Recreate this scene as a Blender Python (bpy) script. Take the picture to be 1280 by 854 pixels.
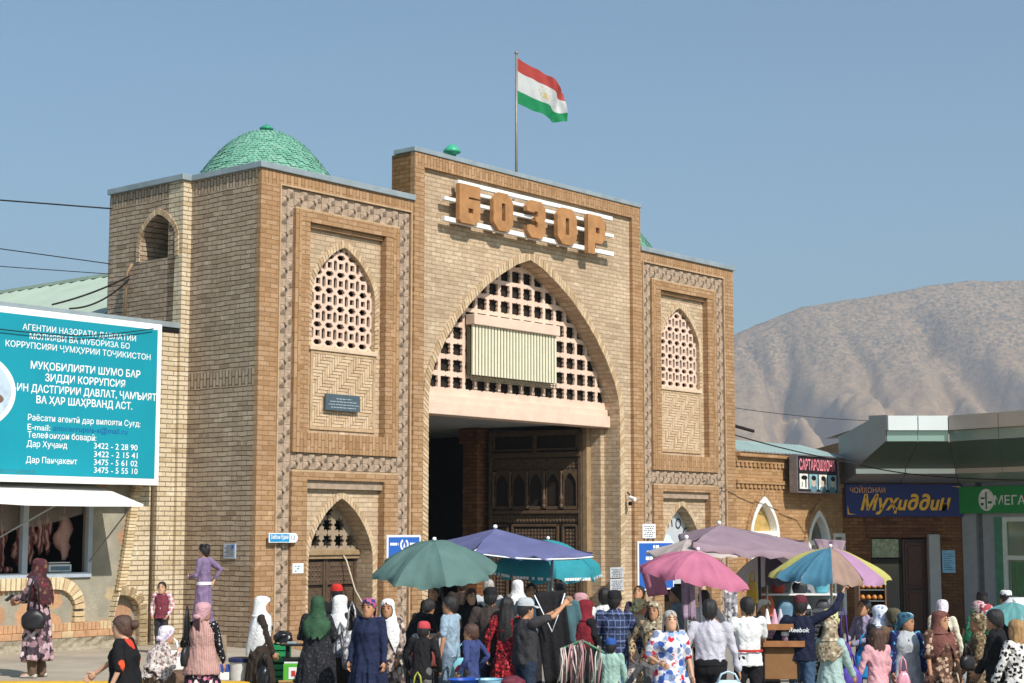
import bpy, bmesh, math, random
import numpy as np
from mathutils import Vector, Matrix
from mathutils.geometry import tessellate_polygon
random.seed(7)
rad = math.radians
scene = bpy.context.scene
COL = scene.collection
for o in list(bpy.data.objects): bpy.data.objects.remove(o)

# ------------------------------------------------------------------ camera, sky, sun, exposure
F_PX = 2080.0; PIT = math.atan(238/2080.0); EYE = 2.5
cam_d = bpy.data.cameras.new("camera"); cam = bpy.data.objects.new("camera", cam_d); COL.objects.link(cam)
cam.location = (0, 0, EYE); cam.rotation_euler = (math.pi/2+PIT, 0, 0)
cam_d.sensor_width = 36; cam_d.lens = F_PX/1280*36; cam_d.clip_end = 20000; cam_d.clip_start = .1
scene.camera = cam
SUN_H = (.575, -.818); SUN_EL = 42.0
world = bpy.data.worlds.new("World"); scene.world = world; world.use_nodes = True
wn = world.node_tree.nodes; wl = world.node_tree.links
sky = wn.new("ShaderNodeTexSky"); sky.sky_type = 'NISHITA'; sky.sun_disc = False
sky.sun_elevation = rad(SUN_EL); sky.sun_rotation = math.atan2(SUN_H[0], SUN_H[1])
sky.altitude = 0; sky.air_density = 1.0; sky.dust_density = .8; sky.ozone_density = 1.0
tint = wn.new("ShaderNodeMix"); tint.data_type = 'RGBA'; tint.blend_type = 'MULTIPLY'; tint.inputs[0].default_value = 1; tint.inputs[7].default_value = (.85, 1.0, 1.0, 1)
wl.new(sky.outputs[0], tint.inputs[6]); wl.new(tint.outputs[2], wn["Background"].inputs[0]); wn["Background"].inputs[1].default_value = 0.1
sd = bpy.data.lights.new("sun", 'SUN'); sun = bpy.data.objects.new("sun", sd); COL.objects.link(sun)
sd.energy = 3.7; sd.angle = rad(.55); sd.color = (1, .945, .88)
ce = math.cos(rad(SUN_EL))
sun.rotation_euler = Vector((SUN_H[0]*ce, SUN_H[1]*ce, math.sin(rad(SUN_EL)))).to_track_quat('Z', 'Y').to_euler()
sun.location = (20, -30, 40)
scene.view_settings.view_transform = 'Standard'; scene.view_settings.look = 'None'
scene.view_settings.exposure = 0.4; scene.view_settings.gamma = 1
scene.render.engine = 'CYCLES'
cy = scene.cycles
cy.max_bounces = 6; cy.diffuse_bounces = 3; cy.glossy_bounces = 3; cy.transmission_bounces = 4; cy.volume_bounces = 0
cy.transparent_max_bounces = 8; cy.use_denoising = True
cy.caustics_reflective = False; cy.caustics_refractive = False

# ------------------------------------------------------------------ geometry of the place
cp, sp = math.cos(PIT), math.sin(PIT)
ANG = rad(50)
P0 = Vector((-4.584, 29.9, 0)); UU = Vector((math.cos(ANG), math.sin(ANG), 0)); II = Vector((-math.sin(ANG), math.cos(ANG), 0))
def ray(x, y):
    a = (x-640)/F_PX; b = -(y-427)/F_PX
    return Vector((a, cp-b*sp, sp+b*cp))
def at(x, y, Y):                       # point at distance Y up the street in the direction of a photo pixel
    r = ray(x, y); return Vector((0, 0, EYE))+r*(Y/r.y)
def fac(x, y, w=0):                    # the same on a plane parallel to the gate's front, w metres behind it: (u, z)
    r = ray(x, y); c = Vector((0, 0, EYE)); t = ((P0-c).dot(II)+w)/r.dot(II); p = c+r*t-P0
    return p.dot(UU), p.z
def loc(u, w, z): return P0+UU*u+II*w+Vector((0, 0, z))
def gz(x): return -.025*max(x, 0)

# ------------------------------------------------------------------ materials
def lin(c):
    if isinstance(c, str):
        c = c.lstrip('#'); c = tuple(int(c[i:i+2], 16)/255 for i in (0, 2, 4))
        return tuple(v/12.92 if v <= .04045 else ((v+.055)/1.055)**2.4 for v in c)
    return tuple(c)
class NT:
    def __init__(s, name):
        s.m = bpy.data.materials.new(name); s.m.use_nodes = True; s.t = s.m.node_tree
        s.b = s.t.nodes["Principled BSDF"]
    def n(s, typ, **kw):
        nd = s.t.nodes.new(typ)
        for k, v in kw.items(): setattr(nd, k, v)
        return nd
    def l(s, a, b): s.t.links.new(a, b)
    def math(s, op, a, b=None):
        nd = s.n("ShaderNodeMath", operation=op)
        for i, v in enumerate((a, b)):
            if v is None: continue
            if hasattr(v, 'links'): s.l(v, nd.inputs[i])
            else: nd.inputs[i].default_value = v
        return nd.outputs[0]
    def mix(s, f, a, b, mode='MIX'):
        nd = s.n("ShaderNodeMix", data_type='RGBA', blend_type=mode)
        for sock, v in ((nd.inputs[0], f), (nd.inputs[6], a), (nd.inputs[7], b)):
            if hasattr(v, 'links'): s.l(v, sock)
            elif isinstance(v, (int, float)): sock.default_value = v
            else: sock.default_value = (*v, 1)
        return nd.outputs[2]
    def ramp(s, f, stops, interp='LINEAR'):
        nd = s.n("ShaderNodeValToRGB"); r = nd.color_ramp; r.interpolation = interp
        while len(r.elements) < len(stops): r.elements.new(.5)
        for e, (p, c) in zip(r.elements, stops):
            e.position = p; e.color = (*c, 1) if not isinstance(c, (int, float)) else (c, c, c, 1)
        s.l(f, nd.inputs[0]); return nd.outputs[0]
    def noise(s, vec, scale, detail=3, rough=.55, dist=0):
        nd = s.n("ShaderNodeTexNoise"); nd.inputs["Scale"].default_value = scale; nd.inputs["Detail"].default_value = detail
        nd.inputs["Roughness"].default_value = rough; nd.inputs["Distortion"].default_value = dist
        if vec is not None: s.l(vec, nd.inputs["Vector"])
        return nd.outputs["Fac"]
    def obj(s): return s.n("ShaderNodeTexCoord").outputs["Object"]
    def bump(s, h, strength=.3, dist=.01):
        nd = s.n("ShaderNodeBump"); nd.inputs["Strength"].default_value = strength; nd.inputs["Distance"].default_value = dist
        s.l(h, nd.inputs["Height"]); s.l(nd.outputs[0], s.b.inputs["Normal"])
    def base(s, c):
        if hasattr(c, 'links'): s.l(c, s.b.inputs["Base Color"])
        else: s.b.inputs["Base Color"].default_value = (*c, 1)
MATS = {}
def plain(name, col, rough=.7, metal=0, vary=.18, scale=6, bump=0, bscale=60, spec=.3):
    """painted / plain surface with uneven tone"""
    if name in MATS: return MATS[name]
    t = NT(name); c = lin(col); v = t.obj()
    f = t.noise(v, scale, 4)
    a = tuple(x*(1-vary) for x in c); b = tuple(min(1, x*(1+vary*.8)) for x in c)
    t.base(t.ramp(f, [(.3, a), (.7, b)]))
    t.b.inputs["Roughness"].default_value = rough; t.b.inputs["Metallic"].default_value = metal
    t.b.inputs["Specular IOR Level"].default_value = spec
    if bump: t.bump(t.noise(v, bscale, 3), bump, .01)
    MATS[name] = t.m; return t.m
def brick(name, cols, mortar, bw=.27, bh=.09, ms=.0085, upright=False, bump=.6, stain=.35, rot=None, joint=.9, hline=0):
    if name in MATS: return MATS[name]
    t = NT(name); v = t.obj(); sx = t.n("ShaderNodeSeparateXYZ"); t.l(v, sx.inputs[0])
    h = t.math('ADD', sx.outputs[0], sx.outputs[1])
    # courses are hand laid: joints wander a little
    wob = t.n("ShaderNodeTexNoise"); wob.inputs["Scale"].default_value = 2.2; wob.inputs["Detail"].default_value = 4; t.l(v, wob.inputs["Vector"])
    ws = t.n("ShaderNodeSeparateXYZ"); t.l(wob.outputs["Color"], ws.inputs[0])
    hz = t.math('ADD', sx.outputs[2], t.math('MULTIPLY', t.math('SUBTRACT', ws.outputs[0], .5), .05 if bump > 1 else .022))
    hh = t.math('ADD', h, t.math('MULTIPLY', t.math('SUBTRACT', ws.outputs[1], .5), .03))
    cb = t.n("ShaderNodeCombineXYZ")
    t.l(hz if upright else hh, cb.inputs[0]); t.l(hh if upright else hz, cb.inputs[1])
    br = t.n("ShaderNodeTexBrick"); t.l(cb.outputs[0], br.inputs["Vector"])
    br.inputs["Scale"].default_value = 1; br.inputs["Brick Width"].default_value = bw; br.inputs["Row Height"].default_value = bh
    br.inputs["Mortar Size"].default_value = ms; br.inputs["Mortar Smooth"].default_value = .25; br.inputs["Bias"].default_value = 0
    br.offset = .5
    # per-brick tone: voronoi-like random from a second brick texture in black/white
    br.inputs["Color1"].default_value = (0, 0, 0, 1); br.inputs["Color2"].default_value = (1, 1, 1, 1); br.inputs["Mortar"].default_value = (.5, .5, .5, 1)
    c = [lin(x) for x in cols]
    tone = t.ramp(br.outputs["Color"], [(0, c[0]), (.4, c[1]), (.75, c[2]), (1, c[3])])
    big = t.noise(v, .55, 5, .6)
    tone = t.mix(t.ramp(big, [(.36, 0.0), (.66, stain)]), tone, tuple(x*.55 for x in c[1]), 'MIX')
    fine = t.noise(v, 38, 4, .7)
    tone = t.mix(.55, tone, t.ramp(fine, [(.25, .45), (.75, 1.0)]), 'MULTIPLY')
    mp = t.n("ShaderNodeMapping"); mp.inputs["Scale"].default_value = (2.6, 2.6, .22); t.l(v, mp.inputs["Vector"])
    tone = t.mix(t.ramp(t.noise(mp.outputs[0], 1.0, 5, .65), [(.52, 0.0), (.75, .45)]), tone, tuple(x*.5 for x in c[1]))
    low = t.math('MULTIPLY', t.ramp(sx.outputs[2], [(.25, 1.0), (1.0, 0.0)]), t.ramp(t.noise(v, 2.3, 5, .65), [(.3, .15), (.65, .65)]))
    tone = t.mix(low, tone, tuple(x*.42 for x in c[1]))
    pale = t.noise(v, 4.5, 5, .65)
    tone = t.mix(t.ramp(pale, [(.56, 0.0), (.72, .35)]), tone, tuple(min(1, x*1.5+.03) for x in c[2]))
    mo = t.ramp(t.noise(v, 9, 4), [(.3, tuple(x*.6 for x in lin(mortar))), (.7, tuple(x*1.25 for x in lin(mortar)))])
    fin = t.mix(t.math('MULTIPLY', br.outputs["Fac"], joint), tone, mo)
    if hline:
        fr_ = t.math('FRACT', t.math('DIVIDE', hz, bh)); edge_ = t.math('ABSOLUTE', t.math('SUBTRACT', fr_, .5))
        wid = t.math('ADD', .455, t.math('MULTIPLY', t.math('SUBTRACT', t.noise(v, 5, 3), .5), .16))
        fin = t.mix(t.math('MULTIPLY', t.math('GREATER_THAN', edge_, wid), hline), fin, tuple(x*.3 for x in lin(mortar)))
    t.base(fin)
    t.b.inputs["Roughness"].default_value = .9; t.b.inputs["Specular IOR Level"].default_value = .15
    hgt = t.math('ADD', t.math('MULTIPLY', t.math('SUBTRACT', 1, br.outputs["Fac"]), 1), t.math('MULTIPLY', fine, .5))
    hgt = t.math('ADD', hgt, t.math('MULTIPLY', br.outputs["Color"], .25))
    t.bump(hgt, bump, .02)
    MATS[name] = t.m; return t.m

# ------------------------------------------------------------------ mesh builder
class MB:
    def __init__(s): s.v = []; s.f = []; s.mi = []
    def add(s, vs, fs, mi=0):
        k = len(s.v); s.v += [tuple(p) for p in vs]; s.f += [tuple(i+k for i in f) for f in fs]; s.mi += [mi]*len(fs); return s
    def quad(s, a, b, c, d, mi=0): return s.add([a, b, c, d], [(0, 1, 2, 3)], mi)
    def box(s, x0, x1, y0, y1, z0, z1, mi=0, mat=None):
        vs = [Vector((x, y, z)) for x in (x0, x1) for y in (y0, y1) for z in (z0, z1)]
        if mat is not None: vs = [mat @ p for p in vs]
        return s.add(vs, [(0, 1, 3, 2), (4, 6, 7, 5), (0, 4, 5, 1), (2, 3, 7, 6), (0, 2, 6, 4), (1, 5, 7, 3)], mi)
    def bbox(s, x0, x1, y0, y1, z0, z1, b=.01, mi=0, mat=None):   # bevelled box
        bm = bmesh.new(); bmesh.ops.create_cube(bm, size=1)
        for p in bm.verts: p.co = Vector(((x0+x1)/2+p.co.x*(x1-x0), (y0+y1)/2+p.co.y*(y1-y0), (z0+z1)/2+p.co.z*(z1-z0)))
        bmesh.ops.bevel(bm, geom=bm.edges[:], offset=b, segments=2, affect='EDGES', profile=.6)
        bm.verts.index_update(); vs = [mat @ p.co if mat is not None else p.co.copy() for p in bm.verts]
        s.add(vs, [[q.index for q in f.verts] for f in bm.faces], mi); bm.free(); return s
    def tube(s, pts, r, n=8, mi=0, cap=True):
        pts = [Vector(p) for p in pts]; rr = r if isinstance(r, (list, tuple)) else [r]*len(pts)
        vs = []; fs = []; prev = None
        for i, p in enumerate(pts):
            d = (pts[min(i+1, len(pts)-1)]-pts[max(i-1, 0)]).normalized()
            ref = prev if prev is not None else (Vector((0, 0, 1)) if abs(d.z) < .9 else Vector((1, 0, 0)))
            a = (ref-d*ref.dot(d)); a = a.normalized() if a.length > 1e-6 else d.orthogonal().normalized()
            prev = a; b = d.cross(a)
            for k in range(n):
                t = 2*math.pi*k/n; vs.append(p+(a*math.cos(t)+b*math.sin(t))*rr[i])
        for i in range(len(pts)-1):
            for k in range(n): fs.append((i*n+k, i*n+(k+1) % n, (i+1)*n+(k+1) % n, (i+1)*n+k))
        if cap: fs += [tuple(range(n-1, -1, -1)), tuple(range((len(pts)-1)*n, len(pts)*n))]
        return s.add(vs, fs, mi)
    def loft(s, rings, mi=0, cap0=True, cap1=True, closed=True):
        n = len(rings[0]); vs = [p for r in rings for p in r]; fs = []
        for i in range(len(rings)-1):
            for k in range(n if closed else n-1): fs.append((i*n+k, i*n+(k+1) % n, (i+1)*n+(k+1) % n, (i+1)*n+k))
        if cap0: fs.append(tuple(range(n-1, -1, -1)))
        if cap1: fs.append(tuple(range((len(rings)-1)*n, len(rings)*n)))
        return s.add(vs, fs, mi)
    def lathe(s, prof, n=24, c=(0, 0, 0), mi=0, cap=True):
        rings = [[(c[0]+r*math.cos(2*math.pi*k/n), c[1]+r*math.sin(2*math.pi*k/n), c[2]+z) for k in range(n)] for r, z in prof]
        return s.loft(rings, mi, cap, cap)
    def ball(s, c, r, n=12, m=8, mi=0, sc=(1, 1, 1)):
        prof = [(math.sin(math.pi*i/m)*1.0, -math.cos(math.pi*i/m)) for i in range(1, m)]
        rings = [[(c[0]+a*r*sc[0]*math.cos(2*math.pi*k/n), c[1]+a*r*sc[1]*math.sin(2*math.pi*k/n), c[2]+z*r*sc[2]) for k in range(n)] for a, z in prof]
        return s.loft(rings, mi)
    def poly(s, outer, holes, y0, y1, mi=0, mis=None, back=False, edges=True):
        """plate in the x-z plane with holes: front at y0, edges back to y1"""
        loops = [outer]+list(holes); mis = mi if mis is None else mis
        flat = [p for L in loops for p in L]
        tri = tessellate_polygon([[Vector((p[0], p[1], 0)) for p in L] for L in loops])
        out = []
        for a, b, c in tri:
            A, B, Cc = flat[a], flat[b], flat[c]
            ar = (B[0]-A[0])*(Cc[1]-A[1])-(B[1]-A[1])*(Cc[0]-A[0])
            out.append((a, b, c) if ar > 0 else (a, c, b))
        s.add([(p[0], y0, p[1]) for p in flat], out, mi)
        if back: s.add([(p[0], y1, p[1]) for p in flat], [t[::-1] for t in out], mi)
        if edges:
            for L in loops:
                n = len(L)
                for i in range(n):
                    a, b = L[i], L[(i+1) % n]
                    s.quad((a[0], y0, a[1]), (a[0], y1, a[1]), (b[0], y1, b[1]), (b[0], y0, b[1]), mis)
        return s
    def mask(s, fn, x0, x1, z0, z1, st, y0, y1, mi=0, mis=None):
        """pierced plate: cells where fn(x, z) is true"""
        mis = mi if mis is None else mis
        nx = round((x1-x0)/st); nz = round((z1-z0)/st)
        g = [[fn(x0+(i+.5)*st, z0+(j+.5)*st) for j in range(nz)] for i in range(nx)]
        idx = {}; vs = []; fs = []; ms = []
        def V(i, j, d):
            k = (i, j, d)
            if k not in idx: idx[k] = len(vs); vs.append((x0+i*st, (y0, y1)[d], z0+j*st))
            return idx[k]
        G = lambda i, j: 0 <= i < nx and 0 <= j < nz and g[i][j]
        for j in range(nz):
            i = 0
            while i < nx:
                if not g[i][j]: i += 1; continue
                i1 = i
                while i1 < nx and g[i1][j] : i1 += 1
                fs.append((V(i, j, 0), V(i1, j, 0), V(i1, j+1, 0), V(i, j+1, 0))); ms.append(mi)
                i = i1
        for i in range(nx):
            for j in range(nz):
                if not g[i][j]: continue
                if not G(i-1, j): fs.append((V(i, j, 0), V(i, j+1, 0), V(i, j+1, 1), V(i, j, 1))); ms.append(mis)
                if not G(i+1, j): fs.append((V(i+1, j, 0), V(i+1, j, 1), V(i+1, j+1, 1), V(i+1, j+1, 0))); ms.append(mis)
                if not G(i, j-1): fs.append((V(i, j, 0), V(i, j, 1), V(i+1, j, 1), V(i+1, j, 0))); ms.append(mis)
                if not G(i, j+1): fs.append((V(i, j+1, 0), V(i+1, j+1, 0), V(i+1, j+1, 1), V(i, j+1, 1))); ms.append(mis)
        k = len(s.v); s.v += vs; s.f += [tuple(i+k for i in f) for f in fs]; s.mi += ms; return s
    def build(s, name, mats, parent=None, smooth=False, loc=None):
        me = bpy.data.meshes.new(name); me.from_pydata([tuple(p) for p in s.v], [], s.f); me.update()
        mats = mats if isinstance(mats, (list, tuple)) else [mats]
        for m in mats: me.materials.append(m)
        if len(mats) > 1: me.polygons.foreach_set("material_index", s.mi)
        if smooth: me.polygons.foreach_set("use_smooth", [True]*len(me.polygons))
        o = bpy.data.objects.new(name, me); COL.objects.link(o)
        if parent is not None: o.parent = parent
        if loc is not None: o.location = loc
        return o
def smooth_angle(o, a=40):
    try: o.data.set_sharp_from_angle(angle=rad(a))
    except Exception: pass
    return o
def tag(o, label=None, cat=None, group=None, kind=None):
    if label: o["label"] = label
    if cat: o["category"] = cat
    if group: o["group"] = group
    if kind: o["kind"] = kind
    return o
def empty(name, loc=(0, 0, 0), rz=0, label=None, cat=None, group=None):
    o = bpy.data.objects.new(name, None); COL.objects.link(o); o.location = loc; o.rotation_euler = (0, 0, rz)
    o.empty_display_size = .2
    return tag(o, label, cat, group)
def copy_tree(o, parent=None):
    c = o.copy(); COL.objects.link(c)
    if parent is not None: c.parent = parent
    for ch in o.children: copy_tree(ch, c)
    return c
def facing(p, rz=0.0): return Matrix.Translation(p) @ Matrix.Rotation(rz, 4, 'Z')

def text_mesh(s, h=None, w=None, bold=0.0, shear=0.0, ext=.004, align='CENTER', mono=False):
    """lettering as a mesh in the x-z plane facing -y; fitted to w and / or h"""
    cu = bpy.data.curves.new("lettering", 'FONT'); cu.body = s; cu.extrude = 0; cu.offset = bold; cu.shear = shear; cu.resolution_u = 3
    ob = bpy.data.objects.new("lettering", cu); COL.objects.link(ob)
    bpy.context.view_layer.update()
    me = bpy.data.meshes.new_from_object(ob.evaluated_get(bpy.context.evaluated_depsgraph_get()))
    vs = [v.co.copy() for v in me.vertices]; fs = [tuple(p.vertices) for p in me.polygons]
    bpy.data.objects.remove(ob); bpy.data.curves.remove(cu); bpy.data.meshes.remove(me)
    if not vs: return [], []
    x0 = min(v.x for v in vs); x1 = max(v.x for v in vs); y0 = min(v.y for v in vs); y1 = max(v.y for v in vs)
    sy = h/(y1-y0) if h else None; sx = w/(x1-x0) if w else None
    sx = sx or sy; sy = sy or sx
    ox = {'CENTER': (x0+x1)/2, 'LEFT': x0, 'RIGHT': x1}[align]
    return [Vector(((v.x-ox)*sx, 0, (v.y-y0)*sy)) for v in vs], fs
def text_raw(s, bold=0.0):
    cu = bpy.data.curves.new("lettering", 'FONT'); cu.body = s; cu.offset = bold; cu.resolution_u = 3
    ob = bpy.data.objects.new("lettering", cu); COL.objects.link(ob); bpy.context.view_layer.update()
    me = bpy.data.meshes.new_from_object(ob.evaluated_get(bpy.context.evaluated_depsgraph_get()))
    vs = [v.co.copy() for v in me.vertices]; fs = [tuple(p.vertices) for p in me.polygons]
    bpy.data.objects.remove(ob); bpy.data.curves.remove(cu); bpy.data.meshes.remove(me); return vs, fs
def add_text(mb, s, x, y, z, h=None, w=None, mi=0, align='CENTER', bold=0.0, shear=0.0, d=.004, drop=0.0):
    vs, fs = text_mesh(s, h, w, bold, shear, 0, align)
    mb.add([(x+p.x, y, z+p.z+drop*p.x) for p in vs], fs, mi)
    return mb
# normalised outline of the pointed arches (half), spring to crown
ARCH = [(1, 0), (.985, .11), (.945, .22), (.85, .375), (.735, .52), (.6, .65), (.455, .77), (.3, .868), (.14, .952), (0, 1)]
def arch_top(c, hw, zs, r, sub=2):
    pts = []
    A = ARCH
    for i in range(len(A)-1):
        for k in range(sub):
            t = k/sub; pts.append((A[i][0]*(1-t)+A[i+1][0]*t, A[i][1]*(1-t)+A[i+1][1]*t))
    pts.append((0, 1))
    right = [(c+hw*a, zs+r*b) for a, b in pts]; left = [(c-hw*a, zs+r*b) for a, b in pts[-2::-1]]
    return right+left                      # counter clockwise from right spring over the crown to left spring
def arch_loop(c, hw, z0, zs, r): return [(c-hw, z0), (c+hw, z0)]+arch_top(c, hw, zs, r)
def in_arch(x, z, c, hw, z0, zs, r):
    if z < z0 or abs(x-c) > hw: return False
    if z <= zs: return True
    b = (z-zs)/r
    if b >= 1: return False
    for i in range(len(ARCH)-1):
        if ARCH[i][1] <= b <= ARCH[i+1][1]:
            t = (b-ARCH[i][1])/(ARCH[i+1][1]-ARCH[i][1]); return abs(x-c) <= hw*(ARCH[i][0]*(1-t)+ARCH[i+1][0]*t)
    return False
def arch_band(mb, c, hw0, hw1, zs, r0, r1, z0, y0, y1, mi=0, pitch=.085, gap=.014, mj=1):
    """ring of voussoir bricks between two arch outlines, each brick a block with open joints"""
    def curve(hw, r):
        P = arch_top(c, hw, zs, r, 6); P = [(c+hw, z0)]+P+[(c-hw, z0)]
        return P
    A = curve(hw0, r0); B = curve(hw1, r1)
    def samp(P, q):
        L = [0]
        for i in range(1, len(P)): L.append(L[-1]+math.dist(P[i], P[i-1]))
        d = q*L[-1]
        for i in range(1, len(P)):
            if L[i] >= d:
                t = (d-L[i-1])/max(1e-9, L[i]-L[i-1]); return (P[i-1][0]+(P[i][0]-P[i-1][0])*t, P[i-1][1]+(P[i][1]-P[i-1][1])*t)
        return P[-1]
    total = sum(math.dist(A[i], A[i-1]) for i in range(1, len(A)))
    n = 2*round(total/pitch/2)
    for i in range(n):
        g = gap/total/2
        q0, q1 = i/n+g, (i+1)/n-g
        a, b, d, e = samp(A, q0), samp(A, q1), samp(B, q1), samp(B, q0)
        yy = y0+random.uniform(-.004, .004)
        mb.add([(p[0], yy, p[1]) for p in (a, e, d, b)]+[(p[0], y1, p[1]) for p in (a, e, d, b)],
               [(0, 1, 2, 3), (0, 4, 5, 1), (1, 5, 6, 2), (2, 6, 7, 3), (3, 7, 4, 0)], random.choice((mi, mi, mi+2)) )
    # mortar bed behind
    for i in range(n):
        a, b, d, e = samp(A, i/n), samp(A, (i+1)/n), samp(B, (i+1)/n), samp(B, i/n)
        mb.add([(p[0], y0+.014, p[1]) for p in (a, e, d, b)], [(0, 1, 2, 3)], mj)
    return mb
# ================================================================== ground and surroundings
M_pale = brick("pale_brick", ['#c8ad8e', '#d2b898', '#dcc4a5', '#b89d7e'], '#937a5f', joint=.7, stain=.45)
M_orange = brick("orange_brick", ['#ae8760', '#b8926b', '#c29e7a', '#a07b56'], '#835f40', joint=.7, stain=.25)
M_orange_up = brick("orange_soldier_brick", ['#ae8760', '#b8926b', '#c29e7a', '#a07b56'], '#7f5b38', upright=True, bw=.28, joint=.8, stain=.2)
M_side = brick("rough_side_brick", ['#b09981', '#bba58c', '#c7b299', '#9d866e'], '#7a6551', bump=1.3, ms=.008, joint=.7, hline=1, stain=.3)
M_side_up = brick("rough_side_soldier", ['#b09981', '#bba58c', '#c7b299', '#9d866e'], '#6a5644', bump=1.3, ms=.011, upright=True, bw=.28)
M_cream = brick("cream_brick", ['#d8c4a2', '#e0cdad', '#e7d6b9', '#c9b18c'], '#8a7458', ms=.010, joint=.8, stain=.15, hline=.75)
M_red = brick("tan_brick", ['#b48a60', '#bf966b', '#caa177', '#a57d54'], '#9b7850', joint=.75, stain=.3)
M_brown = brick("brown_clinker", ['#7a5233', '#86593a', '#946742', '#65422a'], '#4e3826', joint=.8)
M_vous = plain("voussoir_brick", '#c9b08f', .9, vary=.2, scale=14, bump=.3)
M_vous2 = plain("voussoir_brick_dark", '#b59a77', .9, vary=.2, scale=14, bump=.3)
M_joint = plain("lime_joint", '#7d6648', .95, vary=.2)
M_terra = plain("terracotta_relief", '#a5907b', .9, vary=.22, scale=9, bump=.4)
M_plaster = plain("pink_plaster", '#dcc0ab', .85, vary=.1, scale=3, bump=.15)
M_plaster2 = plain("cream_plaster", '#d3b99d', .85, vary=.12, scale=4, bump=.2)
M_zinc = plain("zinc_sheet", '#9aa5a8', .5, .3, vary=.15, scale=3)
M_wood = plain("carved_walnut", '#574535', .6, vary=.3, scale=12, bump=.5, bscale=45)
M_woodd = plain("dark_walnut", '#2a2018', .6, vary=.3, scale=12, bump=.4)
M_woodl = plain("worn_doorframe", '#9a8160', .7, vary=.2, scale=8)
M_white = plain("white_paint", '#e8e6e0', .5, vary=.06)
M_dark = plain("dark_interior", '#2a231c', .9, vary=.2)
M_black = plain("black_paint", '#1b1b1c', .5, vary=.15)
M_steel = plain("galvanised_steel", '#9a9c9b', .4, .8, vary=.1)
M_grey = plain("grey_paint", '#8d939a', .5, vary=.1)

def ground_mat():
    t = NT("asphalt"); v = t.obj()
    a = t.ramp(t.noise(v, .35, 6, .6), [(.3, lin('#8b857b')), (.7, lin('#a49c8f'))])
    a = t.mix(.5, a, t.ramp(t.noise(v, 60, 3, .7), [(.3, .5), (.7, 1.0)]), 'MULTIPLY')
    a = t.mix(t.ramp(t.noise(v, 1.7, 5, .6), [(.55, 0.0), (.7, .5)]), a, lin('#7d766c'))
    t.base(a); t.b.inputs["Roughness"].default_value = .95; t.bump(t.noise(v, 80, 4), .3, .01); return t.m
M_asph = ground_mat()
def ground_h(x, y):
    g = gz(x)
    if x > 12: g = gz(12)
    return g
g = MB(); xs = [-4000, -400, -60, -20, -8, 0, 2, 4, 6, 8, 10, 12, 20, 60, 400, 4000]; ys = [-40, 0, 10, 16, 20, 24, 28, 34, 42, 60, 200, 1200, 3400]
gv = [(x, y, ground_h(x, y)) for y in ys for x in xs]; n = len(xs)
g.add(gv, [(j*n+i, j*n+i+1, (j+1)*n+i+1, (j+1)*n+i) for j in range(len(ys)-1) for i in range(n-1)])
tag(g.build("ground", M_asph), kind='structure')

# raised pavement along the shop and the gate's left wing, with a painted kerb
M_pave = plain("worn_concrete", '#a79c8b', .95, vary=.18, scale=1.3, bump=.3, bscale=40)
M_yel = plain("yellow_kerb_paint", '#d9a92c', .7, vary=.2, scale=5, bump=.2)
M_kerbc = plain("kerb_concrete", '#c9b08a', .9, vary=.2, scale=5, bump=.2)
TZ = .45
KY0, KY1 = 23.2, 23.38
sw = MB()
def slab(mb, pts, z0, z1, mi=0):
    n = len(pts)
    mb.add([(p[0], p[1], z1) for p in pts], [tuple(range(n))], mi)
    for i in range(n):
        a, b = pts[i], pts[(i+1) % n]
        mb.quad((a[0], a[1], z0), (b[0], b[1], z0), (b[0], b[1], z1), (a[0], a[1], z1), mi)
    return mb
E1 = loc(.6, -.02, 0); E0 = loc(-16, 2.2, 0)
slab(sw, [(-34, KY1+.002), (-3.55, KY1+.002), (-3.55, 29.2), (E1.x, E1.y), (-6.2, 31.0), (-34, 31)], -.1, TZ)
tag(sw.build("pavement", M_pave), kind='structure')
kb = MB()
for i in range(24):
    x0 = -3.55-(i+1)*1.0; kb.bbox(x0+.006, x0+.994, KY0, KY1, -.1, TZ+.005, .015, 0 if x0 < -4.5 else 1)
tag(kb.build("kerb", [M_yel, M_kerbc]), kind='structure')

# ================================================================== the bazaar gate
gate = empty("bazaar_gate", P0, ANG, "brick bazaar gate with pointed central arch, turquoise domes and two lower wings", "gatehouse")
TOPW, TOPM, UM0, UM1, UR = 9.13, 10.15, 4.05, 11.85, 15.92
def rect(x0, x1, z0, z1): return [(x0, z0), (x1, z0), (x1, z1), (x0, z1)]

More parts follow.
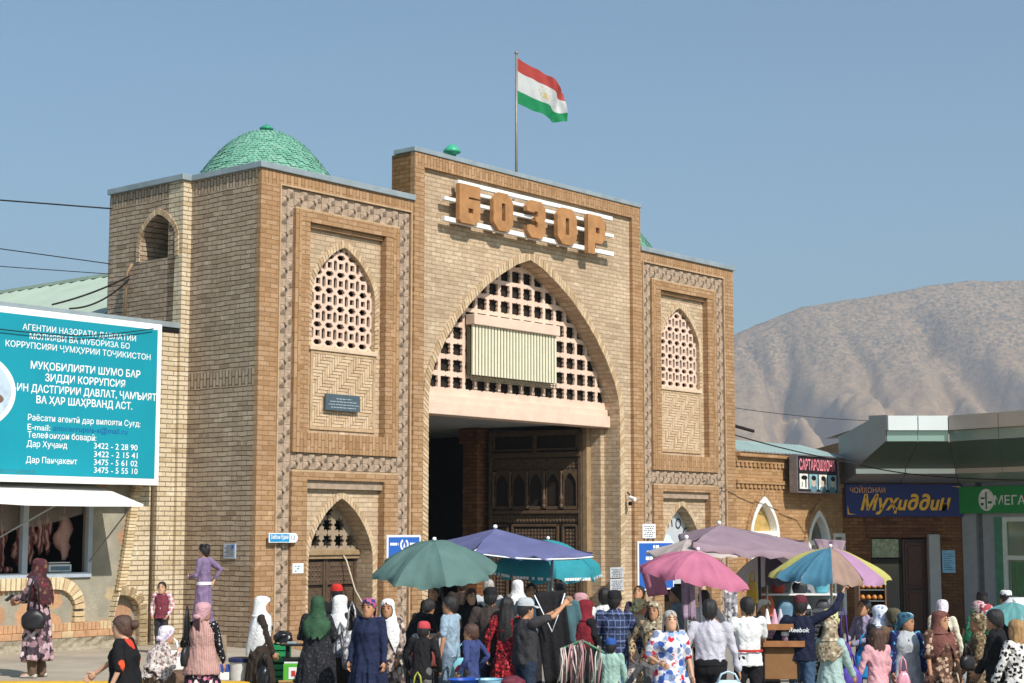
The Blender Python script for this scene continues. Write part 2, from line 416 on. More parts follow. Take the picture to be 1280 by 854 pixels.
def star_tiles(mb, x0, x1, z0, z1, y, tile, horiz):
    """carved relief: every tile is a pinwheel of eight facets standing out of the bed"""
    L = (x1-x0) if horiz else (z1-z0); k = max(1, round(L/tile)); st = L/k
    for i in range(k):
        if horiz: a0, a1, b0, b1 = x0+i*st, x0+(i+1)*st, z0, z1
        else: a0, a1, b0, b1 = x0, x1, z0+i*st, z0+(i+1)*st
        cx, cz = (a0+a1)/2, (b0+b1)/2; m = .012
        cs = [(a0+m, b0+m), (a1-m, b0+m), (a1-m, b1-m), (a0+m, b1-m)]
        hx, hz_ = (a1-a0)/2, (b1-b0)/2
        for ii in range(2):
            for jj in range(2):
                xa, za = a0+ii*hx+.004, b0+jj*hz_+.004; xb, zb = xa+hx-.008, za+hz_-.008
                dpt = .05 if (ii+jj) % 2 == 0 else -.0; ex_ = .0 if dpt else .5
                mid = ((xa+xb)/2, (za+zb)/2)
                P = [(xa, y-.012, za), (xb, y-.012, za), (xb, y-.012, zb), (xa, y-.012, zb)]
                ap = (mid[0], y-.012-dpt if dpt else y+.03, mid[1])
                mb.add(P+[ap], [(0, 1, 4), (1, 2, 4), (2, 3, 4), (3, 0, 4)], 0)
        r = .04; P = [(cx+r*math.cos(t*math.pi/4), y-.06, cz+r*math.sin(t*math.pi/4)) for t in range(8)]
        Q = [(cx+1.3*r*math.cos(t*math.pi/4), y-.004, cz+1.3*r*math.sin(t*math.pi/4)) for t in range(8)]
        mb.loft([Q, P], 0, False, True)
    return mb

def lattice(x, z, c, zb):
    """pierced plaster: square eyes, upright slots and lens shaped slots"""
    px, pz = .30, .335
    gx = (x-c)/px; gz_ = (z-zb)/pz
    def cell(ox, oz):
        dx = (gx+ox) % 1-.5; dz = (gz_+oz) % 1-.5; return dx*px, dz*pz
    dx, dz = cell(.5, 0)
    if abs(dx) < .052 and abs(dz) < .056: return False                       # eye
    dx, dz = cell(0, 0)
    if abs(dx) < .043 and abs(dz) < .112-abs(dx)*.7: return False          # upright slot
    dx, dz = cell(.5, .5)
    if abs(dz) < .052 and abs(dx) < .108-abs(dz)*1.0: return False          # lens
    return True

def wing(mirror):
    X = (lambda x: 15.92-x) if mirror else (lambda x: x)
    def R(x0, x1, z0, z1):
        a, b = X(x0), X(x1); return rect(min(a, b), max(a, b), z0, z1)
    def span(x0, x1): a, b = X(x0), X(x1); return min(a, b), max(a, b)
    fw = MB()
    # outer margin, three strips, top one of upright bricks
    fw.poly(R(0, .48, 0, 8.87), [], 0, .1, 0); fw.poly(R(3.96, 4.07, 0, 8.87), [], 0.003, .1, 0)
    fw.poly(R(0, 4.07, 8.87, TOPW), [], 0, .1, 1)
    # inner frames
    for (z0, z1, ra, rb) in ((3.96, 8.50, 4.33, 8.29), (-.3, 3.60, -.3, 3.46)):
        a, b = span(1.22, 3.25)
        if z0 > 0:
            fw.poly(R(.83, 1.0, z0, z1), [], -.03, .14, 1); fw.poly(R(3.46, 3.63, z0, z1), [], -.03, .14, 1)
            fw.poly(R(1.0, 3.46, rb, z1), [], -.03, .14, 0); fw.poly(R(1.0, 3.46, z0, ra), [], -.03, .14, 1)
            fw.poly(R(1.0, 1.22, ra, rb), [], -.02, .14, 0); fw.poly(R(3.25, 3.46, ra, rb), [], -.02, .14, 0)
        else:
            fw.poly(R(.83, 1.22, z0, z1), [], -.03, .14, 0); fw.poly(R(3.25, 3.63, z0, z1), [], -.03, .14, 0)
            fw.poly(R(1.22, 3.25, rb, z1), [], -.03, .14, 0)
    # stepped dark rebate at the head of each recess
    for zt in (8.29, 3.46):
        fw.poly(R(1.24, 3.23, zt-.085, zt-.003), [], .052, .14, 0)
    # thin raised lips round the frieze
    for (x0, x1, z0, z1) in ((.45, .48, 0, 8.9), (3.96, 3.985, 0, 8.9), (.48, 3.96, 8.875, 8.905), (.83, 3.63, 8.5, 8.53), (.83, 3.63, 3.6, 3.64)):
        fw.poly(R(x0, x1, z0, z1), [], -.03, 0, 2)
    fw.build("front_wall", [M_orange, M_orange_up, plain("worn_lip", '#b89c7a', .9, vary=.2, scale=6)], gate)
    fr = MB(); fr.poly(R(.48, 3.96, 0, 8.87), [R(1.0, 3.46, .2, 3.3), R(1.0, 3.46, 4.1, 8.3)], .035, .1)
    for x0, x1 in ((.49, .82), (3.64, 3.95)):
        a, b = span(x0, x1); star_tiles(fr, a, b, .05, 8.86, .034, .335, False)
    a, b = span(.83, 3.63); star_tiles(fr, a, b, 8.54, 8.86, .034, .33, True); star_tiles(fr, a, b, 3.65, 3.95, .034, .30, True)
    fr.build("relief_frieze", M_terra, gate)
    # recess infill with the window and the door arch
    c = X(2.25); hw = .84
    a, b = span(1.20, 3.27); inf = MB()
    inf.poly(rect(a, b, 4.31, 8.31), [arch_loop(c, hw, 5.98, 7.0, .95)], .135, .42, 0)
    inf.build("recess_wall", M_pale, gate)
    inf = MB(); dl = arch_loop(c, hw, -.3, 2.0, 1.13)
    inf.poly([(a, -.3), dl[0]]+dl[:1:-1]+[dl[1], (b, -.3), (b, 3.48), (a, 3.48)], [], .135, .75, 0)
    inf.build("recess_wall", M_pale, gate)
    bd = MB(); arch_band(bd, c, hw+.002, hw+.115, 7.0, .952, 1.10, 5.98, .112, .14); bd.build("window_voussoirs", [M_vous, M_joint, M_vous2], gate)
    bd = MB(); arch_band(bd, c, hw+.002, hw+.115, 2.0, 1.132, 1.27, -.3, .112, .14)
    bd.build("arch_voussoirs", [M_vous, M_joint, M_vous2], gate)
    gr = MB(); gr.mask(lambda x, z: in_arch(x, z, c, hw+.03, 5.9, 7.0, .98) and lattice(x, z, c, 6.08), c-hw-.04, c+hw+.04, 5.98, 8.02, .0125, .21, .27)
    gr.build("window_grille", M_plaster, gate)
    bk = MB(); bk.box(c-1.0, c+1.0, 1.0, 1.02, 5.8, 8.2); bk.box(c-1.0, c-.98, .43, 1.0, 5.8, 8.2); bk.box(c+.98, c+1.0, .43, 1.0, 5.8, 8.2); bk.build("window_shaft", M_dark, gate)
    sl = MB(); sl.bbox(c-hw-.06, c+hw+.06, .075, .28, 5.90, 5.985, .012); sl.build("window_sill", M_plaster2, gate)
    # herringbone panel under the window
    hb = MB(); x0, x1, z0, z1 = c-.80, c+.80, 4.47, 5.84
    hb.poly(rect(x0, x1, z0, z1), [], .132, .14, 1)
    for q in (0, 1, 2, 3):
        fx = [(x0-.06, x1+.06, z0-.06, z0), (x0-.06, x1+.06, z1, z1+.05), (x0-.06, x0, z0, z1), (x1, x1+.06, z0, z1)][q]
        hb.box(fx[0], fx[1], .105, .14, fx[2], fx[3], 3)
    L, W, gp = .25, .0625, .012
    def clip(bx0, bx1, bz0, bz1):
        bx0, bx1, bz0, bz1 = max(bx0, x0), min(bx1, x1), max(bz0, z0), min(bz1, z1)
        if bx1-bx0 > .02 and bz1-bz0 > .02:
            hb.box(bx0+gp/2, bx1-gp/2, .112+random.uniform(-.004, .004), .14, bz0+gp/2, bz1-gp/2, random.choice((0, 0, 2)))
    for i in range(-40, 60):
        for j in range(-14, 16):
            bx, bz = x0+i*W+j*L*1.0, z0+i*W-j*L
            clip(bx, bx+L, bz, bz+W); clip(bx+L, bx+L+W, bz+W-L+0, bz+W)
    hb.build("herringbone_panel", [plain("dusty_brick", '#cdb393', .9, vary=.15, scale=10, bump=.3), plain("dusty_joint", '#a28a6e', .95), plain("dusty_brick_dark", '#c2a685', .9, vary=.15, scale=10, bump=.3), MATS["worn_lip"]], gate)
    return c, hw
cL, hwL = wing(False); cR, hwR = wing(True)

# wing doorway on the left: fanlight, lintel and carved leaf
dz = MB(); dz.mask(lambda x, z: in_arch(x, z, cL, hwL+.02, 1.9, 2.0, 1.14) and not any((x-cL-sx)**2+(z-sz)**2 < (.118+.022*math.cos(8*math.atan2(z-sz, x-cL-sx)))**2 for sx, sz in ((-.62, 2.33), (-.31, 2.33), (0, 2.33), (.31, 2.33), (.62, 2.33), (-.31, 2.63), (0, 2.63), (.31, 2.63), (0, 2.91))),
             cL-.86, cL+.86, 2.16, 3.12, .0125, .50, .56)
dz.build("fanlight_grille", plain("shade_toned_gypsum", '#9c8a74', .9, vary=.25, scale=6), gate)  # darker than the other grilles: the arch's shade is put into the colour
dl = MB(); dl.bbox(cL-.9, cL+.9, .44, .64, 2.06, 2.16, .012); dl.bbox(cL-.9, cL+.9, .48, .64, 1.99, 2.06, .008); dl.build("door_lintel", M_woodl, gate)
def carved_leaf(mb, x0, x1, z0, z1, y, rows, mi=0, mi2=1):
    """door leaf: stiles, rails, raised fields and chip carving"""
    mb.box(x0, x1, y+.02, y+.07, z0, z1, mi2)
    zt = z0
    for (h, kind) in rows:
        za, zb = zt+.03, min(z1, zt+h)-.03; zt += h
        if kind == 'carve':
            mb.bbox(x0+.06, x1-.06, y-.012, y+.03, za, zb, .01, mi)
            nx = max(2, round((x1-x0-.2)/.09)); nz = max(1, round((zb-za-.08)/.09))
            for i in range(nx):
                for j in range(nz):
                    cx = x0+.1+(i+.5)*(x1-x0-.2)/nx; cz = za+.04+(j+.5)*(zb-za-.08)/nz; r = .036
                    mb.add([(cx-r, y-.012, cz), (cx, y-.012, cz-r), (cx+r, y-.012, cz), (cx, y-.012, cz+r), (cx, y-.04, cz)], [(0, 1, 4), (1, 2, 4), (2, 3, 4), (3, 0, 4)], mi)
        elif kind == 'field':
            mb.bbox(x0+.07, x1-.07, y-.005, y+.03, za, zb, .012, mi); mb.bbox(x0+.14, x1-.14, y-.03, y, za+.07, zb-.07, .02, mi)
    mb.box(x0, x0+.055, y-.02, y+.06, z0, z1, mi); mb.box(x1-.055, x1, y-.02, y+.06, z0, z1, mi)
ld = MB(); carved_leaf(ld, cL-.82, cL-.0, 0, 1.98, .56, [(.5, 'field'), (.22, 'carve'), (.75, 'field'), (.5, 'carve')])
o = ld.build("door_leaf", [M_wood, M_woodd], gate)
ld = MB(); carved_leaf(ld, cL+.01, cL+.82, 0, 1.98, .56, [(.5, 'field'), (.22, 'carve'), (.75, 'field'), (.5, 'carve')])
ld.build("door_leaf", [M_wood, M_woodd], gate)
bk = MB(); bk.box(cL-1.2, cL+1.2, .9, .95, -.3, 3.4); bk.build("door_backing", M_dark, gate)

# right doorway: arched board with lettering over the passage
sb = MB(); sb.mask(lambda x, z: in_arch(x, z, cR, hwR+.02, 1.2, 2.0, 1.14), cR-.86, cR+.86, 1.25, 3.12, .0125, .42, .44, 0)
rb = sb.build("arched_shop_sign", [plain("sign_grey_board", '#b9bec2', .5, vary=.06)], gate)
rb.parent = None; rb.matrix_world = Matrix.Translation(P0) @ Matrix.Rotation(ANG, 4, 'Z')
tag(rb, "pale grey arched shop board with dark ring letters filling the right doorway's head", "sign")
M_ink = plain("dark_ink", '#1d2736', .6, vary=.05)
M_skyb = plain("sign_white_blue", '#cfe6ee', .5, vary=.08)
tl = MB()
def ring_text(ch, a, r, h):
    vs, fs = text_mesh(ch, h=h, bold=.012); ca, sa = math.cos(a), math.sin(a)
    cx, cz = cR+math.sin(a)*r*.86, 1.75+math.cos(a)*r
    tl.add([(cx+p.x*ca+(p.z-h/2)*sa, .412, cz-p.x*sa+(p.z-h/2)*ca) for p in vs], fs)
for ch, a in zip("САЛОС", (-.98, -.55, -.12, .31, .74)): ring_text(ch, a, 1.0, .26)
add_text(tl, "ва газворӣ", cR-.28, .402, 1.66, h=.16, w=1.0)
tl.build("lettering", M_ink, rb)
lp = MB(); lp.poly([(cR-.8, 1.5), (cR+.25, 1.5), (cR+.2, 2.0), (cR-.1, 2.4), (cR-.45, 2.5), (cR-.8, 2.3)], [], .406, .418); lp.build("white_field", M_skyb, rb)
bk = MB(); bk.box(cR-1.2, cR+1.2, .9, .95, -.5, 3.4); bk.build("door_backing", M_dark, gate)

# ---- central block
mw = MB()
mw.poly(rect(UM0, UM0+.30, -.4, TOPM-.28), [], -.02, .1, 0); mw.poly(rect(UM1-.33, UM1, -.5, TOPM-.28), [], -.02, .1, 0)
mw.poly(rect(UM0, UM1, TOPM-.28, TOPM), [], -.02, .1, 1)
mw.build("front_wall", [M_orange, M_orange_up], gate)
CM, HWM, ZSM, RM = 7.82, 3.24, 5.18, 3.22
inf = MB(); ml = arch_loop(CM, HWM, -.4, ZSM, RM)
inf.poly([(UM0+.28, -.4), ml[0]]+ml[:1:-1]+[ml[1], (UM1-.31, -.4), (UM1-.31, TOPM-.26), (UM0+.28, TOPM-.26)], [], .07, .52, 0)
inf.build("spandrel_wall", M_pale, gate)
bd = MB(); arch_band(bd, CM, HWM+.003, HWM+.17, ZSM, RM+.004, RM+.2, -.4, .04, .08, pitch=.09); bd.build("arch_voussoirs", [M_vous, M_joint, M_vous2], gate)
# pierced screen of cogged square openings
PX, PZ = .384, .352
def screen(x, z):
    if not in_arch(x, z, CM, HWM+.03, 5.3, ZSM, RM+.02): return False
    if z < 5.40: return True
    dx = ((x-CM)/PX+.5) % 1-.5; dz = ((z-5.42)/PZ) % 1-.5
    dx *= PX; dz *= PZ
    if abs(dx) < .142 and abs(dz) < .124: return False
    if abs(dx) < .03 and abs(dz) < .14: return False
    if abs(dz) < .03 and abs(dx) < .155: return False
    if .07 < abs(dz) < .1 and abs(dx) < .150: return False
    return True
sc_ = MB(); sc_.mask(screen, CM-HWM-.04, CM+HWM+.04, 5.3, ZSM+RM+.03, .018, .45, .51); sc_.build("pierced_screen", M_plaster, gate)
bm_ = MB(); bm_.bbox(CM-HWM, CM+HWM-.02, .30, .75, 4.90, 5.16, .015); bm_.bbox(CM-HWM, CM+HWM-.04, .36, .75, 5.163, 5.31, .012); bm_.build("lintel_beam", M_plaster, gate)
# slatted blind box fixed on the screen
bl = MB(); b0, b1 = 6.12, 8.98
bl.bbox(b0-.02, b1+.02, .16, .41, 6.84, 7.06, .015, 0)
ns = 28
for i in range(ns):
    x = b0+(i+.5)*(b1-b0)/ns; w = (b1-b0)/ns
    bl.box(x-w*.5, x+w*.12, .225, .262, 5.78, 6.85, 1)
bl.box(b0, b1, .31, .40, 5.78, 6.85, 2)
for i in range(ns+1): bl.tube([(b0+i*(b1-b0)/ns, .27, 5.66), (b0+i*(b1-b0)/ns, .27, 5.80)], .012, 5, 2)
for z in (5.665, 5.73): bl.tube([(b0, .27, z), (b1, .27, z)], .012, 5, 2)
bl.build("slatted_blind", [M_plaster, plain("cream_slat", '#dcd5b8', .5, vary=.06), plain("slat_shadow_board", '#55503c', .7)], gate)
# passage behind the arch
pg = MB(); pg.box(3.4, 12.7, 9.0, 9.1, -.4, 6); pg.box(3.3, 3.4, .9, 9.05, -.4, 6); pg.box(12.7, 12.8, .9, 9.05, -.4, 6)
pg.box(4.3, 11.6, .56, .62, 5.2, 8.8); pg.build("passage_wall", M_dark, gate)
M_ceil = plain("grey_ceiling", '#9a9fa2', .8, vary=.15, scale=2)
cl = MB(); cl.box(3.4, 12.7, .76, 9.0, 4.98, 5.1); cl.build("passage_ceiling", M_ceil, gate)
pc = MB(); pc.box(10.0, 10.45, 3.5, 3.95, -.4, 4.97); pc.box(9.94, 10.51, 3.44, 4.01, 4.6, 4.965); pc.build("passage_column", M_brown, gate)
# inner jambs
for s_ in (-1, 1):
    x_in = CM+s_*(HWM-.14); x_out = CM+s_*(HWM+.3)
    jm = MB(); jm.box(min(x_in, x_out), max(x_in, x_out), .5, .92, -.4, 4.95); jm.build("inner_jamb", M_pale, gate)
    df = MB(); xf = CM+s_*(HWM-.30); df.bbox(min(xf, x_in), max(xf, x_in), .78, .98, -.4, 4.92, .01); df.build("door_frame", M_woodl, gate)
# carved leaves of the main gate, folded back into the passage
def gate_leaf(end, yaw):
    W, H_ = 2.45, 4.88
    mb = MB(); mb.box(0, W, .0, .07, -.3, H_, 1)
    def fr(x0, x1, z0, z1, t=.06, d=.05):
        for a in ((x0, x1, z0, z0+t), (x0, x1, z1-t, z1), (x0, x0+t, z0, z1), (x1-t, x1, z0, z1)): mb.bbox(a[0], a[1], -d, .01, a[2], a[3], .012, 0)
    def chips(x0, x1, z0, z1, s=.085, d=.03):
        mb.box(x0, x1, -.012, .004, z0, z1, 0)
        nx, nz = max(1, round((x1-x0)/s)), max(1, round((z1-z0)/s))
        for i in range(nx):
            for j in range(nz):
                cx, cz = x0+(i+.5)*(x1-x0)/nx, z0+(j+.5)*(z1-z0)/nz; r = s*.42
                rr = r*random.uniform(.75, 1.05)
                mb.add([(cx-rr, -.012, cz), (cx, -.012, cz-rr), (cx+rr, -.012, cz), (cx, -.012, cz+rr), (cx, -.012-d, cz)], [(0, 1, 4), (1, 2, 4), (2, 3, 4), (3, 0, 4)], 0)
    fr(0, W, -.3, H_, .09, .06)
    fr(.1, W-.1, 4.4, 4.8, .05); mb.bbox(W/2-.05, W/2+.05, -.06, 0, 4.25, 4.85, .01, 0)
    mb.bbox(0, W, -.09, 0, 4.24, 4.36, .02, 0)
    nb = 5; bw = (W-.2)/nb
    chips(.1, W-.1, 3.96, 4.22)
    for i in range(nb):                                                   # arcade of little columns
        x0 = .1+i*bw
        mb.lathe([(.035, 0), (.05, .05), (.03, .1), (.055, .22), (.03, .34), (.028, .75), (.05, .82), (.05, .87)], 10, (x0+.03, -.06, 3.05), 0)
        lp = arch_loop(x0+bw/2+.02, bw*.36, 3.1, 3.6, .26)
        mb.poly(rect(x0+.08, x0+bw-.01, 3.02, 3.95), [lp], -.045, 0, 0)
    mb.bbox(.05, W-.05, -.075, 0, 2.92, 3.0, .015, 0)
    chips(.1, W-.1, 2.72, 2.9)
    for xa, xb in ((.1, .52), (W-.52, W-.1)): fr(xa, xb, .1, 2.68); chips(xa+.08, xb-.08, .2, 2.58)
    for za, zb in ((1.9, 2.68), (1.0, 1.82), (.1, .92)): fr(.6, W-.6, za, zb); chips(.68, W-.68, za+.1, zb-.1)
    o = mb.build("gate_leaf", [M_wood, M_woodd], gate)
    o.location = (end[0], end[1], 0); o.rotation_euler = (0, 0, yaw)
    return o
# the right leaf is folded back beyond square; its far end lies deeper in the passage
gate_leaf((CM+HWM-.32-2.45*math.cos(rad(78)), .9+2.45*math.sin(rad(78))), rad(282))
YE = 4.25
# coping
def coping(mb, x0, x1, y0, y1, z, t=.12, ov=.05): mb.bbox(x0-ov, x1+ov, y0-ov, y1+ov, z+.004, z+t, .012)
cpg = MB(); coping(cpg, 0, UM0-.03, 0, .45, TOPW); cpg.bbox(-.05, .4, .5, 1.96, TOPW+.004, TOPW+.12, .012); cpg.bbox(-.26, .2, 1.93, YE+.03, TOPW+.004, TOPW+.12, .012)
coping(cpg, UM1+.06, UR, 0, .45, TOPW); cpg.bbox(UR-.4, UR+.05, .5, 6, TOPW+.004, TOPW+.12, .012)
coping(cpg, UM0+.02, UM1-.02, 0, .5, TOPM, .1, .05)
cpg.build("coping", M_zinc, gate)
# body: side walls, roofs, parapet returns of the central block
sdw = MB()
sdw.box(.002, .35, .1, 1.97, 0, 5.15, 0); sdw.box(.002, .35, .1, 1.97, 5.15, 5.45, 1); sdw.box(.002, .35, .1, 1.97, 5.45, 8.86, 0); sdw.box(.002, .35, .1, 1.97, 8.86, TOPW, 1)
sdw.build("side_wall", [M_side, M_side_up], gate)
sdw = MB(); sdw.box(-.2, .3, 1.972, 2.4, 0, TOPW, 1)
sdw.build("side_pilaster", [M_side, M_cream], gate)
# wall with the pointed niche high up
nl = arch_loop(2.72, .53, 7.69, 8.10, .46)
nm = MB(); nm.poly(rect(2.4, YE, 0, 8.86), [nl], 0, .9, 0); nm.poly(rect(2.4, YE, 8.86, TOPW), [], 0, .3, 1)
o = nm.build("side_wall", [M_side, M_side_up], gate)
R_ = Matrix(((0, 1, 0, -.2), (-1, 0, 0, 0), (0, 0, 1, 0), (0, 0, 0, 1)))   # plate x -> gate -y direction
for v in o.data.vertices:
    x, y, z = v.co; v.co = (-.2+y, x, z)
o.data.flip_normals()
bdn = MB(); arch_band(bdn, 2.72, .535, .64, 8.10, .465, .59, 7.69, -.02, .02, pitch=.09)
o = bdn.build("niche_voussoirs", [M_vous2, M_joint, M_vous], gate)
for v in o.data.vertices:
    x, y, z = v.co; v.co = (-.2+y, x, z)
o.data.flip_normals()
nk = MB(); nk.box(.68, .72, 2.1, 3.4, 7.6, 8.7); nk.build("niche_back", M_side, gate)
rf = MB(); rf.box(.3, UM0+.1, .3, YE, 8.95, 9.05); rf.box(UM1-.1, UR-.1, .3, 6, 8.95, 9.05); rf.box(UM0+.1, UM1-.1, .45, 6, 8.9, 9.0)
rf.box(-.15, UM0, YE, YE+.08, 0, 9.1); rf.box(12.9, UR-.05, 6.0, 6.1, -.5, 9.1); rf.box(UM0, UM1, 9.1, 9.2, -.4, 8.9); rf.box(UM0, UM1, 6, 9.2, 8.8, 8.9)
rf.build("roof", M_zinc, gate)
rs = MB(); rs.box(UM0, UM0+.3, .1, .62, TOPW-.3, TOPM-.003); rs.box(UM1-.3, UM1, .1, .62, TOPW-.3, TOPM-.003); rs.box(UM0+.3, UM1-.3, .1, .45, 8.6, TOPM-.003)
rs.build("parapet_return", brick("brown_parapet", ['#8d6842', '#9c744a', '#a88055', '#7b5937'], '#6b4e33', bump=.8), gate)
rwl = MB(); rwl.box(UR-.35, UR-.002, .1, 6.1, -.5, TOPW); rwl.build("side_wall", [M_side], gate)

# domes with scale tiles
def tile_mat():
    t = NT("turquoise_scale_tile"); v = t.obj()
    n1 = t.ramp(t.noise(v, 7, 5, .7), [(.25, lin('#4f8b75')), (.5, lin('#6ca38b')), (.78, lin('#94bba6'))])
    t.base(n1); t.b.inputs["Roughness"].default_value = .75; t.bump(t.noise(v, 30, 3), .25, .01); return t.m
M_tile = tile_mat()
M_green = plain("green_finial", '#2f8f6c', .35, vary=.15)
def dome(name_c, r, zb, h):
    e = MB(); rows = 22
    def prof(t): return r*max(0, 1-t)**.47*(1-.03*t), h*t
    base = [(prof(i/30)[0]*.985, prof(i/30)[1]) for i in range(30)]
    e.lathe([(r*1.0, -.8)]+base, 48, (name_c[0], name_c[1], zb))
    for i in range(rows):
        t0 = i/rows*.97; t1 = (i+1.35)/rows*.97
        r0, z0 = prof(t0); r1, z1 = prof(min(t1, 1)); n_ = max(8, round(2*math.pi*r0/.095))
        for k in range(n_):
            a = 2*math.pi*(k+(i % 2)*.5)/n_; hw = math.pi/n_*.98; j = random.uniform(.99, 1.014)
            q = lambda rr, da, z: (name_c[0]+rr*math.cos(a+da), name_c[1]+rr*math.sin(a+da), zb+z)
            ro = r0*1.006*j+.006
            e.add([q(r1, -hw, z1), q(r1, hw, z1), q(ro, hw, (z0+z1)/2-.02), q(ro*1.003, hw*.6, z0), q(ro*1.003, -hw*.6, z0), q(ro, -hw, (z0+z1)/2-.02)], [(0, 5, 4, 3, 2, 1)], 0)
    return e
for c_, r_, zb, h_ in (((2.31, 2.5), 1.42, 9.50, 1.13), ((13.61, 2.5), 1.42, 9.50, 1.13)):
    d = dome(c_, r_, zb, h_).build("dome", M_tile, gate)
    fn = MB(); fn.lathe([(.05, -.04), (.06, .03), (.14, .05), (.145, .08), (.09, .12), (.03, .15), (.01, .17)], 20, (c_[0], c_[1], zb+h_-.02)); fo = fn.build("finial", M_green, d, True)
dr = MB(); dr.lathe([(.09, -.6), (.09, -.06), (.19, -.02), (.2, .02), (.13, .10), (.04, .17), (.01, .19)], 20, (*[fac(565, 186, 1.6)[0]], 1.6, fac(565, 190, 1.6)[1])); dr.build("finial", plain("finial_turquoise", '#43a884', .35, vary=.1), gate, True)
# ================================================================== butcher's shop on the left of the gate
shop = empty("butcher_shop", P0, ANG, "grey rendered butcher shop with a wide window beside the gate's left wing", "shop")
def stonewall():
    t = NT("render_with_stones"); v = t.obj()
    a = t.ramp(t.noise(v, 3, 5), [(.3, lin('#8b8676')), (.7, lin('#a29b89'))])
    sx = t.n("ShaderNodeSeparateXYZ"); t.l(v, sx.inputs[0]); cb = t.n("ShaderNodeCombineXYZ"); t.l(sx.outputs[0], cb.inputs[0]); t.l(sx.outputs[2], cb.inputs[1])
    nz = t.n("ShaderNodeTexNoise"); nz.inputs["Scale"].default_value = 6; t.l(v, nz.inputs["Vector"])
    ad = t.n("ShaderNodeMix", data_type='VECTOR'); ad.inputs[0].default_value = .12; t.l(cb.outputs[0], ad.inputs[4]); t.l(nz.outputs["Color"], ad.inputs[5])
    vo = t.n("ShaderNodeTexVoronoi"); vo.inputs["Scale"].default_value = 2.1; vo.inputs["Randomness"].default_value = .8; t.l(ad.outputs[1], vo.inputs["Vector"])
    pick = t.n("ShaderNodeSeparateColor"); t.l(vo.outputs["Color"], pick.inputs[0])
    col = t.ramp(pick.outputs[0], [(0, lin('#b98a66')), (.35, lin('#c9986e')), (.6, lin('#c2ad86')), (.8, lin('#aaa38f'))], 'CONSTANT')
    msk = t.ramp(vo.outputs["Distance"], [(.33, 1.0), (.40, 0.0)])
    t.base(t.mix(t.math('MULTIPLY', msk, .85), a, t.mix(.5, col, t.ramp(t.noise(v, 22, 4), [(.3, .5), (.7, 1.0)]), 'MULTIPLY')))
    t.b.inputs["Roughness"].default_value = .95; t.bump(t.noise(v, 25, 5), .5, .02); return t.m
M_stone = stonewall()
M_frame = plain("pale_blue_frame", '#a9b3bd', .4, vary=.08)
M_block = plain("cream_block", '#d9c5a0', .9, vary=.15, scale=11, bump=.3)
M_block2 = plain("cream_block_worn", '#c8af89', .9, vary=.15, scale=11, bump=.3)
M_obrick = plain("orange_plinth_brick", '#bd936f', .9, vary=.2, scale=9, bump=.3)
M_rubble = plain("rubble_footing", '#9b917d', .95, vary=.3, scale=14, bump=1.0, bscale=18)
YW = 2.3
w = MB()
w.poly(rect(-14, -.5, .3, 6.25), [rect(-13, -7.2, 1.74, 3.3), rect(-6.6, -1.86, 1.74, 3.3)], YW, YW+.22)
w.build("wall", M_stone, shop)
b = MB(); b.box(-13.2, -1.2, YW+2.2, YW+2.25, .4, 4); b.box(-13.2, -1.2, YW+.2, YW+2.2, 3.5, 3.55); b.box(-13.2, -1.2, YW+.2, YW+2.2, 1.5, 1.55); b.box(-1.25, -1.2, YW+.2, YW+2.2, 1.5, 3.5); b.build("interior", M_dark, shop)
r_ = MB(); r_.box(-14, -.6, YW+.05, YW+4, 6.253, 6.33); r_.box(-14.1, -.15, YW-.32, YW+.3, 6.30, 6.40); r_.build("roof", M_zinc, shop)
# flaring pier of cream bricks, with the narrow pier and the gutter pipe beside it
pr = MB(); edge = [(-1.52, .45), (-1.44, .9), (-1.33, 1.4), (-1.22, 2.0), (-1.13, 2.6), (-1.05, 3.15), (-.98, 3.35)]
arch2 = [(-.86, .45), (-.86, 1.0), (-.90, 1.18), (-1.0, 1.30), (-1.14, 1.36), (-1.30, 1.37)]
pr.poly([(-.62, .45), (-.62, 3.5), (-.98, 3.5)]+edge[:0:-1]+[(-1.33, 1.41)][:0]+arch2[::-1], [], YW-.16, YW+.02)
pr.build("brick_pier", M_cream, shop)
ej = MB(); 
for i in range(34):
    z = 1.45+i*.085*.7; q = (z-.45)/2.9
    if z > 3.35: break
    for k in range(len(edge)-1):
        if edge[k][1] <= z <= edge[k+1][1]:
            t_ = (z-edge[k][1])/(edge[k+1][1]-edge[k][1]); x = edge[k][0]+(edge[k+1][0]-edge[k][0])*t_
    ej.bbox(x-.03, x+.13, YW-.185, YW-.1, z, z+.05, .008, random.choice((0, 1)))
for k in range(len(arch2)-1):                                           # little arch at the foot of the pier
    a, c = arch2[k], arch2[k+1]; n_ = max(1, round(math.dist(a, c)/.075)); dx, dz_ = c[0]-a[0], c[1]-a[1]; L = math.dist(a, c); nx, nz = -dz_/L, dx/L
    for i in range(n_):
        p = (a[0]+dx*(i+.08)/n_, a[1]+dz_*(i+.08)/n_); q = (a[0]+dx*(i+.92)/n_, a[1]+dz_*(i+.92)/n_); e_ = .17
        sgn = 1 if nx*(-1.2-a[0])+nz*(.8-a[1]) < 0 else -1
        ej.add([(P_[0], y, P_[1]) for y in (YW-.2, YW-.1) for P_ in (p, q, (q[0]+nx*e_*sgn, q[1]+nz*e_*sgn), (p[0]+nx*e_*sgn, p[1]+nz*e_*sgn))],
               [(0, 1, 2, 3), (3, 2, 1, 0), (0, 4, 5, 1), (1, 5, 6, 2), (2, 6, 7, 3), (3, 7, 4, 0)][::1], random.choice((0, 1)))
ej.build("quoin_bricks", [M_block, M_block2], shop)
nb = MB(); nb.box(-.60, -.205, 2.04, YW+.2, .4, 6.22); nb.build("narrow_pier", M_cream, shop)
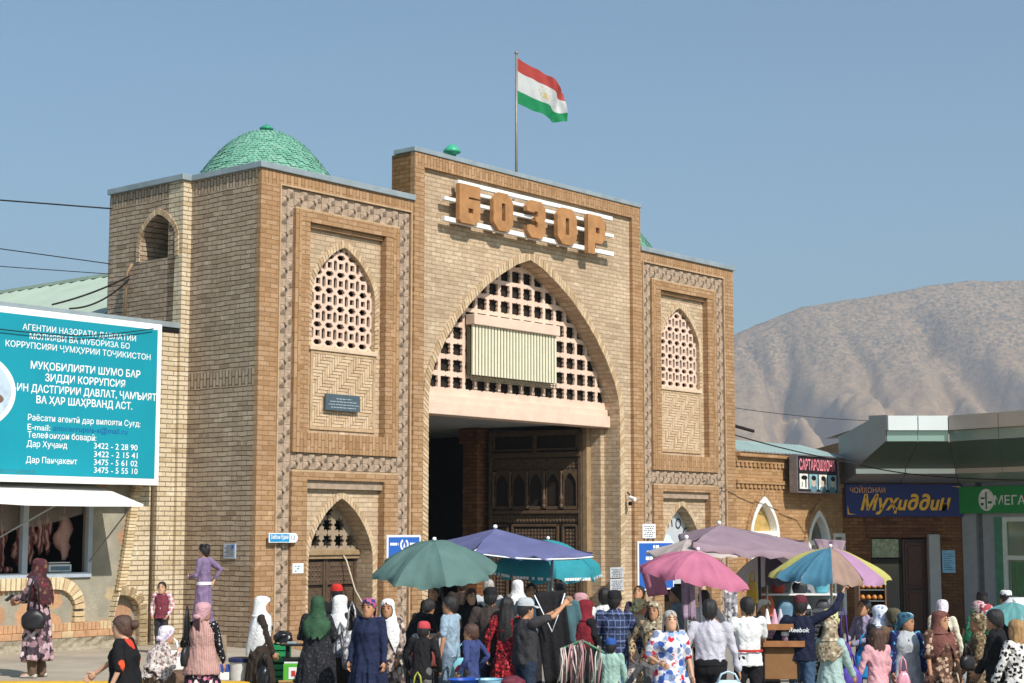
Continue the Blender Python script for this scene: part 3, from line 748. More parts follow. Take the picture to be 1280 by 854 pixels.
cp_ = MB(); cp_.bbox(-.62, -.2, 2.0, 2.3, 6.225, 6.295, .01); cp_.build("pier_cap", M_black, shop)
gp = MB(); gp.tube([(-.655, YW-.2, .5), (-.655, YW-.2, 5.1), (-.75, YW-.1, 5.25)], .022, 8); gp.build("drain_pipe", plain("rusty_pipe", '#6d5844', .7, vary=.3), shop, True)
# header course and half arch of blocks under the window
hb = MB(); x = -6.5
while x < -2.55:
    hb.bbox(x, x+.083, YW-.09, YW+.01, 1.50, 1.71, .01, random.choice((0, 0, 1))); x += .1
cx, cz, R0, R1 = -2.55, 1.14, .36, .57
for i in range(7):
    a0, a1 = rad(90-i*12.8-1.2), rad(90-(i+1)*12.8+1.2)
    ps = [(cx+R0*math.cos(a0), cz+R0*math.sin(a0)), (cx+R0*math.cos(a1), cz+R0*math.sin(a1)), (cx+R1*math.cos(a1), cz+R1*math.sin(a1)), (cx+R1*math.cos(a0), cz+R1*math.sin(a0))]
    hb.add([(p[0], y, p[1]) for y in (YW-.09, YW) for p in ps], [(0, 1, 2, 3), (0, 4, 5, 1), (1, 5, 6, 2), (2, 6, 7, 3), (3, 7, 4, 0)], random.choice((0, 1)))
z = 1.12
while z > .90: hb.bbox(cx+R0-.01, cx+R1, YW-.09, YW+.01, z-.10, z-.015, .01, random.choice((0, 1))); z -= .1
hb.build("window_header", [M_block, M_block2], shop)
pl = MB(); x = -9.0
while x < -1.5:
    for (z0, z1, wd) in ((.78, .915, .085), ):
        pl.bbox(x, x+wd-.008, YW-.13, YW+.02, z0, z1, .008, random.choice((0, 0, 0, 1)))
    x += .085
x = -9.0
while x < -1.3: pl.bbox(x, x+.242, YW-.16, YW+.02, .66, .775, .008, random.choice((0, 0, 1, 0))); x += .25
pl.build("plinth", [M_obrick, M_block2], shop)
fo = MB(); n_ = 60
fo.add([(-9+i*8.0/n_, YW-.19-random.uniform(0, .06)-.05*(j == 0), .42+j*.08) for j in range(4) for i in range(n_+1)], [(j*(n_+1)+i, j*(n_+1)+i+1, (j+1)*(n_+1)+i+1, (j+1)*(n_+1)+i) for j in range(3) for i in range(n_)])
fo.build("footing", M_rubble, shop)
wf = MB()
for x0, x1, z0, z1 in ((-6.62, -1.84, 1.70, 1.79), (-6.62, -1.84, 3.24, 3.3), (-1.93, -1.84, 1.79, 3.24), (-3.28, -3.17, 1.79, 3.24), (-4.7, -4.6, 1.79, 3.24), (-6.62, -6.52, 1.79, 3.24)):
    wf.bbox(x0, x1, YW-.05, YW+.06, z0, z1, .008)
wf.build("window_frame", M_frame, shop)
def sheer():
    t = NT("sheer_plastic"); t.base(lin('#a79a92')); t.b.inputs["Alpha"].default_value = .45; t.b.inputs["Roughness"].default_value = .4; return t.m
cu_ = MB(); n_ = 40
def cz_(i): 
    q = i/n_; return 2.50 if q < .45 else 2.50+.32*((q-.45)/.55)**1.6
cu_.add([(-5.2+i*3.25/n_, YW+.13+.012*math.sin(i*1.7), 3.28 if j else cz_(i)) for j in range(2) for i in range(n_+1)], [(i, i+1, n_+2+i, n_+1+i) for i in range(n_)])
cu_.build("sheer_curtain", sheer(), shop)
# meat on hooks in the window
def meat_mat():
    t = NT("raw_meat"); v = t.obj(); w_ = t.n("ShaderNodeTexWave"); w_.inputs["Scale"].default_value = 3.2; w_.inputs["Distortion"].default_value = 9; w_.inputs["Detail"].default_value = 3; t.l(v, w_.inputs["Vector"])
    t.base(t.ramp(w_.outputs["Fac"], [(.25, lin('#5c2523')), (.55, lin('#84423d')), (.8, lin('#b58a7c'))])); t.b.inputs["Roughness"].default_value = .45; return t.m
M_meat = meat_mat()
M_fat = plain("pale_fat", '#b48c80', .5, vary=.15, scale=10)
def meat(x, y, zt, L, wd, col, lab):
    rng = random.Random(int(x*1000)); rings = []
    for j in range(11):
        t_ = j/10; r = wd*(.18+.82*math.sin(math.pi*min(1, t_*.85+.1))**.8)*(1-.35*t_*(t_ > .7))
        rings.append([Vector((x+math.cos(a)*r*(1+.25*math.sin(3*a+j))+.03*math.sin(j*.9), y+math.sin(a)*r*.55*(1+.2*rng.random()), zt-L*t_)) for a in [2*math.pi*k/12 for k in range(12)]])
    mb = MB(); mb.loft(rings); mb.tube([(x, y, zt-.01), (x+.01, y, zt+.18), (x, y, zt+.45)], .008, 5)
    o = mb.build("hanging_meat", col, None, True); o.matrix_world = Matrix.Translation(P0) @ Matrix.Rotation(ANG, 4, 'Z')
    tag(o, lab, "meat", "cuts of meat hanging in the butcher's window")
for x, y, zt, L, wd, col, lab in ((-2.18, YW+.35, 2.78, .78, .16, M_fat, "pale smooth side of meat hanging nearest the window's right edge"), (-2.50, YW+.4, 2.75, .65, .10, M_meat, "thin dark red strips of meat beside the pale side"),
        (-2.68, YW+.36, 2.7, .6, .09, M_meat, "narrow red rib cut hanging second in the right pane"), (-2.85, YW+.42, 2.66, .74, .13, M_meat, "broad dark rib cut hanging in the middle of the right pane"),
        (-3.06, YW+.36, 2.6, .85, .13, M_meat, "long marbled leg of meat just right of the window post"), (-3.42, YW+.4, 2.62, .8, .10, M_meat, "thin dark leg of meat just left of the window post"),
        (-3.72, YW+.38, 2.66, .82, .10, M_fat, "pale bony leg of meat hanging in the left pane"), (-3.98, YW+.4, 2.6, .7, .12, M_meat, "dark red shoulder of meat at the photo's left edge")):
    meat(x, y, zt, L, wd, col, lab)
sc2 = MB(); sc2.bbox(-2.62, -2.15, YW+.12, YW+.4, 1.8, 1.93, .01, 0); sc2.box(-2.58, -2.19, YW+.113, YW+.12, 1.83, 1.90, 1); sc2.bbox(-2.6, -2.17, YW+.14, YW+.4, 1.95, 1.97, .005, 0)
o = sc2.build("weighing_scale", [M_white, plain("scale_window", '#6f8a98', .3)]); o.matrix_world = Matrix.Translation(P0) @ Matrix.Rotation(ANG, 4, 'Z'); tag(o, "flat white weighing scale on the butcher's window sill", "scale")
for i in range(5):
    mb = MB(); x = -4.15+i*.2
    mb.ball((x, YW+.3, 1.85), .1, 10, 7, 0, (1.1, .9, .6)); o = mb.build("meat_chunk", M_meat, None, True); o.matrix_world = Matrix.Translation(P0) @ Matrix.Rotation(ANG, 4, 'Z')
    tag(o, "small cut of red meat lying on the sill of the left pane", "meat", "cuts of meat lying on the butcher's sill")
# white awning sheet on two stays
aw = empty("window_awning", P0, ANG, "white sheet metal awning propped open over the butcher's window", "awning")
m = MB(); ZB, ZF = 3.32, 3.02
m.add([(-7.0, YW-.04, ZB), (-1.72, YW-.04, ZB), (-1.72, YW-1.32, 2.98), (-2.72, YW-1.30, 2.985), (-4.05, YW-1.30, 2.985), (-7.0, YW-1.1, 3.1),
       (-7.0, YW-.04, ZB-.03), (-1.72, YW-.04, ZB-.03), (-1.72, YW-1.32, 2.94), (-2.72, YW-1.30, 2.93), (-4.05, YW-1.30, 2.93), (-7.0, YW-1.1, 3.06)],
      [(0, 5, 4, 3, 2, 1), (6, 7, 8, 9, 10, 11), (1, 2, 8, 7), (2, 3, 9, 8), (3, 4, 10, 9), (4, 5, 11, 10), (5, 0, 6, 11)])
m.build("awning_sheet", M_white, aw)
m = MB(); m.tube([(-1.9, YW-.06, 1.98), (-1.84, YW-1.18, 2.98)], .014, 6); m.build("stay", M_steel, aw)
m = MB(); m.tube([(-4.6, YW-.06, 1.98), (-3.4, YW-1.2, 2.96)], .014, 6); m.build("stay", M_steel, aw)
# ------------------------------------------------------------------ billboard
YB = 1.75
bb = empty("billboard", P0, ANG, "big teal anti-corruption billboard with white lettering above the butcher's window", "billboard")
M_teal = plain("teal_print", '#128fa0', .5, vary=.05, scale=1.5)
M_paper = plain("white_print", '#efefec', .55, vary=.05)
def bbx(x, y): return fac(x, y, YB)
bx1 = bbx(199, 500)[0]; bz1 = bbx(203, 406)[1]; bz0 = bbx(196, 607)[1]
m = MB(); m.bbox(-7.4, bx1+.03, YB, YB+.14, bz0, bz1, .012); m.build("board", M_paper, bb)
m = MB(); m.add([(-7.3, YB-.004, bz0+.12), (bx1-.07, YB-.004, bz0+.12), (bx1-.07, YB-.004, bz1-.11), (-7.3, YB-.004, bz1-.11)], [(0, 1, 2, 3)]); m.build("printed_face", M_teal, bb)
def bt(mb, s, x0, y0, x1, y1, cap, bold=0.0, d=.008):
    a, c = bbx(x0, y0), bbx(x1, y1); zz = (a[1]+c[1])/2
    h = cap*30.2/2093
    vs, fs = text_raw(s, bold); x0_ = min(p.x for p in vs); w_ = max(p.x for p in vs)-x0_
    mb.add([(a[0]+(p.x-x0_)*(c[0]-a[0])/w_, YB-d, zz+p.y*h/CAPH) for p in vs], fs)
CAPH = max(p.y for p in text_raw("Н")[0])
for a in (("АГЕНТИИ НАЗОРАТИ ДАВЛАТИИ", 28, 412, 169.5, 427, 7.2, .004), ("МОЛИЯВӢ ВА МУБОРИЗА БО", 36.6, 424, 161.7, 436, 7.2, .004), ("КОРРУПСИЯИ ҶУМҲУРИИ ТОҶИКИСТОН", 6.5, 433, 187.7, 450, 7.4, .004),
          ("МУҚОБИЛИЯТИ ШУМО БАР", 38, 461.5, 175, 471.7, 9, .014), ("ЗИДДИ КОРРУПСИЯ", 56, 478, 156, 483, 9, .014), ("-ИН ДАСТГИРИИ ДАВЛАТ, ҶАМЪИЯТ", 17, 488.5, 195, 501, 9, .014), ("ВА ҲАР ШАҲРВАНД АСТ.", 45, 504, 165, 512, 9, .014),
          ("Раёсати агентӣ дар вилояти Суғд:", 34.5, 525, 175, 534, 7.4, .004), ("E-mail:", 34, 537.2, 62.5, 538.6, 7.4, .004), ("Телефонҳои боварӣ:", 34, 547.6, 120, 550.6, 7.4, .004),
          ("Дар Хуҷанд", 33, 558.4, 83.5, 560.4, 7.4, .004), ("3422 - 2 28 90", 117, 561, 171.5, 563, 7.4, .004), ("3422 - 2 15 41", 117, 571.5, 171.5, 573, 7.4, .004), ("Дар Панҷакент", 32, 578.5, 96, 580.5, 7.4, .004),
          ("3475 - 5 61 02", 117, 581.5, 171.5, 583, 7.4, .004), ("3475 - 5 55 10", 117, 591.5, 171.5, 592.5, 7.4, .004)): m = MB(); bt(m, *a); m.build("text_line", M_paper, bb)
m = MB(); bt(m, "anticorrupsia-s@mail.ru", 66, 539, 159, 542.5, 7, .004); m.build("blue_address", plain("blue_ink", '#1a5c9c', .6), bb)
m = MB(); bt(m, "www.anticorrupsion.tj", -25, 590, 43, 592, 6, .002); m.build("grey_address", plain("faded_ink", '#3e7f86', .6), bb)
ecx, ecz = bbx(-42, 490)[0], bbx(0, 490)[1]
for nm_, r1, r2, mt, d in (("emblem_ring", .93, .68, M_paper, .006), ("emblem_photo", .84, .6, plain("photo_sky", '#b9c9d6', .5), .010), ("emblem_photo", .7, .16, plain("photo_brown", '#77604f', .5, vary=.3, scale=4), .013)):
    m = MB(); m.poly([(ecx+r1*math.cos(t*math.pi/24), ecz+r2*math.sin(t*math.pi/24)-(.12 if d == .013 else 0)) for t in range(48)], [], YB-d, YB-.003); m.build(nm_, mt, bb)
for x in (-6.5, -4.0, -1.2):
    m = MB(); m.box(x, x+.06, YB+.14, YW+.05, 3.5, 3.56); m.box(x, x+.06, YB+.14, YW+.05, 6.0, 6.06); m.build("bracket", M_steel, bb)
# ------------------------------------------------------------------ market hall roof behind
R0 = at(142, 344.5, 42.0); ZR = R0.z
hall = empty("market_hall", (R0.x, R0.y, 0), ANG+math.pi/2, "long hall with pale green ribbed metal roof rising behind the billboard", "building")
M_grn = plain("pale_green_sheet", '#a5b4a2', .5, vary=.08, scale=1)
m = MB(); N = 70; L0, L1 = -6.6, 26.0          # local x runs back along the hall, local y out to its left side
def rr(i): return .05 if i % 3 == 0 else 0
m.add([(L0+i*(L1-L0)/(3*N), y, z+rr(i)) for (y, z) in ((0, ZR-.02), (9, ZR-3.7)) for i in range(3*N+1)], [(i, i+1, 3*N+2+i, 3*N+1+i) for i in range(3*N)])
m.add([(-2.6, 0, ZR-.02), (L1, 0, ZR-.02), (L1, -9, ZR-3.7), (-2.6, -9, ZR-3.7)], [(0, 1, 2, 3)])
m.build("roof", M_grn, hall)
m = MB(); m.box(-2.4, L1-.4, -8.6, 8.6, -.2, ZR-3.6); m.build("wall", M_pale, hall)
m = MB(); m.box(L0, L1, -.12, .12, ZR-.02, ZR+.06); m.build("ridge_cap", M_grn, hall)
# ================================================================== row of shops on the right
barb = empty("barber_shop", loc(15.95, .02, 0), ANG, "low tan brick barber shop with pointed white windows right of the gate", "shop")
BW = 5.5
def bpx(x, y, w=0): u, z = fac(x, y, w); return u-15.95, z
w1, w2 = 1.27, 4.05
def b_arch(c, hw, z0, zs, r): return arch_loop(c, hw, z0, zs, r)
m = MB(); m.poly(rect(0, BW, -.8, 4.4), [b_arch(w1, .70, .7, 2.45, .96), b_arch(w2, .60, .7, 2.2, .88), rect(4.88, 5.4, .3, 2.4)], 0, .35); m.build("wall", M_red, barb)
for c, hw, zs, r in ((w1, .70, 2.45, .96), (w2, .60, 2.2, .88)):
    m = MB(); arch_band(m, c, hw+.01, hw+.16, zs, r+.01, r+.2, .7, -.06, .02, pitch=.1); m.build("window_hood", [M_red, M_joint, M_red], barb)
    f_ = MB(); f_.poly(b_arch(c, hw, .7, zs, r), [b_arch(c, hw-.13, zs+.07, zs+.08, r-.24), rect(c-hw+.13, c-.04, .8, zs-.06), rect(c+.04, c+hw-.13, .8, zs-.06)], -.07, .17); f_.build("window_frame", M_white, barb)
    g_ = MB(); g_.poly(b_arch(c, hw-.02, .72, zs, r-.02), [], .15, .16); 
    g_.build("window_pane", plain("ochre_pane" if c == w1 else "dusk_pane", '#b99a5c' if c == w1 else '#6d675c', .25, vary=.3, scale=5, spec=.5), barb)
m = MB()
for z0, z1, d in ((4.40, 4.52, .16), (4.26, 4.40, .05), (3.72, 3.82, .07)): m.bbox(-.02, BW, -d, .1, z0, z1, .01)
x = 0
while x < BW-.2: m.box(x, x+.12, -.045, .02, 3.62, 3.72); m.box(x, x+.12, -.045, .02, 4.16, 4.26); x += .2
m.build("cornice", M_red, barb)
M_tealroof = plain("faded_teal_sheet", '#93a8a2', .5, vary=.12, scale=1.5)
m = MB(); n_ = 60; m.add([(i*BW/n_-.02, y, z+(.02 if i % 2 else 0)) for y, z in ((-.22, 4.53), (1.3, 4.93)) for i in range(n_+1)], [(i, i+1, n_+2+i, n_+1+i) for i in range(n_)]); m.build("roof", M_tealroof, barb)
m = MB(); m.box(0, BW, .36, 5, -.8, 4.3); m.build("rear_block", M_red, barb)
# loose corrugated sheets and a broken gable behind
m = MB(); M_rust = plain("weathered_sheet", '#5d5148', .8, vary=.3, scale=5)
n_ = 40; m.add([(.3+i*3.1/n_, 3.2+.35*j, fac(950, 552, 3.2)[1]+.05*(i % 2)+.42*math.sin(min(1, i/n_*1.3)*1.6)*j) for j in range(2) for i in range(n_+1)], [(i, i+1, n_+2+i, n_+1+i) for i in range(n_)]); m.build("torn_sheet", M_rust, barb)
m = MB(); m.add([(2.7, 3.4, 5.0), (2.9, 3.4, 5.75), (4.6, 3.4, 5.05), (2.75, 4.6, 5.0), (3.0, 4.6, 5.75), (4.6, 4.6, 5.05)], [(0, 2, 1), (1, 2, 5, 4), (0, 1, 4, 3), (3, 4, 5)]); m.build("gable", plain("bleached_boards", '#b9a68e', .9, vary=.25, scale=6), barb)
m = MB(); m.tube([(2.9, 3.35, 5.78), (4.4, 3.3, 5.1)], .05, 6); m.tube([(3.3, 3.3, 5.75), (6.2, 3.3, 5.45)], .05, 6); m.build("rafter", M_woodd, barb)
# window standing open
m = MB(); m.poly(rect(4.82, 5.46, .24, 2.46), [rect(4.92, 5.36, .34, 1.56), rect(4.92, 5.36, 1.66, 2.36)], -.06, .03); m.build("side_window_frame", M_white, barb)
m = MB(); m.box(4.9, 5.38, -.01, .0, .3, 2.38); m.build("side_window_pane", plain("side_pane", '#8a8073', .2, vary=.25, scale=4, spec=.5), barb)
# barber's sign box
sg = empty("barber_sign", loc(15.95, 0, 0), ANG, "dark box sign with red lettering and four portraits on the barber shop", "sign")
WS = -.42
def spx(x, y): return bpx(x, y, WS)
x0 = spx(996, 590)[0]; x1 = spx(1047, 592)[0]; z1 = spx(1022, 571)[1]; z0 = spx(1022, 615.5)[1]
m = MB(); m.bbox(x0, x1, WS, WS+.2, z0, z1, .012); m.build("sign_box", plain("sign_black", '#2b272b', .45), sg)
m = MB()
for a in ((x0-.02, x1+.02, z0-.03, z0+.01), (x0-.02, x1+.02, z1-.01, z1+.03), (x0-.03, x0+.01, z0, z1), (x1-.01, x1+.03, z0, z1)): m.bbox(a[0], a[1], WS-.03, WS+.21, a[2], a[3], .008)
m.build("sign_rim", plain("sign_rim_grey", '#8c8688', .4, .5), sg)
wd, hh = x1-x0, z1-z0
m = MB(); add_text(m, "САРТАРОШХОНА", (x0+x1)/2, WS-.006, z0+hh*.60, h=hh*.32, w=wd*.88, bold=.02); m.build("red_lettering", plain("red_paint", '#ee8c98', .5), sg)
for k in range(4):
    a = x0+wd*(.06+k*.232); b_ = a+wd*.2; za, zb = z0+hh*.08, z0+hh*.5
    pm = MB(); pm.box(a, b_, WS-.008, WS-.002, za, zb, 0)
    cx = (a+b_)/2; cz = (za+zb)/2; hw = (b_-a)/2; hz = (zb-za)/2
    E_ = lambda ox, oz, rx, rz, y, mi: pm.poly([(cx+ox*hw+rx*hw*math.cos(t*math.pi/9), cz+oz*hz+rz*hz*math.sin(t*math.pi/9)) for t in range(18)], [], y, WS-.004, mi)
    if k == 0:
        E_(.1, .5, .75, .3, WS-.011, 2); pm.box(cx+.3*hw, cx+.55*hw, WS-.011, WS-.004, cz-.8*hz, cz+.4*hz, 2); pm.box(cx-.5*hw, cx-.35*hw, WS-.011, WS-.004, cz-.7*hz, cz-.1*hz, 2)
    else:
        E_(0, -.95, .8, .45, WS-.010, 3); E_(0, -.05, .48, .62, WS-.012, 1); E_(.05*k, .48, .55, .34, WS-.014, 2)
        if k == 2: E_(.4, .1, .2, .5, WS-.0145, 2)
    pm.build("portrait_panel", [plain("portrait_white" if k in (0, 2) else "portrait_blue", '#e3e3da' if k in (0, 2) else '#86b4bf', .5), plain("portrait_skin", '#c9b7a6', .6), M_black, plain("portrait_coat", '#5a7f8d', .6)], sg)

# ------------------------------------------------------------------ teahouse and phone shop under one clad canopy
W0 = Vector((9.17, 46.3, 0)); W1 = Vector((12.46, 46.3, 0)); A2 = rad(-45)
def tpx(x, y, Y=46.3): p = at(x, y, Y); return p.x-W0.x, p.z
def mpx(x, y, d=0):
    r = ray(x, y); nrm = Vector((math.sin(-A2)*-1, -math.cos(A2), 0)); nrm = Vector((-.7071, -.7071, 0))
    c = Vector((0, 0, EYE)); o = W1+nrm*d; t = (o-c).dot(nrm)/r.dot(nrm); p = c+r*t
    return (p-o).dot(Vector((.7071, -.7071, 0))), p.z
tea = empty("teahouse", W0, 0, "teahouse front of dark brown brick below a blue signboard", "building")
ZG = -.27
dx0, dz1 = tpx(1088, 672); dx1, _ = tpx(1160, 672)
m = MB(); m.poly(rect(-.3, 3.30, ZG-.3, 4.2), [rect(dx0, dx1, ZG, dz1)], 0, .4); m.build("wall", M_brown, tea)
c_ = (dx0+dx1)/2; m = MB()
m.poly(rect(dx0-.12, dx1+.15, dz1+.02, dz1+.62), [], -.045, .01, 0); m.build("flat_arch", brick("red_header", ['#6f4630', '#7d5238', '#8a5e42', '#5d3a27'], '#463226', upright=False, bw=.4), tea)
m = MB(); m.box(dx0-.3, dx1+.3, .42, .5, ZG-.3, 4.2); m.box(dx0, dx1, .4, 3, ZG-.02, ZG); m.build("interior", M_dark, tea)
gx = tpx(1126, 700)[0]
def glass(name, col, r=.08):
    t = NT(name); t.base(lin(col)); t.b.inputs["Roughness"].default_value = r; t.b.inputs["Specular IOR Level"].default_value = .9; t.b.inputs["Metallic"].default_value = .15; return t.m
def leafglass():
    t = NT("glass_leaf_reflection"); v = t.obj(); a = t.ramp(t.noise(v, 9, 6, .7), [(.35, lin('#4a5a44')), (.55, lin('#7f8d6e')), (.75, lin('#b3b79c'))]); t.base(a); t.b.inputs["Roughness"].default_value = .15; t.b.inputs["Specular IOR Level"].default_value = .6; return t.m  # reflected foliage is painted into the pane colour
gz0 = tpx(1100, 705)[1]
m = MB(); m.box(dx0+.06, gx, .12, .14, tpx(1100, 697)[1], tpx(1100, 674)[1]); m.build("transom_pane", leafglass(), tea)
m = MB(); m.box(dx0, gx+.04, .08, .18, tpx(1100, 705)[1], tpx(1100, 699)[1]); m.box(gx-.02, gx+.05, .08, .2, ZG, dz1); m.box(dx0, dx0+.05, .08, .2, ZG, dz1); m.build("door_frame", M_woodd, tea)
m = MB(); m.box(dx0+.06, gx, .12, .14, ZG, tpx(1100, 705)[1]); m.build("door_pane", glass("dark_glass", '#20231f'), tea)
m = MB(); carved_leaf(m, gx+.06, dx1-.02, ZG, dz1-.05, .06, [(1.2, 'field'), (1.3, 'field')]); m.build("door_leaf", [plain("mahogany_leaf", '#4a281a', .45, vary=.2, scale=10), plain("mahogany_dark", '#38200f', .5)], tea)
px0, px1 = tpx(1159, 700)[0], tpx(1173, 700)[0]
m = MB(); m.bbox(px0, px1, -.25, .02, ZG-.2, tpx(1165, 668)[1], .02); m.build("door_pillar", plain("grey_stone", '#a9aaab', .6, vary=.08), tea)
m = MB(); m.box(-.1, 3.4, -.5, .0, ZG-.3, ZG+.0); m.bbox(-.1, 3.6, -.9, -.5, ZG-.3, ZG-.12, .02); m.build("door_step", M_pave, tea)
# signboard
ts = empty("teahouse_sign", W0, 0, "dark blue signboard with golden script lettering over the teahouse door", "sign")
sx0, sz1 = tpx(1055, 605.5); sx1, sz0 = tpx(1202, 646)
m = MB(); m.bbox(sx0, sx1, -.16, -.05, sz0, sz1, .01); m.build("board", plain("navy_board", '#15286b', .45, vary=.08), ts)
M_gold = plain("gold_paint", '#f0b83e', .45, vary=.12)
M_golds = plain("gold_shadow", '#12182f', .6)
m = MB(); add_text(m, "ЧОЙХОНАИ", tpx(1061, 616.5)[0], -.168, tpx(1061, 616.5)[1], h=.2, w=tpx(1105, 616)[0]-tpx(1061, 616)[0], align='LEFT', bold=.012); m.build("small_lettering", plain("orange_lettering", '#e0a25c', .5), ts)
lx0, lz = tpx(1074, 637); lx1 = tpx(1187, 637)[0]
for nm_, o1, o2, d, mt in (("script_shadow", .018, -.018, -.166, M_golds), ("script_lettering", 0, 0, -.172, M_gold)):
    m = MB(); vs, fs = text_mesh("Муҳu∂∂uн", None, lx1-lx0, .03, .3, 0, 'LEFT'); k = (tpx(0, 617)[1]-tpx(0, 643)[1])/max(p.z for p in vs); zb = tpx(0, 643.5)[1]
    m.add([(lx0+p.x+o1, d, zb+p.z*k+o2) for p in vs], fs); m.build(nm_, mt, ts)
m = MB(); m.add([(sx0+.05, -.168, sz0+.06), (sx0+.30, -.168, sz0+.06), (sx0+.05, -.168, sz0+.32), (sx0+.10, -.168, sz0+.09)], [(0, 1, 3), (0, 3, 2)]); m.add([(sx1-.05, -.168, sz1-.06), (sx1-.30, -.168, sz1-.06), (sx1-.05, -.168, sz1-.28), (sx1-.1, -.168, sz1-.09)], [(0, 1, 3), (0, 3, 2)]); m.build("corner_ornament", M_gold, ts)
nt = MB(); a = tpx(1178, 716); b_ = tpx(1193.5, 688); nt.bbox(a[0], b_[0], -.02, -.004, a[1], b_[1], .004, 0)
for i in range(8): zz = a[1]+(b_[1]-a[1])*(.12+.1*i); nt.box(a[0]+.04, b_[0]-.04-.05*(i % 3), -.024, -.019, zz, zz+.018, 1)
o = nt.build("notice_plate", [plain("pale_blue_plate", '#8fc0dc', .4), plain("plate_ink", '#3d6f95', .6)]); o.location = W0; tag(o, "pale blue notice plate on the brown brick by the teahouse door", "notice")
# phone shop
ph = empty("phone_shop", W1, A2, "phone shop front with pale frames below a green signboard", "shop")
PWD = 6.0
m = MB(); m.box(0, .42, -.02, .3, ZG-.3, 4.2, 0); m.box(.42, .62, .14, .3, ZG-.3, 4.2, 1); m.box(.62, .98, .0, .3, ZG-.3, 4.2, 0); m.box(.98, PWD, .0, .3, 2.9, 4.2, 0); m.build("wall", [plain("grey_pilaster", '#9ba1a6', .6, vary=.08), plain("grey_recess", '#7d7c79', .6)], ph)
m = MB(); m.box(.98, 1.2, -.04, .2, ZG-.3, 2.9); m.build("green_jamb", plain("green_jamb_paint", '#4e8a72', .5), ph)
M_pf = plain("pale_green_frame", '#d3ddd6', .45, vary=.08)
m = MB()
for x in (1.2, 2.0, 2.75, 3.7, 4.6, 5.5): m.bbox(x, x+.12, -.02, .12, ZG, 2.9, .01)
for z in (2.78, 1.75, .35, ZG): m.bbox(1.2, 5.6, -.01, .1, z, z+.12, .01)
m.build("window_frame", M_pf, ph)
m = MB(); m.box(1.25, 5.6, .05, .07, ZG, 2.85); m.build("window_pane", glass("green_grey_glass", '#5a7568', .1), ph)
m = MB()
for i in range(14): m.box(1.4+i*.05, 1.42+i*.05, .035, .045, .5, 1.7)
for i in range(8): m.box(2.15, 2.6, .03, .04, .6+i*.13, .66+i*.13)
m.build("window_poster", plain("poster_green", '#3f8d4f', .5, vary=.2, scale=8), ph)
m = MB(); m.box(-.1, PWD, -.5, 0, ZG-.3, ZG); m.build("door_step", M_pave, ph)
ms = empty("phone_shop_sign", W1, A2, "bright green signboard with white lettering and round emblem over the phone shop", "sign")
z1 = mpx(1205, 609)[1]; z0 = mpx(1205, 642)[1]
m = MB(); m.bbox(.03, PWD, -.2, -.05, z0, z1, .01); m.build("board", plain("green_board", '#1d8a45', .45, vary=.06), ms)
M_sil = plain("silver_letter", '#e3e6e3', .4)
ex, ez = mpx(1233, 625, .2); r = .30
m = MB(); m.poly([(ex+.23*math.cos(t*math.pi/16), ez+r*math.sin(t*math.pi/16)) for t in range(32)], [], -.215, -.2, 0); m.build("emblem_disc", M_sil, ms)
m = MB(); m.box(ex-.16, ex-.04, -.22, -.214, ez+.02, ez+.07); m.box(ex-.02, ex+.02, -.22, -.214, ez-.25, ez+.22); m.box(ex+.05, ex+.17, -.22, -.214, ez-.10, ez-.04); m.box(ex-.16, ex-.08, -.22, -.214, ez-.15, ez-.08); m.build("emblem_mark", plain("emblem_green", '#1a6b37', .5), ms)
tx0, tz = mpx(1243, 632, .2)
m = MB(); add_text(m, "МЕГАФОН", tx0, -.208, tz, h=.29, w=1.7, align='LEFT', bold=.01); add_text(m, "Таджикистан", tx0+1.1, -.208, tz-.22, h=.11, w=.8, align='LEFT'); m.build("lettering", M_sil, ms)
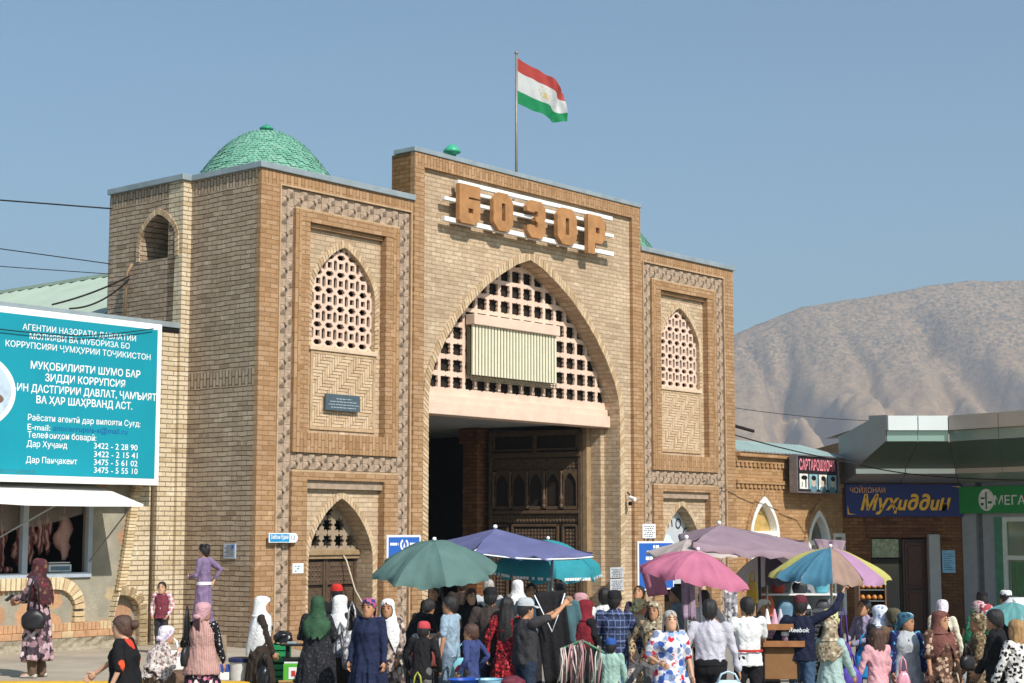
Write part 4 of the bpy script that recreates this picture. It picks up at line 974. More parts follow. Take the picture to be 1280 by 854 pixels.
# canopy, a polyline of clad bays
can = empty("shop_canopy", (0, 0, 0), 0, "angular canopy clad in grey aluminium panels over the teahouse and phone shop", "canopy")
M_al = plain("aluminium_panel", '#b9bcba', .35, .6, vary=.06, scale=1)
M_alb = plain("aluminium_sunlit", '#e2e5e3', .3, .35, vary=.04, scale=1)  # brighter copy for the front bay: sunlight put into its colour
M_gl = glass("canopy_glass", '#7f9a92', .12)
M_soff = plain("dark_green_soffit", '#3f5648', .4, vary=.06, spec=.4)
Fr = [Vector((9.56, 42.3, 0)), Vector((11.1, 42.3, 0)), Vector((15.6, 36.0, 0))]       # outer edge
Bk = [Vector((9.30, 46.2, 0)), Vector((12.35, 46.16, 0)), Vector((17.2, 41.3, 0))]       # lower band, near the wall
for k in range(2):
    a, b_, c, d = Fr[k], Fr[k+1], Bk[k], Bk[k+1]
    ca = c+(a-c)*.32; db = d+(b_-d)*.32
    if k == 0: c = a.lerp(W0+Vector((-.05, .1, 0)), .97); ca = a.lerp(W0+Vector((-.05, .1, 0)), .66)
    n_ = 2 if k == 0 else 5
    def strip(p, q, z0, z1, p2, q2, name, mt, gap=.012):
        for i in range(n_):
            s0, s1 = i/n_, (i+1)/n_; e_ = (q-p).normalized()*gap
            m = MB(); m.add([p.lerp(q, s0)+e_+Vector((0, 0, z0)), p.lerp(q, s1)-e_+Vector((0, 0, z0)), p2.lerp(q2, s1)-e_+Vector((0, 0, z1)), p2.lerp(q2, s0)+e_+Vector((0, 0, z1))], [(0, 1, 2, 3)])
            nr = (q-p).normalized().cross(Vector((0, 0, 1)))
            m.add([v-nr*.05 for v in m.v[:4]] if False else [Vector(v)-nr*.05 for v in m.v[:4]], [(3, 2, 1, 0)])
            for j in range(4): m.f.append((j, j+4, (j+1) % 4+4, (j+1) % 4)); m.mi.append(0)
            m.build(name, mt, can)
    zt, zm, zg, zs, zb = 5.44, 5.07, 4.80, 4.20, 3.84
    ai, bi = a+(c-a).normalized()*.12, b_+(d-b_).normalized()*.12
    strip(a, b_, zm, zt, a, b_, "fascia_panel", M_alb if k == 0 else M_al)
    strip(ai, bi, zg, zm-.01, ai, bi, "glazed_band", M_gl)
    strip(ca, db, zs, zg-.006, ai, bi, "soffit_panel", M_soff)
    strip(ca, db, zs-.14, zs-.006, ca, db, "lower_fascia", M_alb if k == 0 else M_al)
    strip(c+Vector((0, -.02, 0)), d+Vector((0, -.02, 0)), zb, zs-.146, ca, db, "lower_soffit", M_al)
m = MB(); p, q = Fr[0], W0+Vector((-.05, .1, 0)); cq = p.lerp(q, .66); inn = p.lerp(q, .03)
side = [(p, 5.07), (p, 5.46), (p.lerp(q, .35), 5.54), (p.lerp(q, .35), 5.42), (p.lerp(q, .8), 5.22), (q, 5.15), (q, 3.84), (p.lerp(q, .97), 3.84), (cq, 4.06), (cq, 4.20), (inn, 4.80), (inn, 5.07)]
side = [(v+Vector((-.02, 0, 0)), z) for v, z in side]
vs = [Vector((v.x, v.y, z)) for v, z in side]; sh = Vector((.05, .04, 0))
m.add(vs, [tuple(range(len(vs)))]); m.add([v+sh for v in vs], [tuple(range(len(vs)-1, -1, -1))]); n_ = len(vs)
for j in range(n_): m.f.append((j, (j+1) % n_, n_+(j+1) % n_, n_+j)); m.mi.append(0)
m.build("side_cheek", plain("cheek_panel", '#8e8d88', .45, .4, vary=.1, scale=.7), can)
m = MB(); m.add([v+Vector((0, 0, 5.40)) for v in (Fr[0]+Vector((.05, .05, 0)), Fr[1]+Vector((0, .05, 0)), Fr[2]+Vector((0, .05, 0)), Bk[2]+Vector((2, 4, 0)), Bk[0]+Vector((.5, 6, 0)))], [(0, 1, 2, 3, 4)]); m.build("canopy_roof", M_zinc, can)
m = MB(); m.box(9.2, 20, 46.75, 52, -.6, 5.0); m.build("rear_wall", M_red, tea); bpy.data.objects["rear_wall"].location = -W0
# ================================================================== lettering, flag and plates on the gate
def wall_thing(mb, name, mats, label, cat, group=None):
    o = mb.build(name, mats); o.matrix_world = Matrix.Translation(P0) @ Matrix.Rotation(ANG, 4, 'Z'); return tag(o, label, cat, group)
nm = empty("name_sign", P0, ANG, "big brown wooden letters БОЗОР on three white bars above the arch", "sign")
M_lett = plain("letter_wood", '#ab7c4f', .7, vary=.2, scale=5)
M_bar = plain("white_bar", '#e9e7e2', .45, vary=.06)
YBAR = -.16
for k, (pa, pb, th) in enumerate((((573, 225.5), (766, 275), .09), ((556, 248.5), (767.5, 294), .075), ((556, 273), (767.5, 317.5), .10))):
    a, b_ = fac(*pa, YBAR), fac(*pb, YBAR); zc = (a[1]+b_[1])/2
    m = MB(); m.bbox(a[0], b_[0], YBAR, YBAR+.1, zc-th/2, zc+th/2, .008)
    if k == 0: m.bbox(a[0], b_[0]-.4, YBAR+.02, YBAR+.1, zc-.2, zc-.13, .006)
    for u in (a[0]+.4, a[0]+2.0, a[0]+3.7, b_[0]-.4): m.box(u, u+.05, YBAR+.1, .07, zc-.03, zc+.03)
    m.build("bar", M_bar, nm)
def octo(x0, x1, z0, z1, c, tl=1, tr=1, br=1, bl=1):
    p = []
    p += [(x0+c*bl, z0)] + ([(x1-c*br, z0), (x1, z0+c*br)] if br else [(x1, z0)])
    p += [(x1, z1-c*tr), (x1-c*tr, z1)] if tr else [(x1, z1)]
    p += [(x0+c*tl, z1), (x0, z1-c*tl)] if tl else [(x0, z1)]
    if bl: p += [(x0, z0+c*bl)]
    return p
def letter(kind, x0, x1, z0, z1):
    w, h = x1-x0, z1-z0; q = .14; s = w*.36; m = MB(); Y0, Y1 = -.27, -.165
    holes = []
    if kind == 'Б':
        outer = [(x0, z0+.0), (x1-q, z0), (x1, z0+q), (x1, z0+h*.60-q*.4), (x1-q*.4, z0+h*.60), (x0+w*.42, z0+h*.60), (x0+w*.42, z0+h*.63), (x1, z0+h*.63), (x1, z1), (x0, z1)]
        outer = [(x0+q*.4, z0), (x1-q, z0), (x1, z0+q), (x1, z0+h*.64), (x0+w*.44, z0+h*.64), (x0+w*.44, z0+h*.69), (x1, z0+h*.69), (x1, z1), (x0, z1), (x0, z0+q*.4)]
        holes = [[(x0+w*.42, z0+h*.28), (x0+w*.66, z0+h*.28), (x0+w*.66, z0+h*.40), (x0+w*.42, z0+h*.40)]]
    elif kind == 'О':
        outer = octo(x0, x1, z0, z1, .17); holes = [rect(x0+w*.42, x0+w*.60, z0+h*.27, z0+h*.73)]
    elif kind == 'З':
        e = x0+w*.5
        outer = [(x0+q, z0), (x1-q, z0), (x1, z0+q), (x1, z0+h*.44), (x1-.03, z0+h*.5), (x1, z0+h*.56), (x1, z1-q), (x1-q, z1), (x0+q, z1), (x0, z1-q), (x0, z0+h*.70), (x0+w*.18, z0+h*.68),
                 (x0+w*.42, z0+h*.68), (x0+w*.42, z0+h*.72), (x0+w*.58, z0+h*.72), (x0+w*.58, z0+h*.60), (x0+w*.46, z0+h*.56), (x0+w*.46, z0+h*.46), (x0+w*.58, z0+h*.42), (x0+w*.58, z0+h*.29), (x0+w*.42, z0+h*.29), (x0+w*.42, z0+h*.33), (x0+w*.18, z0+h*.34), (x0, z0+h*.31), (x0, z0+q)]
    else:
        outer = [(x0, z0-.08), (x0+w*.40, z0-.08), (x0+w*.40, z0+h*.22), (x1-q, z0+h*.22), (x1, z0+h*.22+q), (x1, z1-q), (x1-q, z1), (x0, z1)]
        holes = [rect(x0+w*.45, x0+w*.66, z0+h*.50, z0+h*.66)]
    m.poly(outer, holes, Y0, Y1, 0, back=True); m.build("letter", M_lett, nm)
for kind, x0, x1, zt in (('Б', 574.5, 600.5, None), ('О', 617, 641.5, None), ('З', 659, 682, None), ('О', 697, 721, None), ('Р', 735, 756.5, None)):
    a = fac(x0, 255, -.27)[0]; b_ = fac(x1, 262, -.27)[0]; letter(kind, a, b_, fac(587, 280, -.27)[1], fac(587, 231.5, -.27)[1])
# flag
fl = empty("flag", loc(fac(645.5, 217, .35)[0], .35, 9.3), 0, "red, white and green flag blowing on a steel pole over the arch", "flag")
m = MB(); m.tube([(0, 0, 0), (0, 0, 3.75)], [.035, .025], 8); m.ball((0, 0, 3.78), .045, 8, 6); m.build("pole", plain("pole_steel", '#8f8880', .5, .4), fl, True)
NX, NZ = 36, 21; m = MB(); dirx = Vector((.86, .42, 0)).normalized()
def fpt(s, t):     # s along the fly, t down the hoist
    L = 1.42; w_ = .085*s*math.sin(s*7.5+t*2.0)+.05*s**.5*math.sin(s*15+3.5*t)+.025*math.sin(s*27-t*6)*s
    c = Vector((-dirx.y, dirx.x, 0))
    p = dirx*(L*s*(1-.13*s))+c*w_*1.2
    z = 3.66-1.03*t-.52*s-.10*s*s*(1-t)-.04*math.sin(s*9+t*2)*s+.20*s*s*t
    return (p.x+.03, p.y, z)
for i in range(NX+1):
    for j in range(NZ+1): m.v.append(fpt(i/NX, j/NZ))
for i in range(NX):
    for j in range(NZ):
        k = i*(NZ+1)+j; cx, cz = (i+.5)/NX, (j+.5)/NZ
        mi = 0 if cz < 2/7 else 1 if cz < 5/7 else 2
        gx, gz2 = (cx-.5)*2, (cz-.5)
        if mi == 1 and ((abs(gx) < .12 and .05 < gz2 < .12) or (abs(gx) < .04 and -.02 < gz2 < .05) or (.10 < abs(gx) < .15 and -.02 < gz2 < .09) or (abs((gx*gx+gz2*gz2*2)**.5-.2) < .03 and gz2 < 0 and (i % 2 == 0))): mi = 3
        m.f.append((k, k+1, k+NZ+2, k+NZ+1)); m.mi.append(mi)
def cloth(name, col, tr=.25, rough=.8):
    if name in MATS: return MATS[name]
    t = NT(name); c = lin(col); v_ = t.obj()
    fade = t.ramp(t.noise(v_, 2.2, 5, .6), [(.3, tuple(x*.86 for x in c)), (.55, c), (.8, tuple(min(1, x*1.12+.03) for x in c))])
    t.base(fade); t.bump(t.noise(v_, 9, 4, .6), .35, .03); t.b.inputs["Roughness"].default_value = rough; t.b.inputs["Specular IOR Level"].default_value = .15
    tl_ = t.n("ShaderNodeBsdfTranslucent"); tl_.inputs[0].default_value = (*c, 1); mx = t.n("ShaderNodeMixShader"); mx.inputs[0].default_value = tr
    out = t.t.nodes["Material Output"]; t.l(t.b.outputs[0], mx.inputs[1]); t.l(tl_.outputs[0], mx.inputs[2]); t.l(mx.outputs[0], out.inputs[0]); MATS[name] = t.m; return t.m
m.build("cloth", [cloth("flag_red", '#c05048', .4), cloth("flag_white", '#dededa', .4), cloth("flag_green", '#2d935e', .4), cloth("flag_gold", '#d3bd8c')], fl, True)
# plates
M_blue = plain("enamel_blue", '#2f63b5', .35, vary=.05); M_wht = plain("enamel_white", '#eef0f0', .4, vary=.04); M_slate = plain("slate_plate", '#4e5c63', .4, vary=.12)
m = MB(); a = fac(407, 493, .03); b_ = fac(449.5, 503, .03); z0 = fac(407, 512.5, .03)[1]
m.bbox(a[0], b_[0], .02, .06, z0, a[1]+.02, .006, 0)
for i, (f0, f1) in enumerate(((.3, .7), (.12, .88), (.08, .92), (.15, .85))):
    zz = a[1]-.06-i*.055; x = a[0]+(b_[0]-a[0])*f0
    while x < a[0]+(b_[0]-a[0])*f1: L = random.uniform(.03, .09); m.box(x, x+L, .015, .021, zz-.015, zz, 1); x += L+.018
wall_thing(m, "memorial_plate", [M_slate, plain("plate_grey", '#a9b3b8', .5)], "dark slate memorial plate with fine lines on the left herringbone panel", "plate")
def rows(m, x0, x1, z, h, lens, y, mi):
    x = x0
    rr_ = random.Random(int(z*999+x0*77))
    while x < x1:
        L = rr_.uniform(*lens); m.box(x, min(x+L, x1), y-.004, y, z, z+h, mi); x += L+.03
m = MB(); a = fac(483, 669, -.05); b_ = fac(525, 672, -.05); y = -.07
m.bbox(a[0], b_[0], y, y+.04, 1.72, a[1], .008, 1); m.box(a[0]+.04, b_[0]-.04, y-.004, y, 1.76, a[1]-.04, 0)
cx, cz = (a[0]+b_[0])/2, a[1]-.19
for k in range(14):
    t0, t1 = rad(115+k*310/14), rad(115+(k+.9)*310/14); m.add([(cx+.12*math.cos(t0), y-.008, cz+.12*math.sin(t0)), (cx+.12*math.cos(t1), y-.008, cz+.12*math.sin(t1)), (cx+.075*math.cos(t1), y-.008, cz+.075*math.sin(t1)), (cx+.075*math.cos(t0), y-.008, cz+.075*math.sin(t0))], [(3, 2, 1, 0)], 1)
m.poly([(cx-.03, cz-.05), (cx+.03, cz-.05), (cx, cz+.05)], [], y-.008, y, 1)
rows(m, a[0]+.08, cx-.16, cz-.01, .05, (.08, .2), y-.004, 1); rows(m, cx+.16, b_[0]-.08, cz-.01, .05, (.08, .2), y-.004, 1)
for i in range(2): rows(m, a[0]+.1, b_[0]-.1, cz-.3-i*.13, .08, (.05, .12), y-.004, 1)
wall_thing(m, "wall_plaque", [M_blue, M_wht], "blue enamel plaque with white ring emblem behind the grey green umbrella", "plaque")
m = MB(); a = fac(796.5, 677, -.05); b_ = fac(841, 682, -.05)
m.bbox(a[0], b_[0], y, y+.04, 1.15, a[1], .008, 1); m.box(a[0]+.04, b_[0]-.04, y-.004, y, 1.19, a[1]-.04, 0); cx = (a[0]+b_[0])/2
for i, (hw, h) in enumerate(((.12, .07), (.38, .08), (.42, .08), (.05, .0), (.38, .08), (.32, .08), (.1, .08))):
    if h: rows(m, cx-hw, cx+hw, a[1]-.16-i*.135, h, (.06, .16), y-.004, 1)
wall_thing(m, "wall_plaque", [M_blue, M_wht], "blue enamel plaque with rows of white writing above the pink umbrella", "plaque")
def sheet(name, pa, pb, zlow, wpl, mats, label, lines, cat="notice", group=None):
    a = fac(*pa, wpl); b_ = fac(*pb, wpl); z0 = fac(pa[0], zlow, wpl)[1]; m = MB(); m.bbox(a[0], b_[0], wpl, wpl+.02, z0, a[1], .004, 0)
    for k in range(lines): 
        f = (k+1)/(lines+1.2); rows(m, a[0]+.05+.05*(k % 2), b_[0]-.05-.04*(k % 3), a[1]-(a[1]-z0)*f-.02, .022, (.03, .08), wpl-.001, 1)
    return wall_thing(m, name, mats, label, cat, group)
M_pink = plain("printed_grey", '#6c6a6d', .6)
sheet("paper_notice", (803.5, 655), (819.5, 657), 673, -.04, [M_wht, M_pink], "white printed sheet fixed just above the right blue plaque", 6)
sheet("paper_notice", (366, 704.5), (379.5, 705.5), 717, -.04, [M_wht, plain("printed_teal", '#5aa39c', .6)], "small white square notice left of the left doorway", 3)
sheet("paper_notice", (763, 709.5), (779.5, 711), 722.5, .02, [plain("grey_sheet", '#b9bcbf', .6), M_pink], "upper of two grey sheets pasted on the pier beside the big arch", 5)
sheet("paper_notice", (763, 724), (779.5, 725.5), 738.5, .02, [MATS["grey_sheet"], M_pink], "lower of two grey sheets pasted on the pier beside the big arch", 5)
m = MB(); m.bbox(-.03, -.002, .5, .82, 2.02, 2.29, .004, 0)
for i in range(6): m.box(-.034, -.03, .54, .78-.05*(i % 2), 2.06+i*.036, 2.075+i*.036, 1)
m.box(-.035, -.03, .53, .60, 2.2, 2.27, 2)
wall_thing(m, "paper_notice", [plain("blue_grey_sheet", '#a9b3bf', .6), M_pink, M_blue], "pale blue sheet pasted on the shaded side wall", "notice")
m = MB(); a = fac(335.8, 666.5, -.1); b_ = fac(371.5, 667.5, -.1); z0 = fac(336, 678.5, -.1)[1]; z1 = a[1]
m.bbox(a[0], b_[0]-.2, -.12, -.09, z0, z1, .004, 1); m.box(a[0]+.015, b_[0]-.21, -.124, -.12, z0+.015, z1-.015, 0)
r = (z1-z0)/2; zc = (z0+z1)/2; m.poly([(b_[0]-.2, z0), (b_[0]-r, z0)]+[(b_[0]-r+r*math.cos(t), zc+r*math.sin(t)) for t in [rad(-80+i*20) for i in range(9)]]+[(b_[0]-r, z1), (b_[0]-.2, z1)], [], -.12, -.09, 1)
add_text(m, "Хиёбони Рӯдакӣ", a[0]+.03, -.128, z0+.045, h=.1, w=b_[0]-a[0]-.27, mi=1, align='LEFT', bold=.02)
add_text(m, "13", b_[0]-.12, -.124, z0+.05, h=.08, mi=2)
m.box(a[0]+.2, a[0]+.25, -.09, .04, zc-.02, zc+.02, 3); m.box(b_[0]-.3, b_[0]-.25, -.09, .04, zc-.02, zc+.02, 3)
wall_thing(m, "street_sign", [plain("street_blue", '#2491c4', .4), M_wht, plain("digit_blue", '#2a5d7d', .5), M_steel], "bright blue street name plate with rounded white end on the left corner", "sign")
m = MB(); u, z = fac(784.5, 622, 0); m.tube([(u, 0, z+.12), (u, -.06, z+.06), (u, -.1, z)], .02, 6, 1); m.tube([(u-.02, -.08, z-.0), (u-.06, -.26, z-.05)], .045, 10, 0); m.ball((u+.02, -.06, z-.14), .05, 10, 8, 1)
wall_thing(m, "security_camera", [M_wht, M_black], "small white security camera on the pier right of the big arch", "camera")
for k, (px, py, L) in enumerate(((368, 259, 0), (355, 655, 0))): pass
# loose cable over the left doorway and a bracket lamp wire by the barber
m = MB(); m.tube([(cL+.36, .55, 2.2), (cL+.42, .4, 1.95), (cL+.46, .2, 1.4), (cL+.62, -.05, .9), (cL+.72, -.12, .55)], .014, 6)
wall_thing(m, "hanging_cable", plain("pale_cable", '#cfc4ac', .6), "pale loose cable hanging from the left door's lintel", "cable")
# ================================================================== overhead wires
M_wire = plain("black_wire", '#1f1c1a', .6)
def wire(name, pts, r, label, sag=0.0, mt=None):
    m = MB(); out = []
    for (a, b_) in zip(pts[:-1], pts[1:]):
        a, b_ = Vector(a), Vector(b_)
        for i in range(16): t = i/16; p = a.lerp(b_, t); p.z -= sag*4*t*(1-t); out.append(p)
    out.append(Vector(pts[-1])); m.tube(out, r, 5); o = m.build(name, mt or M_wire, None, True); return tag(o, label, "wire")
cw = loc(-.22, 4.15, 8.85)
wire("overhead_wire", [at(-1100, 166, 33), cw], .016, "thick dark wire reaching the gate's left wall near its top")
wire("overhead_wire", [at(-1100, 160, 40), loc(-.22, 4.18, 7.75)], .011, "upper of two thin grey wires left of the gate")
wire("overhead_wire", [at(-1100, 256, 42), loc(-.22, 4.2, 7.55)], .009, "lower of two thin grey wires left of the gate")
anc = loc(-.3, 3.45, 7.42)
wire("overhead_wire", [loc(-2.6, 2.6, 6.55), anc], .018, "upper of two black cables climbing from the billboard to the niche", .05)
wire("overhead_wire", [loc(-2.3, 2.5, 6.5), anc+Vector((0, 0, -.06))], .018, "lower of two black cables climbing from the billboard to the niche", .14)
m = MB(); m.tube([loc(-.27, 3.4, 7.66), loc(-.29, 3.52, 7.5), loc(-.27, 3.62, 6.3)], .028, 6); o = m.build("conduit_pipe", plain("beige_conduit", '#a5886a', .7), None, True); tag(o, "beige conduit pipe bent down the shaded wall under the niche", "pipe")
wire("overhead_wire", [loc(*(lambda q: (q[0], YB-.06, q[1]))(fac(-20, 409, YB-.06))), loc(*(lambda q: (q[0], YB-.06, q[1]))(fac(100, 420, YB-.06))), loc(*(lambda q: (q[0], YB-.06, q[1]))(fac(192, 411, YB-.06)))], .01, "thin wire sagging across the billboard's top lettering", .02)
wire("overhead_wire", [at(919, 544, 40), at(1052, 576, 43), at(1150, 594, 43.5), at(1300, 600, 40)], .016, "dark wire crossing from the gate in front of the canopy", .04)
wire("overhead_wire", [at(919, 510, 60), at(1120, 527, 65), at(1300, 541, 70)], .012, "faint wire against the mountainside right of the gate", .1)
# ================================================================== mountain
def mtn_mat():
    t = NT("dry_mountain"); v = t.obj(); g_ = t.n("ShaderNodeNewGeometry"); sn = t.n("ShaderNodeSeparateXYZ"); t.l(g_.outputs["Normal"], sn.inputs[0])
    a = t.ramp(t.noise(v, .012, 8, .7), [(.3, lin('#b89873')), (.6, lin('#c8a985')), (.8, lin('#a58c6c'))])
    a = t.mix(.5, a, t.ramp(t.noise(v, .2, 7, .8), [(.36, .3), (.6, 1.0)]), 'MULTIPLY')
    sxm = t.n("ShaderNodeSeparateXYZ"); t.l(v, sxm.inputs[0])
    scrub = t.math('MULTIPLY', t.ramp(t.noise(v, .16, 6, .8), [(.45, 0.0), (.58, .9)]), t.ramp(t.math('MULTIPLY', sxm.outputs[2], 1/370), [(.42, .22), (.72, 1.0)]))
    a = t.mix(scrub, a, lin('#5f5d50'))
    steep = t.ramp(sn.outputs[2], [(.42, .3), (.68, 0.0)]); a = t.mix(steep, a, lin('#6a6662'))  # rock tone darkened on steep slopes, standing in for gully shade
    t.base(a); t.b.inputs["Roughness"].default_value = 1; t.b.inputs["Specular IOR Level"].default_value = 0; return t.m
from mathutils import noise as mn
ridge = [(-900, 60), (0, 170), (250, 255), (336, 300), (385, 318), (437, 340), (500, 352), (560, 362), (620, 371), (690, 380), (780, 381), (900, 382), (1100, 372), (1500, 290), (2200, 150)]
def rz(x):
    for (a, za), (b_, zb) in zip(ridge[:-1], ridge[1:]):
        if a <= x <= b_:
            t = (x-a)/(b_-a); return za+(zb-za)*t
    return 60
m = MB(); NXm, NYm = 420, 150
xs = [-500+i*2300/NXm for i in range(NXm+1)]
gul = [(345, 1.0, 22, 60), (430, 1.25, 20, -85), (505, .5, 16, -20), (575, .55, 18, 30), (668, 1.5, 36, -70), (800, .5, 24, 40), (900, 1.0, 35, 30), (1000, 1, 30, -40), (200, .8, 30, 20)]
for j in range(NYm+1):
    t = j/NYm; y = 1750+t*900
    for x in xs:
        R_ = rz(x*2500/max(y, 2000) if False else x); s = min(1, t*1.2)
        prof = (s**1.15)*(1-.12*math.sin(s*math.pi))
        if t > .833: prof = 1-(t-.833)*.8
        z = R_*prof
        n1 = mn.fractal(Vector((x*.006, y*.006, .3)), .9, 2.1, 6); n2 = mn.fractal(Vector((x*.03, y*.012, 2.3)), .8, 2.2, 4)
        amp = math.sin(min(1, s)*math.pi)**.7 if s < 1 else .12
        z += amp*(26*n1+6*n2+4*mn.fractal(Vector((x*.08, y*.05, 7.1)), .8, 2.2, 4))
        for gx, dp, wd, lean in gul:
            c = gx+lean*(s-.5)*2+14*mn.noise(Vector((gx, y*.02, 5)))+30*(s*s)*mn.noise(Vector((gx, 0, y*.006)))
            d = (x-c)/(wd*(1.15-.5*s))
            if abs(d) < 2.5: z -= dp*50*math.exp(-d*d)*math.sin(min(1, max(0, (s-.02)/.95))*math.pi)**.8*(1 if d < 0 else 1)
        m.v.append((x, y, z if j else -30))
for j in range(NYm):
    for i in range(NXm): k = j*(NXm+1)+i; m.f.append((k, k+1, k+NXm+2, k+NXm+1)); m.mi.append(0)
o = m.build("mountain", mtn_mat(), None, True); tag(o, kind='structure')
# air
hz = MB(); hz.box(-1400, 2400, -45, 3300, -40, 480)
t = NT("hazy_air"); t.t.nodes.remove(t.b); vol = t.n("ShaderNodeVolumePrincipled"); vol.inputs["Color"].default_value = (.74, .86, 1.0, 1); vol.inputs["Density"].default_value = 3.3e-4; vol.inputs["Anisotropy"].default_value = .2
t.l(vol.outputs[0], t.t.nodes["Material Output"].inputs["Volume"])
tag(hz.build("haze", t.m), kind='stuff')
# ================================================================== people
JOBS = []
def fabric(name, col, vary=.18, scale=9, rough=.9):
    if name in MATS: return MATS[name]
    t = NT(name); c = lin(col); v = t.obj()
    t.base(t.ramp(t.noise(v, scale, 4), [(.3, tuple(x*(1-vary) for x in c)), (.7, tuple(min(1, x*(1+vary*.6)) for x in c))]))
    t.b.inputs["Roughness"].default_value = rough; t.b.inputs["Specular IOR Level"].default_value = .2
    wr = t.math('ADD', t.noise(v, 13, 5, .6, 1.2), t.math('MULTIPLY', t.noise(v, 120, 2), .12)); t.bump(wr, .75, .03); MATS[name] = t.m; return t.m
def floral(name, bg, cols, scale=14, size=.42, stretch=1.0):
    """printed cloth: blotchy flowers in several inks on a ground"""
    if name in MATS: return MATS[name]
    t = NT(name); v = t.obj(); nz = t.n("ShaderNodeTexNoise"); nz.inputs["Scale"].default_value = scale*1.2; nz.inputs["Detail"].default_value = 3; t.l(v, nz.inputs["Vector"])
    ad = t.n("ShaderNodeMix", data_type='VECTOR'); ad.inputs[0].default_value = .9/scale; t.l(v, ad.inputs[4]); t.l(nz.outputs["Color"], ad.inputs[5])
    vo = t.n("ShaderNodeTexVoronoi"); vo.inputs["Scale"].default_value = scale; t.l(ad.outputs[1], vo.inputs["Vector"])
    sc = t.n("ShaderNodeSeparateColor"); t.l(vo.outputs["Color"], sc.inputs[0]); n = len(cols)
    col = t.ramp(sc.outputs[0], [(i/n, lin(c)) for i, c in enumerate(cols)], 'CONSTANT')
    msk = t.ramp(vo.outputs["Distance"], [(size-.03, 1.0), (size+.03, 0.0)])
    t.base(t.mix(msk, lin(bg), col)); t.bump(t.noise(v, 13, 5, .6, 1.2), .7, .03); t.b.inputs["Roughness"].default_value = .85; t.b.inputs["Specular IOR Level"].default_value = .2
    MATS[name] = t.m; return t.m
def checks(name, bg, line, scale=14, w=.82, line2=None, stripes=False):
    if name in MATS: return MATS[name]
    t = NT(name); v = t.obj(); sx = t.n("ShaderNodeSeparateXYZ"); t.l(v, sx.inputs[0])
    def bars(o, s, w): 
        f = t.math('FRACT', t.math('MULTIPLY', o, s)); return t.math('GREATER_THAN', f, w)
    h = t.math('ADD', sx.outputs[0], sx.outputs[1]); a = bars(h, scale, w)
    f = a if stripes else t.math('MAXIMUM', a, bars(sx.outputs[2], scale, w))
    c = t.mix(f, lin(bg), lin(line))
    if line2: c = t.mix(bars(t.math('ADD', h, .03) if stripes else t.math('ADD', sx.outputs[2], .03), scale*.5, .9), c, lin(line2))
    t.base(c); t.bump(t.noise(v, 13, 5, .6, 1.2), .7, .03); t.b.inputs["Roughness"].default_value = .85; MATS[name] = t.m; return t.m
def skinmat(name, col):
    if name in MATS: return MATS[name]
    t = NT(name); c = lin(col); t.base(t.ramp(t.noise(t.obj(), 14, 4), [(.3, tuple(x*.86 for x in c)), (.7, c)])); t.b.inputs["Roughness"].default_value = .55; t.b.inputs["Specular IOR Level"].default_value = .3
    MATS[name] = t.m; return t.m
SKIN = [skinmat("skin_tan", '#c08d6b'), skinmat("skin_light", '#d2a384'), skinmat("skin_brown", '#a06f50')]
M_eye = plain("eye_dark", '#1c1512', .4); M_lip = plain("lip", '#94544a', .5)
def hairmat(name, col):
    t = NT(name); c = lin(col); v = t.obj(); mp = t.n('ShaderNodeMapping'); mp.inputs['Scale'].default_value = (90, 90, 14); t.l(v, mp.inputs['Vector']); f = t.noise(mp.outputs[0], 1, 4, .7)
    t.base(t.ramp(f, [(.3, tuple(x*.5 for x in c)), (.7, tuple(min(1, x*1.7+.01) for x in c))])); t.b.inputs['Roughness'].default_value = .5; t.bump(f, .6, .02); MATS[name] = t.m; return t.m
HAIR = {'black': hairmat("hair_black", '#1a1513'), 'brown': hairmat("hair_brown", '#4a3022'), 'blond': hairmat("hair_blond", '#a07a4c'), 'grey': hairmat("hair_grey", '#a9a39b')}
M_shoe = fabric("shoe_black", '#1d1b1a'); M_shoew = fabric("shoe_pale", '#c9c3b8')
def ell(cx, cy, z, rx, ry, n=16): return [Vector((cx+rx*math.cos(2*math.pi*k/n), cy+ry*math.sin(2*math.pi*k/n), z)) for k in range(n)]
def limb(mb, pts, rad_, n=10):
    mb.tube(pts, rad_, n)
    for p, r in ((pts[0], rad_[0]), (pts[-1], rad_[-1])): mb.ball(p, r*.99, n, 6)
    for p, r in zip(pts[1:-1], rad_[1:-1]): mb.ball(p, r*1.0, n, 6)
def ik(S, W, a, b, pole):
    d = W-S; L = min(d.length, (a+b)*.995); dn = d.normalized() if d.length > 1e-6 else Vector((0, 0, -1)); W2 = S+dn*L
    x = (a*a-b*b+L*L)/(2*L); hgt = math.sqrt(max(0, a*a-x*x)); pp = pole-dn*pole.dot(dn)
    return S+dn*x+(pp.normalized() if pp.length > 1e-4 else Vector((0, -1, 0)))*hgt, W2
def shell(mb, M, rows, cols=22, bump=0.0, seed=0, jag=0.0):
    """open cloth or hair shell round the head: rows of (z, rx, ry, cy, gap half angle in degrees)"""
    k0 = len(mb.v); rng = random.Random(seed); ph = rng.random()*6
    for (z, rx, ry, cy_, g) in rows:
        for c in range(cols+1):
            a = rad(g)+(2*math.pi-2*rad(g))*c/cols
            r = 1+bump*math.sin(a*7+ph+z*9)+bump*.6*math.sin(a*13+ph*2-z*17)
            jz = jag*(math.sin(a*9+ph)+.7*math.sin(a*17+ph*3)) if (z, rx, ry, cy_, g) == rows[-1] else 0
            mb.v.append(tuple(M @ Vector((math.sin(a)*rx*r, cy_+math.cos(a)*ry*r, z+jz))))
    for i in range(len(rows)-1):
        for c in range(cols):
            k = k0+i*(cols+1)+c; mb.f.append((k, k+1, k+cols+2, k+cols+1)); mb.mi.append(0)
    return mb
